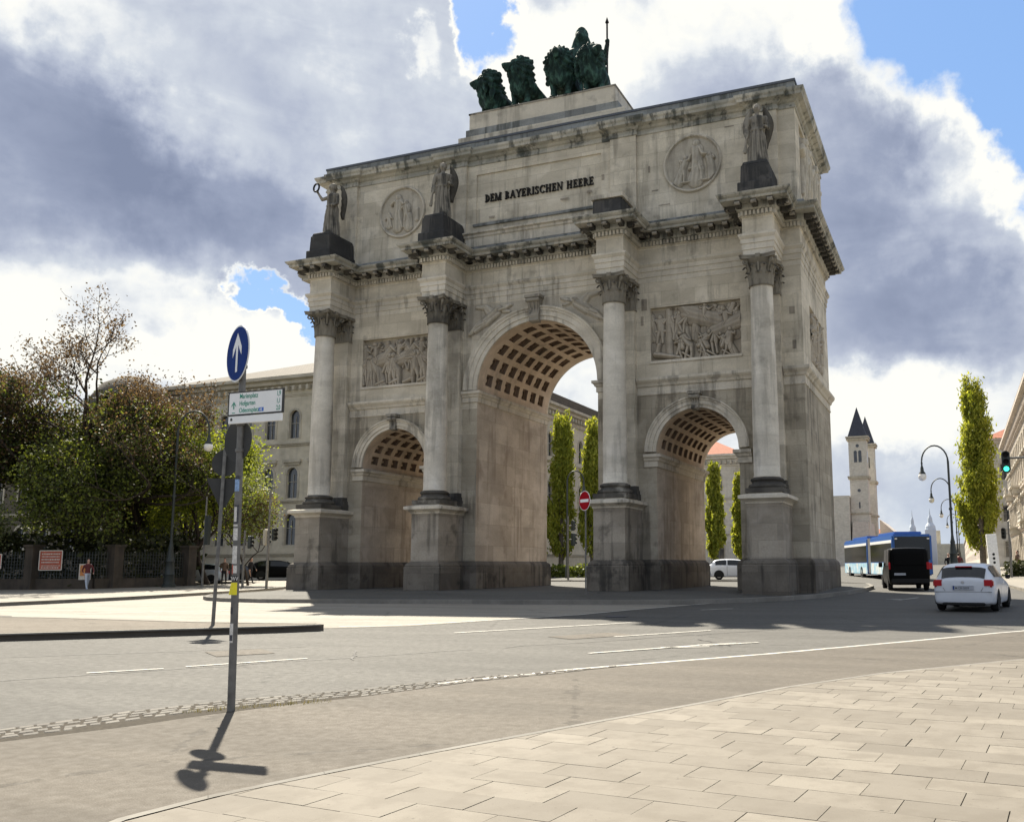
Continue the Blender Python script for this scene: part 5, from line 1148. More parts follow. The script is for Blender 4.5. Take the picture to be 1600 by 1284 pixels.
# right hand side of the street
XR = 24.4
b5 = thing('palace', 'pale pink palace with balconies and hooded windows at the right edge', 'building', (0, 0, 0))
w5 = [(46.5 + 3.4 * i, .65, zz_, zz_ + hh, ar) for i in range(20) for zz_, hh, ar in ((1.6, 2.9, True), (6.6, 2.5, False), (11.2, 2.3, False), (14.5, 1.8, False))]
facade(b5, 'wall', lambda u, z, d: (XR + d, u, z), 44, 114, 0, 19.0, w5, 'pink_wall', .28, True)
facade(b5, 'end_wall', lambda u, z, d: (u, 44 + d, z), XR, 44, 0, 19.0, [(XR + 3 + 3.4 * i, .65, zz_, zz_ + 2, False) for i in range(5) for zz_ in (2, 6.6, 11.2, 14.5)], 'pink_wall')
pr5 = [(XR, 114), (XR, 44), (44, 44)]
bands(b5, pr5, [(18.1, 1.0, .9), (17.1, .3, .25), (13.8, .3, .25), (10.1, .35, .3), (5.5, .5, .4)], 'pink_wall'); brackets(b5, pr5, 17.7, .9, 'pink_wall', .3)
hm = MB()
for (u, hw, zb, zt, ar) in w5:
    if zb in (6.6, 11.2): hm.box(XR - .35, XR, u - 1.0, u + 1.0, zt + .35, zt + .6); hm.box(XR - .22, XR, u - .95, u + .95, zb - .3, zb - .12)
hm.build('window_hoods', 'cream_wall', b5)
for i, (y_, z_) in enumerate([(60, 5.95), (71, 5.95), (85, 10.55), (99, 10.55), (92, 5.95)]):
    bc = MB().box(XR - 1.3, XR, y_ - 2.4, y_ + 2.4, z_, z_ + .22)
    for yy in np.linspace(y_ - 2.3, y_ + 2.3, 15): bc.lathe([(.05, z_ + .22), (.09, z_ + .45), (.05, z_ + .7), (.08, z_ + 1.0)], 6, (XR - 1.2, yy))
    bc.box(XR - 1.32, XR - 1.08, y_ - 2.4, y_ + 2.4, z_ + 1.0, z_ + 1.12)
    for s_ in (-1, 1): bc.box(XR - 1.1, XR, y_ + s_ * 1.9 - .15, y_ + s_ * 1.9 + .15, z_ - .7, z_)
    bc.build('balcony', 'cream_wall', b5)
MB().add([(XR - .9, 44, 19.15), (XR - .9, 114, 19.15), (XR + 6, 114, 22.5), (XR + 6, 44, 22.5)], [(0, 1, 2, 3)]).build('roof', 'roof_red', b5)
b6 = thing('corner_house', 'white house with red hipped roof projecting behind the tall poplar', 'building', (0, 0, 0))
facade(b6, 'wall', lambda u, z, d: (u, 118 + d, z), 22.0, 46, 0, 21, [(24.5 + 5 * i, .8, zz_, zz_ + 2.4, False) for i in range(4) for zz_ in (2.5, 8, 14.5)], 'cream_wall')
facade(b6, 'side_wall', lambda u, z, d: (22.0 + d, u, z), 118, 170, 0, 21, [(121 + 4.4 * i, .7, zz_, zz_ + 2.2, False) for i in range(11) for zz_ in (2.5, 8, 14.5)], 'cream_wall', .25, True)
bands(b6, [(22, 170), (22, 118), (46, 118)], [(20.2, .8, .6), (6.6, .3, .2), (12.8, .3, .2)], 'cream_wall'); hip_roof(b6, 22, 46, 118, 170, 21, 6.5, .7, 'roof_red')
b7 = thing('terraced_building', 'long distant pink terrace on the right side of the street behind the poplar', 'building', (0, 0, 0), 0, 'buildings down the street')
facade(b7, 'wall', lambda u, z, d: (22.5 + d, u, z), 176, 900, 0, 20, [(181 + 9 * i, 1.5, zz_, zz_ + 2.6, False) for i in range(78) for zz_ in (3, 8, 13)], 'pink_wall', .3, True, surround=False, parts=False)
bands(b7, [(22.5, 900), (22.5, 176), (40, 176)], [(19, 1, .8)], 'pink_wall'); MB().add([(22, 176, 20.2), (22, 900, 20.2), (30, 900, 25), (30, 176, 25), (40, 176, 20.2), (40, 176, 0), (22.5, 176, 0)], [(0, 1, 2, 3), (0, 3, 4), (0, 4, 5, 6)]).build('roof', 'roof_red', b7)
b8 = thing('loggia', 'far grey end building closing the street beneath two hazy spires', 'building', (0, 0, 0))
MB().box(-20, 24, 1050, 1080, 0, 24).box(-8, -2, 1080, 1090, 0, 40).build('wall', 'ochre_wall', b8)
M['haze_tower'] = simple('haze_tinted_far_tower', (.50, .55, .62), .9)  # aerial haze painted into the pale blue tower colour
for (x, y, h, w_, lb) in [(-20.5, 820, 50, 6, 'hazy distant church spire just right of the bus roof'), (-7.6, 900, 56, 10, 'hazy distant dome tower left of the lamp posts')]:
    t_ = thing('distant_tower', lb, 'tower', (x, y, 0)); MB().box(-w_ / 2, w_ / 2, -w_ / 2, w_ / 2, 0, h * .62).build('shaft', 'haze_tower', t_)
    MB().lathe([(w_ * .5, h * .62), (w_ * .46, h * .68), (w_ * .25, h * .74), (w_ * .2, h * .82), (w_ * .06, h * .88), (.05, h)], 12).build('cupola', 'haze_tower', t_)

# ------------------------------------------------------------------ trees
def fast_mesh(name, V, F4, mat, parent=None):
    me = bpy.data.meshes.new(name); nv, nf = len(V), len(F4); me.vertices.add(nv); me.vertices.foreach_set('co', V.astype(np.float32).ravel())
    me.loops.add(nf * 4); me.loops.foreach_set('vertex_index', F4.astype(np.int32).ravel()); me.polygons.add(nf); me.polygons.foreach_set('loop_start', np.arange(0, nf * 4, 4, dtype=np.int32)); me.update(calc_edges=True)
    me.materials.append(M[mat]); o = bpy.data.objects.new(name, me); COL.objects.link(o)
    if parent: o.parent = parent
    return o
def leaf_cloud(name, pts, size, mat, parent, rg, up=0., aspect=1.7, jitter=.35):
    n = len(pts); P_ = np.array(pts) + rg.normal(0, jitter, (n, 3)); a = rg.normal(0, 1, (n, 3)); a[:, 2] = a[:, 2] * (1 - up) + up * 2.2; a /= np.linalg.norm(a, axis=1)[:, None]
    b_ = np.cross(a, rg.normal(0, 1, (n, 3))); b_ /= np.linalg.norm(b_, axis=1)[:, None]; s_ = size * rg.uniform(.6, 1.35, (n, 1))
    A_, B_ = a * s_ * aspect * .5, b_ * s_ * .5; V = np.stack([P_ - A_, P_ + B_ - A_ * .1, P_ + A_, P_ - B_ - A_ * .1], 1).reshape(-1, 3)
    return fast_mesh(name, V, np.arange(4 * n).reshape(-1, 4), mat, parent)
def tree(label, loc, height, radius, mats, nleaf, seed, name='tree', crown0=.25, bark='bark', trunk_r=.28, leaf=.2, levels=4, spread=.75, clump=.38, group=None, shape=1., jitter=.42):
    rg = np.random.default_rng(seed); t = thing(name, label, 'tree', (loc[0], loc[1], g(loc[1]) + (loc[2] if len(loc) > 2 else .1)), 0, group)
    mb = MB(); tips = []
    def grow(p, d, L_, r_, lev):
        n = 4; pts = [p]; q = p.copy(); dd = d.copy()
        for i in range(n):
            dd = (dd + Vector(rg.normal(0, .13, 3)) + Vector((0, 0, .05))).normalized(); q = q + dd * L_ / n
            hr = math.hypot(q.x, q.y); 
            if hr > radius: dd = (dd - Vector((q.x, q.y, 0)) / hr * .5).normalized()
            pts.append(q.copy())
            if lev >= 2: tips.append((q.copy(), lev))
        mb.tube(pts, [r_ * (1 - .45 * i / n) for i in range(n + 1)], 6 if lev < 2 else 4, False)
        if lev >= levels: return
        kids = 4 if lev == 0 else 3
        for k_ in range(kids):
            f = .45 + .55 * (k_ + 1) / kids; i = min(n, max(1, int(round(f * n)))); base = pts[i]
            ax = Vector(rg.normal(0, 1, 3)); ax = (ax - dd * ax.dot(dd)).normalized(); sp_ = spread * (1.05 if k_ < kids - 1 else .35)
            nd = (dd * math.cos(sp_) + ax * math.sin(sp_)); nd.z = nd.z * .8 + .12; nd.normalize(); grow(base, nd, L_ * rg.uniform(.62, .82), r_ * .58, lev + 1)
    grow(Vector((0, 0, -.3)), Vector((rg.normal(0, .05), rg.normal(0, .05), 1)).normalized(), height * (crown0 + .18), trunk_r, 0)
    zt = max(p.z for p, l in tips); sc_ = height / zt; wmax = np.percentile([math.hypot(p.x, p.y) for p, l in tips], 92); sr = radius * .9 / wmax
    mb.v = [(x * (1 + (sr - 1) * min(1, max(0, z / (height * .4)))), y * (1 + (sr - 1) * min(1, max(0, z / (height * .4)))), z * sc_) for x, y, z in mb.v]
    mb.build('trunk', bark, t, smooth=True)
    tp = np.array([[p.x * sr, p.y * sr, p.z * sc_] for p, l in tips]); tp = tp[tp[:, 2] > height * crown0]
    for mi, (mn, frac, zlo, zhi) in enumerate(mats):
        ok = tp[(tp[:, 2] >= zlo * height) & (tp[:, 2] <= zhi * height)]
        if len(ok) == 0: continue
        keep = ok[rg.random(len(ok)) < clump + .6 * frac]; keep = keep if len(keep) else ok
        k_ = int(nleaf * frac); pick = keep[rg.integers(0, len(keep), k_)]
        leaf_cloud('crown', pick, leaf, mn, t, rg, 0, 1.5, jitter)
    return t
tree('huge half bare tree with bronze buds, tallest on the left above the fence', (-37.0, 8.4), 19.8, 8.4, [('leaf_bronze', .65, .38, 1.1), ('leaf_green', .45, .2, .62), ('leaf_dark', .35, .2, .6)], 30000, 11, trunk_r=.42, leaf=.105, levels=6, spread=.88, crown0=.2, jitter=.26)
tree('dark green tree at the left edge behind the red banner', (-42.0, 5.4), 14.8, 6.2, [('leaf_dark', .5, .1, 1.1), ('leaf_green', .3, .2, .9), ('leaf_bronze', .3, .4, 1.1)], 24000, 5, trunk_r=.35, leaf=.14, levels=5, crown0=.12)
tree('brown budding tree between the huge tree and the lime green one', (-35.4, 12.0), 14.8, 5.2, [('leaf_bronze', .75, .2, 1.1), ('leaf_green', .35, .15, .8)], 24000, 23, trunk_r=.26, leaf=.115, levels=5, crown0=.2, jitter=.42)
tree('mid green tree low behind the fence beside the ornate lamp', (-34.5, 7.4), 9.5, 5.2, [('leaf_green', .7, .1, 1.1), ('leaf_dark', .3, .1, 1.1)], 17000, 37, trunk_r=.24, levels=5, leaf=.125, crown0=.16)
tree('dark tree filling the gap behind the fence pillars', (-38.5, 9.5), 13.0, 7.0, [('leaf_dark', .9, .05, 1.1), ('leaf_green', .35, .2, 1.1)], 24000, 41, trunk_r=.3, levels=5, leaf=.17, crown0=.08)
tree('bright lime green tree behind the traffic sign backs', (-30.9, 13.2), 11.4, 3.7, [('leaf_lime', .9, .15, 1.1), ('leaf_green', .3, .1, .8)], 24000, 8, trunk_r=.22, levels=5, leaf=.125, crown0=.2)
tree('lower lime green tree left of the sign post, above the parked cars', (-38.0, 18.5), 9.8, 4.0, [('leaf_lime', .7, .1, 1.1), ('leaf_green', .5, .05, .8)], 18000, 9, trunk_r=.2, levels=5, leaf=.15, crown0=.14)
tree('silvery sage bush at the far left edge in front of the dark tree', (-39.7, 1.6), 7.6, 2.7, [('leaf_sage', 1., .2, 1.1)], 12000, 15, trunk_r=.12, leaf=.11, levels=5, crown0=.3, jitter=.4)
tree('slim young tree with thin pale leaves before the ochre palace', (-26.2, 11.8), 8.4, 2.0, [('leaf_sage', .35, .25, 1.1), ('leaf_lime', .3, .4, 1.1), ('leaf_bronze', .3, .2, .7)], 6500, 17, name='young_tree', trunk_r=.09, leaf=.095, levels=5, crown0=.3, jitter=.28)
def poplar(label, loc, height, radius, n, seed, leaf=.26, bark='bark_grey'):
    rg = np.random.default_rng(seed); t = thing('poplar_tree', label, 'tree', (loc[0], loc[1], g(loc[1])), 0, 'columnar poplars')
    mb = MB(); mb.tube([(0, 0, -.2), (0, 0, height * .45), (.05, 0, height * .93)], [radius * .17, radius * .09, .03], 10, False); pts = []
    for i in range(70):
        z0 = height * rg.uniform(.08, .80) ; a = rg.uniform(0, 6.28); L_ = height * rg.uniform(.12, .24)
        prof = lambda z: radius * min(1, max(.0, (z / height - .06) / .14)) ** .6 * max(.05, 1 - (z / height)) ** .42 * (1.18 - .25 * z / height)
        rmax = prof(min(z0 + L_ * .6, height * .98)) * rg.uniform(.6, 1.12); bx, by = math.cos(a), math.sin(a)
        br = [Vector((bx * rmax * (1 - (1 - f) ** 2), by * rmax * (1 - (1 - f) ** 2), z0 + L_ * f * 1.0)) for f in np.linspace(0, 1, 6)]
        mb.tube(br, [.05, .045, .04, .03, .02, .01], 4, False)
        for k_ in range(n // 70):
            f = rg.uniform(.15, 1.05); j = min(4, int(f * 5)); p = br[j].lerp(br[j + 1], f * 5 - j); pts.append([p.x, p.y, p.z])
    mb.build('trunk', bark, t); leaf_cloud('crown', pts, leaf, 'leaf_poplar', t, rg, .75, 2.6, radius * .13); return t
poplar('tall columnar poplar in fresh green leaf on the right side of the street', (19.1, 60.5), 19.4, 1.95, 26000, 2, .15)
poplar('tall poplar seen through the main arch left of the curved lamp', (-22.2, 52.5), 16.9, 1.75, 14000, 3, .17)
poplar('poplar seen through the main arch behind the no entry sign', (-18.3, 51.6), 15.8, 1.4, 12000, 4, .17)
poplar('poplar at the left edge of the view through the right hand opening', (-12.1, 78.0), 14.2, 1.25, 7000, 5, .25)
poplar('shorter poplar in the middle of the right hand opening', (-10.1, 84.0), 13.6, 1.15, 7000, 6, .25)
hd = leaf_cloud('hedge', [(x + random.uniform(-.6, .6), 38 + random.uniform(-.4, .4), random.uniform(.5, 1.5)) for x in np.linspace(-24, -8, 2600)], .25, 'leaf_green', None, np.random.default_rng(2), 0, 1.4, .15); tag(hd, 'low green hedge in the sunlight beyond the main arch', 'hedge')
hd = leaf_cloud('hedge', [(x, y, random.uniform(.6, 1.55)) for x in np.linspace(20.0, 30, 90) for y in (34.0, 34.4, 34.8) for _ in range(12)], .2, 'leaf_dark', None, np.random.default_rng(3), 0, 1.4, .12); tag(hd, 'dark clipped hedge of the pavement terrace at the right edge', 'hedge')

# ------------------------------------------------------------------ fence, posters
FL = [(-52, -2.2), (-38.0, 2.9), (-32.1, 5.3), (-30.3, 10.9)]
fe = thing('fence', 'dark iron lattice fence on a low stone wall with stone pillars under the trees', 'fence', (0, 0, 0))
def fpos(i, f): return Vector(FL[i]).lerp(Vector(FL[i + 1]), f)
for a_, b_ in zip(FL, FL[1:]):
    a2, b2 = Vector(a_), Vector(b_); d = (b2 - a2).normalized(); n2 = Vector((d.y, -d.x)); z0 = g(a2.y); z1 = g(b2.y); L_ = (b2 - a2).length
    m_ = MB(); m_.prism([tuple(a2 - n2 * .15), tuple(b2 - n2 * .15), tuple(b2 + n2 * .15), tuple(a2 + n2 * .15)], .1, .95); m_.build('base_wall', 'fence_stone', fe)
    m_ = MB(); k_ = int(L_ / .17)
    for i in range(k_): p = a2.lerp(b2, i / k_); m_.obox((p.x, p.y, 1.75), (d.x * .02, d.y * .02, 0), (n2.x * .02, n2.y * .02, 0), (0, 0, .82))
    for z in np.arange(1.05, 2.55, .19): p = a2.lerp(b2, .5); m_.obox((p.x, p.y, z), (d.x * L_ / 2, d.y * L_ / 2, 0), (n2.x * .012, n2.y * .012, 0), (0, 0, .014))
    m_.build('lattice_panel', 'metal_dark', fe)
for p in [Vector((-48, -.7)), Vector((-42, 1.45)), fpos(1, .42), Vector((-31.75, 6.4)), Vector((-30.35, 10.8)), fpos(0, .98)]:
    m_ = MB().box(p.x - .33, p.x + .33, p.y - .33, p.y + .33, .1, 2.85).box(p.x - .42, p.x + .42, p.y - .42, p.y + .42, 2.85, 3.0).box(p.x - .40, p.x + .40, p.y - .40, p.y + .40, .1, .5); m_.build('pillar', 'fence_stone', fe)
hx = [Vector(a_).lerp(Vector(b_), f) + Vector((-.58, .81)) * o for a_, b_ in zip(FL, FL[1:]) for f in np.linspace(0, 1, int((Vector(b_) - Vector(a_)).length * 260)) for o in (random.uniform(.5, 3.2),)]  # hedge added so the gaps behind the fence read as dark shade
hd = leaf_cloud('hedge', [(q.x, q.y, .2 + 3.5 * random.random() ** .8) for q in hx], .26, 'leaf_dark', None, np.random.default_rng(4), 0, 1.4, .25); tag(hd, 'added dark hedge standing in for the shade right behind the lattice fence', 'hedge')
def board(name, label, cat, c, ux, n, w_, h_, mat, extra=None):
    t = thing(name, label, cat, c); ux = Vector(ux).normalized(); n = Vector(n).normalized()
    MB().obox((0, 0, 0), ux * w_ / 2, n * .015, (0, 0, h_ / 2)).build('panel', mat, t)
    if extra: extra(t, ux, n)
    return t
fd = (Vector(FL[2]) - Vector(FL[1])).normalized(); fn = Vector((fd.y, -fd.x, 0)); fd3 = Vector((fd.x, fd.y, 0))
def stripes(rows, mat='paper', w_=1.1):
    def f(t, ux, n):
        rs2 = random.Random(5); m_ = MB()
        for z, h in rows:
            x = -w_ / 2
            while x < w_ / 2 - .04:
                l_ = rs2.uniform(.03, .09); m_.obox(ux * (x + l_ / 2) + n * .018 + Vector((0, 0, z)), ux * l_ / 2, n * .003, (0, 0, h / 2)); x += l_ + .03
        m_.build('lettering', mat, t)
    return f
def border(w_, h_, rows, mat='paper'):
    s_ = stripes(rows, mat, w_ * .8)
    def f(t, ux, n):
        m_ = MB()
        for z in (-h_ / 2, h_ / 2): m_.obox(n * .018 + Vector((0, 0, z)), ux * w_ / 2, n * .004, (0, 0, .03))
        for x in (-w_ / 2, w_ / 2): m_.obox(n * .018 + ux * x, ux * .03, n * .0045, (0, 0, h_ / 2))
        m_.build('border', 'paper', t); s_(t, ux, n)
    return f
def onf(f, z): q = Vector(FL[1]).lerp(Vector(FL[2]), f); return (q.x + fn.x * .2, q.y + fn.y * .2, z)
board('banner', 'red banner with rows of white lettering tied to the fence between two pillars', 'banner', onf(.60, 2.05), fd3, fn, 1.35, 1.15, 'poster_red', border(1.35, 1.15, [(.38, .08), (.22, .07), (.05, .09), (-.12, .08), (-.32, .05), (-.44, .07)]))
board('banner', 'red banner in a pale border cut off by the left edge of the photo', 'banner', onf(.02, 2.0), fd3, fn, 1.5, .85, 'poster_red', border(1.5, .85, [(.15, .08), (0, .10), (-.18, .07)]))
board('poster', 'orange poster on white paper standing against the fence by the walking woman', 'poster', onf(.93, 1.35), fd3, fn, .72, .95, 'paper', lambda t, ux, n: MB().obox(n * .018 + Vector((0, 0, .08)), ux * .29, n * .004, (0, 0, .32)).build('picture', 'poster_orange', t))

# ------------------------------------------------------------------ lamps, signals, signs
def crook_lamp(label, base, h, reach, dirv, group='curved street lamps', ornate=True):
    z0 = g(base[1]) + .13; t = thing('street_lamp', label, 'street lamp', (base[0], base[1], z0), 0, group); d = Vector((*dirv, 0)).normalized()
    b_ = MB()
    if ornate: b_.lathe([(.42, 0), (.42, .15), (.34, .2), (.30, .7), (.34, .78), (.30, .85), (.22, 1.5), (.28, 1.6), (.24, 1.75), (.15, 2.3), (.17, 2.4), (.12, 2.6), (.085, 2.9)], 14)
    else: b_.lathe([(.16, 0), (.16, .9), (.09, 1.0)], 12)
    b_.build('lamp_base', 'metal_dark', t, smooth=True, angle=40)
    R_ = reach / 2; pts = [Vector((0, 0, z)) for z in np.linspace(.9, h - R_ * 1.35, 6)] + [d * (R_ - R_ * math.cos(a)) + Vector((0, 0, h - R_ * 1.35 + R_ * 1.3 * math.sin(a))) for a in np.linspace(.25, math.pi * .98, 12)]
    p = MB(); p.tube(pts, [.085 - .002 * i for i in range(6)] + [.055] * 12, 8); p.lathe([(.12, h * .5), (.14, h * .5 + .1), (.09, h * .5 + .2)], 10); p.build('pole', 'metal_dark', t, smooth=True, angle=50)
    e = pts[-1]; l_ = MB(); l_.lathe([(.03, e.z + .05), (.07, e.z - .15), (.05, e.z - .3), (.11, e.z - .5), (.13, e.z - .72), (.22, e.z - .85), (.24, e.z - .92)], 12, (e.x, e.y)); l_.build('lantern_cap', 'metal_dark', t, smooth=True, angle=45)
    gl = MB(); gl.lathe([(.22, e.z - .92), (.28, e.z - 1.05), (.27, e.z - 1.2), (.18, e.z - 1.36), (.02, e.z - 1.42)], 14, (e.x, e.y)); gl.build('globe', 'lamp_glass', t, smooth=True); return t
crook_lamp('ornate street lamp with curved arm beside the fence on the left', (-29.3, 8.3), 11.2, 2.0, (.93, .36))
crook_lamp('nearest curved street lamp on the right side of the street', (16.55, 33.0), 9.3, 1.8, (-.93, -.2))
crook_lamp('second curved street lamp behind the nearest one on the right', (16.4, 66), 9.5, 1.9, (-.93, -.2))
crook_lamp('third curved street lamp in the row on the right', (16.8, 100), 9.5, 1.9, (-.93, -.2))
crook_lamp('farthest curved street lamp in the row on the right', (17.1, 140), 9.5, 1.9, (-.93, -.2))
crook_lamp('curved street lamp seen through the main arch between two poplars', (-11.6, 29.9), 8.4, 1.3, (.93, .36), ornate=False)
def signal_head(t, c, n, lens=None, s_=1., back='metal_dark', rounded=True):
    n = Vector(n).normalized(); ux = Vector((-n.y, n.x, 0)); c = Vector(c)
    m_ = MB(); prof = []
    for i in range(24):
        a = 2 * math.pi * i / 24; prof.append((math.cos(a) * .17 * s_, (.30 * s_ if math.sin(a) > 0 else -.30 * s_) + math.sin(a) * .17 * s_))
    vs = [c + ux * u + Vector((0, 0, v)) + n * d for d in (.0, .2 * s_) for u, v in prof]
    m_.add(vs, [tuple(range(24))[::-1], tuple(range(24, 48))] + [(i, (i + 1) % 24, 24 + (i + 1) % 24, 24 + i) for i in range(24)]); hd_ = m_.build('signal_head', back, t)
    for k_ in (-1, 0, 1):
        mt_ = 'green_lens' if (lens == 'green' and k_ == -1) else 'rubber'; q = c + n * .205 * s_ + Vector((0, 0, k_ * .29 * s_)); m_ = MB()
        m_.add([q + ux * math.cos(2 * math.pi * i / 16) * .105 * s_ + Vector((0, 0, math.sin(2 * math.pi * i / 16) * .105 * s_)) for i in range(16)], [tuple(range(16))]); m_.build('lens', mt_, hd_)
        v2 = MB(); ang_ = np.linspace(-.3, math.pi + .3, 10); v2.add([q + ux * math.cos(a) * .125 * s_ + Vector((0, 0, math.sin(a) * .125 * s_)) + n * dd for dd in (-.02, .16 * s_) for a in ang_], [(i, i + 1, 11 + i, 10 + i) for i in range(9)]); v2.build('visor', 'rubber', hd_)
    return hd_
tg = thing('traffic_light', 'traffic light showing green, hanging from a thin arm at the right edge', 'traffic light', (24.2, 6.6, 0))
signal_head(tg, (-5.22, -.58, 5.72), (-.05, -1, 0), 'green', 1.0)
MB().tube([(-5.2, -.5, 5.9), (-2.5, -.2, 5.95), (0, 0, 5.98)], .045, 8).build('arm', 'metal', tg); MB().tube([(0, 0, g(6.6)), (0, 0, 6.3)], [.11, .07], 10).build('pole', 'metal', tg)
for lb, bx, by, h, heads in [('slim traffic light pole with two signal heads seen from behind, before the ochre palace', -20.5, 7.0, 5.7, [(-.28, -.05, 2.95, .35, .9, 1), (.28, .1, 3.1, .9, -.3, .8)]), ('short pedestrian signal pole just right of the sign post', -23.0, 7.8, 3.4, [(.3, 0, 2.7, .9, .35, .8)]),
                             ('traffic signal on a pole standing beyond the main arch', -9.6, 25.5, 4.6, [(.30, 0, 2.9, .6, .8, 1.), (.32, .0, 3.9, .4, .9, .8)]), ('thin pole with a small signal at the right edge by the hedge', 20.1, 30.8, 3.7, [(-.3, 0, 2.9, -.3, -.95, .8)])]:
    t = thing('traffic_light', lb, 'traffic light', (bx, by, g(by) + .13)); MB().tube([(0, 0, 0), (0, 0, h)], [.075, .055], 10).build('pole', 'metal', t)
    for (x, y, z, nx, ny, s_) in heads: signal_head(t, (x, y, z), (nx, ny, 0), None, s_, 'ochre_trim' if bx < -15 and s_ == 1 else 'metal_dark'); MB().tube([(0, 0, z), (x, y, z)], .03, 6).build('bracket', 'metal', t)
t = thing('pole', 'plain thin grey pole with a small box before the lime green tree', 'pole', (-26.9, 8.6, g(8.6) + .13)); MB().tube([(0, 0, 0), (0, 0, 5.6)], [.07, .05], 10).build('shaft', 'metal', t); MB().box(.08, .34, -.12, .12, 2.6, 4.4).build('box', 'metal_dark', t)
t = thing('info_column', 'tilted white info column with three dark dots beside the poplar trunk', 'column', (19.2, 33.0, g(33) + .1), R(12)); t.rotation_euler[1] = R(-3)
MB().box(-.33, .33, -.12, .12, 0, 2.95).build('body', 'white_paint', t, bevel=.02)
for k_ in range(3): m_ = MB(); m_.add([(.09 * math.cos(a), -.13, 1.0 + k_ * .28 + .09 * math.sin(a)) for a in np.linspace(0, 6.28, 15)[:-1]], [tuple(range(14))]); m_.build('dot', 'rubber', t)
def disc(c, n, r_, th=.004, k_=40, z_r=None):
    n = Vector(n).normalized(); u = n.cross(Vector((0, 0, 1))).normalized(); v = u.cross(n); c = Vector(c)
    vs = [c + (u * math.cos(2 * math.pi * i / k_) + v * math.sin(2 * math.pi * i / k_)) * r_ + n * d for d in (-th, th) for i in range(k_)]
    return MB().add(vs, [tuple(range(k_)), tuple(range(k_, 2 * k_))] + [(i, (i + 1) % k_, k_ + (i + 1) % k_, k_ + i) for i in range(k_)])
def text_mesh(s, size, c, ux, n, mat, parent, name='lettering', align='LEFT', sx=1.):
    cu = bpy.data.curves.new('t', 'FONT'); cu.body = s; cu.size = size; cu.align_x = align; cu.extrude = .0006; cu.offset = .0006
    ob = bpy.data.objects.new('t', cu); COL.objects.link(ob); dg = bpy.context.evaluated_depsgraph_get(); me = bpy.data.meshes.new_from_object(ob.evaluated_get(dg)); bpy.data.objects.remove(ob)
    ux = Vector(ux).normalized(); n = Vector(n).normalized(); uz = n.cross(ux) if n.cross(ux).z > 0 else ux.cross(n); c = Vector(c)
    for v in me.vertices: v.co = c + ux * v.co.x * sx + uz * v.co.y + n * v.co.z
    me.materials.clear(); me.materials.append(M[mat]); o = bpy.data.objects.new(name, me); COL.objects.link(o); o.parent = parent; return o
# main sign post with stickers
sp_ = thing('sign_post', 'stickered post on the cobbled strip with a blue arrow disc and white direction board', 'sign post', (9.66, -27.47, 0.0))
LEAN = Vector((-.018, -.004, 1)).normalized()
def PL(z): return LEAN * z
MB().tube([PL(0), PL(4.08)], [.040, .036], 18).build('pole', 'metal', sp_, smooth=True, angle=40); MB().lathe([(.044, 4.06), (.044, 4.10), (.01, 4.11)], 14, (PL(4.08).x, PL(4.08).y)).build('cap', 'metal_dark', sp_)
nD = Vector((-.435, -.90, 0)); cD = PL(3.86) + nD * .06
disc(cD, nD, .318, .003).build('round_sign_rim', 'sign_white', sp_); dface = disc(cD + nD * .006, nD, .300, .002).build('round_sign', 'sign_blue', sp_); disc(cD - nD * .005, nD, .314, .002).build('round_sign_back', 'sign_back', sp_)
uD = nD.cross(Vector((0, 0, 1))).normalized(); uD = -uD if uD.dot(Vector(RT)) < 0 else uD
ar = MB()
def on_disc(x, z, o=.010): return cD + uD * x + Vector((0, 0, z)) + nD * o
for poly in ([(-.028, -.21), (.028, -.21), (.028, .12), (-.028, .12)], [(0, .235), (.125, .06), (.125, -.035), (0, .125)], [(0, .235), (0, .125), (-.125, -.035), (-.125, .06)]):
    ar.add([on_disc(x, z, .0095 if len(ar.v) else .0105) for x, z in poly], [(0, 1, 2, 3)])
ar.build('arrow', 'sign_white', dface)
nB = Vector((.016, -1, 0)).normalized(); uB = Vector((1, .016, 0)).normalized()
cB = PL(3.26) + nB * .06 + uB * .25
bd = MB().obox(cB + Vector((0, 0, .03)), uB * .36, nB * .012, (0, 0, .125)).build('direction_board', 'sign_white', sp_, bevel=.004)
bf = MB()
for z in (-.095, .155): bf.obox(cB + Vector((0, 0, z)), uB * .364, nB * .014, (0, 0, .006))
for s_ in (-1, 1): bf.obox(cB + uB * .364 * s_ + Vector((0, 0, .03)), uB * .006, nB * .0142, (0, 0, .131))
bf.build('board_edge', 'sign_back', bd)
MB().obox(cB + Vector((0, 0, -.150)), uB * .36, nB * .012, (0, 0, .042)).build('lower_board', 'sign_white', sp_, bevel=.004)
bo = cB + nB * .0135
for s_, z in (('Marienplatz', .085), ('Hofgarten', .005), ('Odeonsplatz', -.072)): text_mesh(s_, .074, bo + uB * -.215 + Vector((0, 0, z)), uB, nB, 'text_green', bd, sx=.72)
for s_, z in (('1,9', .085), ('1,1', .005), ('2,0', -.072)): text_mesh(s_, .074, bo + uB * .285 + Vector((0, 0, z)), uB, nB, 'text_green', bd, sx=.6)
am = MB(); q = bo + uB * -.29
am.obox(q + Vector((0, 0, .0)), uB * .006, nB * .001, (0, 0, .03))
for s_ in (-1, 1): am.add([q + uB * x + Vector((0, 0, z)) + nB * .0012 for x, z in ((0, .055), (s_ * .03, .01), (s_ * .03, -.005), (0, .036))], [(0, 1, 2, 3)])
am.obox(q + Vector((0, 0, -.072)), uB * .02, nB * .001, (0, 0, .004)); am.build('arrow', 'text_green', bd)
bm_ = MB(); bm_.obox(bo + uB * .085 + Vector((0, 0, -.052)), uB * .032, nB * .001, (0, 0, .021)); bm_.build('symbol', 'text_blue', bd)
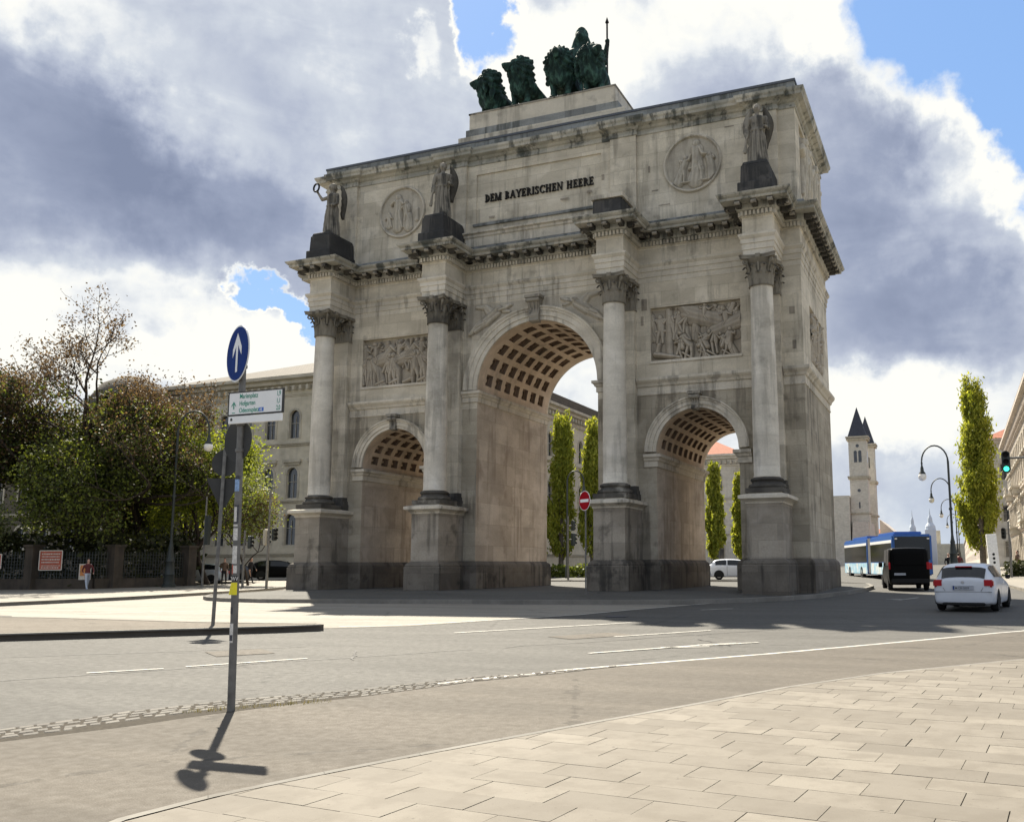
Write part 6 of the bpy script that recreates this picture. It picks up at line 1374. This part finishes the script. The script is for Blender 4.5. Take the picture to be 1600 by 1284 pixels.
text_mesh('20', .036, bo + uB * .062 + Vector((0, 0, -.064)) + nB * .001, uB, nB, 'sign_white', bd)
am = MB(); q = bo + uB * -.315 + Vector((0, 0, -.150)); am.obox(q, uB * .012, nB * .001, (0, 0, .008)); am.add([q + uB * x + Vector((0, 0, z)) + nB * .0012 for x, z in ((-.018, .006), (.018, .006), (0, .026))], [(0, 1, 2)]); am.build('cycle_symbol', 'text_black', bd)
nK = Vector((.19, .98, 0)).normalized()
disc(PL(2.90) + nK * .055 + Vector((-.075, -.02, 0)), nK, .235, .004).build('sign_back', 'sign_back', sp_)
cl = MB()
for z in (3.98, 3.72, 3.40, 3.18, 3.07, 2.78): cl.lathe([(.047, z - .018), (.050, z - .014), (.050, z + .014), (.047, z + .018)], 14, (PL(z).x, PL(z).y))
cl.build('clamps', 'metal', sp_)
for z0, z1, mt_, a0, a1, pr_ in [(2.33, 2.46, 'sticker_blue', 3.6, 5.6, 0), (2.46, 2.50, 'sticker_dark', 3.4, 5.9, 0), (1.98, 2.18, 'sticker_dark', 3.7, 5.7, 0), (2.0, 2.16, 'sticker', 4.4, 5.2, .0015), (1.80, 1.93, 'sticker', 4.0, 5.6, 0), (1.55, 1.74, 'sticker', 3.7, 5.6, 0), (1.44, 1.54, 'poster_red', 3.9, 4.7, 0), (1.45, 1.53, 'sticker', 4.7, 5.7, 0), (1.36, 1.42, 'text_black', 3.4, 6.0, 0), (1.22, 1.35, 'yellow', 3.5, 5.9, .002), (1.02, 1.09, 'sticker_dark', 4.0, 5.0, 0), (.72, .92, 'sticker', 3.9, 5.3, 0), (.74, .80, 'sticker_dark', 4.0, 5.2, .0015), (1.95, 1.97, 'sticker', 3.9, 5.5, 0)]:
    k_ = 10; vs = []
    for z in (z0, z1):
        r_ = .0418 - (.004) * z / 4.2 + pr_
        for i in range(k_ + 1): a = a0 + (a1 - a0) * i / k_; vs.append((PL(z).x + r_ * math.cos(a), PL(z).y + r_ * math.sin(a), z))
    if mt_ == 'yellow': vs[0] = (vs[0][0] - .025, vs[0][1] - .01, vs[0][2]); vs[1] = (vs[1][0] - .012, vs[1][1] - .01, vs[1][2])
    MB().add(vs, [(i, i + 1, k_ + 2 + i, k_ + 1 + i) for i in range(k_)]).build('sticker', mt_, sp_)
text_mesh('WV', .06, PL(1.37) + Vector((-.026, -.0415, 0)), (1, 0, 0), (0, -1, 0), 'sticker', sp_)
# sign backs on the traffic island
s2 = thing('sign_post', 'thin post on the traffic island with grey backs of round and triangular signs', 'sign post', (.25, -18.15, g(-18.15) + .15)); s2.rotation_euler = (0, R(1.2), 0)
MB().tube([(0, 0, 0), (0, 0, 4.25)], .042, 12).build('pole', 'metal', s2, smooth=True, angle=40)
nS = Vector((-.35, .94, 0)).normalized(); uS = Vector((.94, .35, 0))
disc(Vector((0, 0, 3.88)) + nS * .06, nS, .33, .006).build('round_sign_back', 'sign_back', s2)
m_ = MB(); tri = [(-.44, 3.50), (.44, 3.50), (.07, 2.80), (0, 2.76), (-.07, 2.80)]; m_.add([uS * x + Vector((0, 0, z)) + nS * d for d in (.054, .064) for x, z in tri], [tuple(range(5)), tuple(range(5, 10))[::-1]] + [(i, (i + 1) % 5, 5 + (i + 1) % 5, 5 + i) for i in range(5)]); m_.build('triangular_sign_back', 'sign_back', s2)
# no entry sign before the main pier
s3 = thing('no_entry_sign', 'red no entry sign with white bar on a thin pole before the arch', 'traffic sign', (2.9, -1.35, .41))
MB().tube([(0, 0, 0), (0, 0, 4.0)], .034, 12).build('pole', 'metal', s3, smooth=True, angle=40)
nN = Vector((.08, -1, 0)).normalized(); nN = (Matrix.Rotation(R(-38), 3, 'Z') @ nN)
disc(Vector((0, 0, 3.72)) + nN * .05, nN, .40, .006).build('sign_rim', 'sign_white', s3); f3 = disc(Vector((0, 0, 3.72)) + nN * .06, nN, .375, .003).build('sign_face', 'sign_red', s3)
uN = nN.cross(Vector((0, 0, 1))).normalized(); MB().obox(Vector((0, 0, 3.72)) + nN * .065, uN * .30, nN * .001, (0, 0, .062)).build('bar', 'sign_white', f3)

# ------------------------------------------------------------------ vehicles
def wheel(parent, x, y, r_, w_, side):
    m_ = MB(); prof = [(r_ * .62, -w_ / 2), (r_ * .9, -w_ / 2), (r_, -w_ * .3), (r_, w_ * .3), (r_ * .9, w_ / 2), (r_ * .62, w_ / 2)]
    n = 24; vs = [(x + o, y + rr * math.cos(2 * math.pi * i / n), r_ + rr * math.sin(2 * math.pi * i / n)) for rr, o in prof for i in range(n)]
    m_.add(vs, [(j * n + i, j * n + (i + 1) % n, (j + 1) * n + (i + 1) % n, (j + 1) * n + i) for j in range(5) for i in range(n)]); wo = m_.build('wheel', 'rubber', parent, smooth=True, angle=40)
    m_ = MB(); xo = x + side * w_ * .38; c = [(xo, y + r_ * .62 * math.cos(2 * math.pi * i / n), r_ + r_ * .62 * math.sin(2 * math.pi * i / n)) for i in range(n)]; m_.add([(xo - side * .05, a[1], a[2]) for a in c], [tuple(range(n))])
    for k_ in range(5):
        a = 2 * math.pi * k_ / 5; m_.obox((xo, y + r_ * .3 * math.cos(a), r_ + r_ * .3 * math.sin(a)), (.015, 0, 0), (0, r_ * .3 * math.cos(a), r_ * .3 * math.sin(a)), (0, -r_ * .07 * math.sin(a), r_ * .07 * math.cos(a)))
    m_.build('rim', 'rim', wo)
def loft_vehicle(name, label, cat, loc, heading, st, paint, wheels, wr, group=None, rear=True, plate='plate', win_y=None, rw=(1, 2), ww=None, sides=None, seams=None):
    t = thing(name, label, cat, loc, heading, group)
    def sec(s_):
        y, hl, hw, zl, zb, hb, ht, zt = s_
        h = [(0, zl), (hl * .97, zl), (hl * 1.03, zl + .07), (hw, .5 * zl + .5 * zb), (hw * .995, zb - .10), (hb, zb), (ht + .04, zt - .07), (ht - .03, zt - .012), (ht * .45, zt + .01), (0, zt + .015)]
        return [(x, y, z) for x, z in h] + [(-x, y, z) for x, z in h[-2:0:-1]]
    S_ = [sec(s_) for s_ in st]; n = len(S_[0]); b_ = MB(); b_.add([p for s_ in S_ for p in s_], [(j * n + i, j * n + (i + 1) % n, (j + 1) * n + (i + 1) % n, (j + 1) * n + i) for j in range(len(S_) - 1) for i in range(n)] + [tuple(range(n)), tuple((len(S_) - 1) * n + i for i in range(n))])
    o = b_.build('body', paint, t, merge=True); md = o.modifiers.new('s', 'SUBSURF'); md.levels = md.render_levels = 2
    for e in o.data.edges: pass
    o.data.shade_smooth()
    def P_(j, k_, f, out=.012):
        """point on the loft between stations j and j+1 (f) at ring parameter k_"""
        j2 = min(j + 1, len(S_) - 1); k0 = int(math.floor(k_)); kf = k_ - k0; a = Vector(S_[j][k0 % n]).lerp(Vector(S_[j][(k0 + 1) % n]), kf); b2 = Vector(S_[j2][k0 % n]).lerp(Vector(S_[j2][(k0 + 1) % n]), kf); return a.lerp(b2, f)
    def patch(nm, mat, j0, j1, k0, k1, out=(0, 0, 0), nu=6, nv=6):
        m_ = MB(); g_ = []
        for i in range(nu + 1):
            jj = j0 + (j1 - j0) * i / nu; j = min(int(jj), len(S_) - 2); f = jj - j
            g_.append([P_(j, k0 + (k1 - k0) * q / nv, f) + Vector(out) for q in range(nv + 1)])
        m_.add([p for r_ in g_ for p in r_], [(a * (nv + 1) + c, a * (nv + 1) + c + 1, (a + 1) * (nv + 1) + c + 1, (a + 1) * (nv + 1) + c) for a in range(nu) for c in range(nv)]); return m_.build(nm, mat, t, smooth=True)
    if rw: patch('rear_window', 'car_glass', rw[0] + .08, rw[1] - .12, 6.5, 11.5, (0, -.012, .012))
    if ww: patch('windscreen', 'car_glass', ww[0] + .1, ww[1] - .1, 6.6, 11.4, (0, .012, .015))
    for (j0, j1) in (sides or []):
        patch('side_window', 'car_glass', j0, j1, 5.12, 6.0, (.012, 0, .0)); patch('side_window', 'car_glass', j0, j1, 12.0, 12.88, (-.012, 0, .0))
    for js in (seams or []):
        patch('panel_seam', 'rubber', js, js + .022, 2.2, 5.0, (.006, 0, 0), 1, 8); patch('panel_seam', 'rubber', js, js + .022, 13.0, 15.8, (-.006, 0, 0), 1, 8)
    for wy in wheels:
        for s_ in (-1, 1):
            m_ = MB(); hw = max(s2_[2] for s2_ in st) + .004; k_ = 20; m_.add([(s_ * (hw - .006), wy + (wr + .035) * math.cos(a), wr + (wr + .035) * math.sin(a)) for a in np.linspace(-.35, math.pi + .35, k_)] , [tuple(range(k_))]); m_.build('wheel_arch', 'rubber', t)
            wheel(t, s_ * (hw - .13), wy, wr, .21, s_)
    return t, st
HB = [(-2.12, .66, .70, .26, .88, .66, .52, .92), (-2.08, .80, .84, .20, .92, .76, .60, .97), (-1.66, .84, .89, .17, .97, .84, .62, 1.33), (-1.25, .84, .89, .17, .97, .84, .60, 1.415), (-.4, .84, .89, .17, .95, .84, .60, 1.43), (.35, .84, .89, .17, .93, .83, .57, 1.37), (1.05, .84, .89, .17, .90, .82, .60, .97), (1.7, .82, .87, .18, .78, .78, .62, .84), (2.02, .70, .78, .22, .64, .66, .5, .70), (2.12, .55, .6, .34, .54, .5, .35, .58)]
ct_, _ = loft_vehicle('parked_car', 'white hatchback with red tail lamps lit, driving away at the right', 'car', (17.30, -3.95, g(-4)), R(-9), HB, 'car_white', (-1.30, 1.28), .315, None, rw=(1, 2), ww=(5, 6), sides=[(2.3, 3.55), (3.65, 5.4)], seams=(3.6, 5.3))
ct_.name = 'hatchback_car'
for s_ in (-1, 1):
    MB().box(min(s_ * .56, s_ * .845), max(s_ * .56, s_ * .845), -2.125, -1.86, .72, .935).build('tail_light', 'tail_red', ct_, bevel=.035)
    MB().box(min(s_ * .86, s_ * 1.0), max(s_ * .86, s_ * 1.0), .62, .78, .93, 1.06).build('mirror', 'car_white' if s_ < 0 else 'rubber', ct_, bevel=.03)
    for y_ in (-.25, .0): pass
    MB().box(min(s_ * .88, s_ * .905), max(s_ * .88, s_ * .905), -.35, -.15, .80, .83).build('door_handle', 'car_white', ct_)
npl = MB().box(-.30, .30, -2.155, -2.115, .64, .765).build('number_plate', 'plate', ct_); MB().box(-.27, -.235, -2.158, -2.155, .642, .753).build('plate_band', 'sign_blue', npl); text_mesh('M CH 2019', .085, (-.21, -2.157, .665), (1, 0, 0), (0, -1, 0), 'text_black', npl, sx=.95)
MB().box(-.24, .24, -1.80, -1.72, 1.30, 1.335).build('brake_light', 'tail_red', ct_, bevel=.01); MB().box(-.60, .60, -2.13, -2.0, .18, .27).build('bumper_insert', 'rubber', ct_, bevel=.03)
MB().box(-.80, .80, -2.118, -2.08, .575, .585).build('bumper_seam', 'car_glass', ct_); MB().lathe([(.045, -.01), (.05, 0), (.035, .012), (.0, .012)], 14).build('badge', 'rim', ct_, loc=(0, -2.12, .86)).rotation_euler = (R(90), 0, 0); MB().tube([(-.60, -2.05, .95), (-.56, -2.11, .70), (-.5, -2.13, .60)], .006, 4).tube([(.60, -2.05, .95), (.56, -2.11, .70), (.5, -2.13, .60)], .006, 4).build('hatch_seam', 'rubber', ct_); MB().tube([(.3, -1.7, 1.30), (.05, -2.0, 1.03)], .012, 6).build('wiper', 'rubber', ct_)
VN = [(-2.45, .86, .92, .34, 1.05, .90, .80, 1.97), (-2.42, .90, .95, .26, 1.08, .94, .84, 2.02), (-1.2, .90, .96, .24, 1.08, .95, .84, 2.04), (.4, .90, .96, .24, 1.08, .95, .84, 2.02), (1.05, .90, .95, .28, 1.08, .93, .76, 1.88), (1.75, .88, .93, .28, 1.05, .88, .66, 1.22), (2.25, .82, .88, .30, .88, .8, .6, .98), (2.45, .66, .7, .36, .66, .6, .4, .72)]
vt, _ = loft_vehicle('van', 'black van seen from behind between the blue bus and the white car', 'van', (14.30, 12.9, g(12)), R(8.8), VN, 'car_black', (-1.55, 1.55), .34, None, rw=None, ww=(4, 5), sides=[(1.2, 2.0), (2.1, 3.3)], seams=(2.05, 3.2))
MB().box(-.72, .72, -2.475, -2.44, 1.18, 1.78).build('rear_window', 'car_black', vt, bevel=.02); MB().box(-.70, -.18, -2.49, -2.45, .72, .83).build('number_plate', 'plate', vt)
for s_ in (-1, 1): MB().box(min(s_ * .78, s_ * .93), max(s_ * .86, s_ * .94), -2.455, -2.3, 1.0, 1.34).build('tail_light', 'tail_red', vt, bevel=.02); MB().box(min(s_ * .93, s_ * 1.12), max(s_ * .93, s_ * 1.12), 1.3, 1.45, 1.1, 1.35).build('mirror', 'rubber', vt, bevel=.03)
MB().box(-.85, .85, -2.52, -2.3, .34, .56).build('bumper', 'rubber', vt, bevel=.03)
def small_car(label, loc, hd_, paint, k=1.):
    t, _ = loft_vehicle('parked_car', label, 'car', loc, hd_, HB, paint, (-1.30, 1.28), .315, None, rw=(1, 2), ww=(5, 6), sides=[(2.3, 3.55), (3.65, 5.4)], seams=(3.6, 5.3))
    for s_ in (-1, 1):
        MB().box(min(s_ * .52, s_ * .83), max(s_ * .52, s_ * .83), -2.13, -1.93, .70, .90).build('tail_light', 'tail_red', t, bevel=.03); MB().box(min(s_ * .42, s_ * .70), max(s_ * .42, s_ * .70), 1.92, 2.06, .58, .70).build('headlight', 'lamp_glass', t, bevel=.03)
    MB().box(-.26, .26, 2.10, 2.135, .40, .50).build('number_plate', 'plate', t); MB().box(-.26, .26, -2.15, -2.12, .64, .75).build('number_plate', 'plate', t); t.scale = (k, k, k); return t
small_car('black estate car standing behind the sign post, its tail towards us', (-35.4, 25.4, g(25) + .14), R(-52), 'car_black', 1.12)
small_car('silver bonneted car parked at the end of the fence on the left', (-33.6, 14.6, g(14) + .14), R(120), 'car_silver')
small_car('dark car parked behind the silver one near the fence end', (-35.0, 18.4, g(18) + .14), R(140), 'car_dark')
small_car('silver car passing behind the arch, seen through the right hand opening', (-1.8, 27.5, g(27)), R(-80), 'car_silver', 1.05)
small_car('white car behind the right hand pier, only its flank showing in the opening', (1.6, 31.0, g(31)), R(-75), 'car_white', 1.05)
# articulated bus
hb = thing('articulated_bus', 'blue articulated city bus with painted flank turning past the arch', 'bus', (14.1, 27.2, g(28)), math.atan2(.28, .96))
def bus_section(y0, y1, rearf):
    b_ = MB(); b_.box(-1.27, 1.27, y0, y1, .34, 3.02); o = b_.build('body', 'bus_blue', hb, bevel=.10)
    for s_ in (-1, 1):
        x0, x1 = sorted((s_ * 1.262, s_ * 1.285)); MB().box(x0, x1, y0 + .25, y1 - .15, 1.25, 2.45).build('side_window', 'car_glass', o); MB().box(x0, x1, y0 + .25, y1 - .15, 2.47, 2.66).build('side_strip', 'sign_white', o)
        MB().box(x0, x1, y0 + .15, y1 - .1, .40, 1.18).build('side_panel', 'bus_art', o)
    return o
ra = bus_section(0, 7.2, True); fa = bus_section(8.3, 18, False)
be = MB()
for i in range(12): y_ = 7.18 + i * .095; be.box(-1.22 + .05 * (i % 2), 1.22 - .05 * (i % 2), y_, y_ + .097, .45, 2.98 - .04 * (i % 2))
be.build('bellows', 'bus_grey', hb)
MB().box(-1.12, 1.12, -.03, .02, 1.35, 2.86).build('rear_window', 'car_glass', ra, bevel=.01); MB().box(-.7, .7, -.035, .02, .55, 1.2).build('engine_grille', 'bus_grey', ra); MB().box(-.9, .9, 1, 6, 3.03, 3.22).build('roof_unit', 'bus_blue', ra, bevel=.05); MB().box(-.9, .9, 10, 16, 3.03, 3.22).build('roof_unit', 'bus_blue', fa, bevel=.05)
for s_ in (-1, 1): MB().box(min(s_ * 1.0, s_ * 1.2), max(s_ * 1.0, s_ * 1.2), -.04, .02, .75, 1.15).build('tail_light', 'tail_red', ra); MB().box(min(s_ * .95, s_ * 1.1), max(s_ * .95, s_ * 1.1), -.04, -.02, 2.68, 2.76).build('marker_lamp', 'lamp_glass', ra)
for y_ in (2.6, 10.6, 15.6):
    for s_ in (-1, 1): wheel(hb, s_ * 1.17, y_, .48, .28, s_)

# ------------------------------------------------------------------ people
def person(label, loc, rz, top='cloth_dark', legs='cloth_dark', stride=.0, seated=False, group=None):
    t = thing('person', label, 'person', (loc[0], loc[1], loc[2]), rz, group); H_ = {}
    if seated: hip = (0, 0, .50); k = [(-.1, -.42, .50), (.1, -.42, .50)]; f = [(-.1, -.45, .08), (.1, -.42, .08)]
    else: hip = (0, 0, .92); k = [(-.1, -.18 * stride, .48), (.1, .16 * stride, .49)]; f = [(-.1, -.38 * stride, .08), (.1, .40 * stride, .10)]
    sz = hip[2]; sh = sz + .52
    pr = [('c', (0, 0, sz), (0, 0, sz + .28), .15, .13), ('c', (0, 0, sz + .25), (0, .01, sh - .06), .14, .17), ('e', (0, 0, sh - .06), (.21, .11, .09)), ('c', (0, 0, sh), (0, -.01, sh + .12), .055, .05), ('e', (0, -.02, sh + .22), (.078, .098, .12)), ('e', (0, -.12, sh + .20), (.018, .025, .025)), ('e', (0, -.075, sh + .14), (.05, .04, .04))]
    for i, s_ in enumerate((-1, 1)):
        pr += [('c', (s_ * .09, 0, sz), k[i], .095, .065), ('c', k[i], f[i], .062, .042), ('e', (f[i][0], f[i][1] - .06, f[i][2] - .035), (.048, .13, .042))]
        e = (s_ * .27, -.05 - .12 * stride * s_, sh - .32); h_ = (s_ * .22, -.2 - .15 * stride * s_, sh - .52 + .15 * (1 if seated else 0))
        pr += [('c', (s_ * .2, 0, sh - .05), e, .056, .044), ('c', e, h_, .043, .032), ('e', h_, (.036, .04, .055))]
        for q in range(4): pr += [('c', h_, (h_[0] + s_ * .004 - .018 + .012 * q, h_[1] - .03, h_[2] - .075), .011, .008)]
    def mf(c): return 2 if c.z > sh + .06 or abs(c.x) > .16 and c.z < sh - .47 else (0 if c.z > sz + .02 else 1)
    organic('body', pr, .022, [top, legs, 'skin'], t, None, 1, mf)
    organic('hair', [('e', (0, .015, sh + .27), (.085, .10, .09)), ('e', (0, .06, sh + .20), (.075, .06, .10))], .02, 'hair', t, None, 1); return t
person('woman in pale trousers striding past the orange poster on the left pavement', (-31.3, 4.2, g(4) + .15), R(65), 'cloth_maroon', 'cloth_pale', 1.)
person('person in a brown jacket standing by the cars behind the thin sign post', (-30.0, 13.6, g(13) + .15), R(30), 'cloth_brown', 'cloth_dark', .3)
person('person in black walking left of the black estate car', (-29.2, 15.2, g(15) + .15), R(100), 'cloth_dark', 'cloth_dark', .7)
person('person in black walking between the bus and the street lamps', (16.2, 34.6, g(34)), R(10), 'cloth_dark', 'cloth_dark', .6)
person('person in a maroon jacket beside the rear of the bus', (16.9, 38.5, g(38)), R(170), 'cloth_maroon', 'cloth_dark', .3)
person('person in a black coat standing behind the dark hedge at the right edge', (21.9, 36.5, g(36) + .15), R(20), 'cloth_dark', 'cloth_dark', .2)
person('smaller dark figure left of the coated person behind the hedge', (20.9, 37.6, g(37) + .15), R(-60), 'cloth_brown', 'cloth_dark', .2)
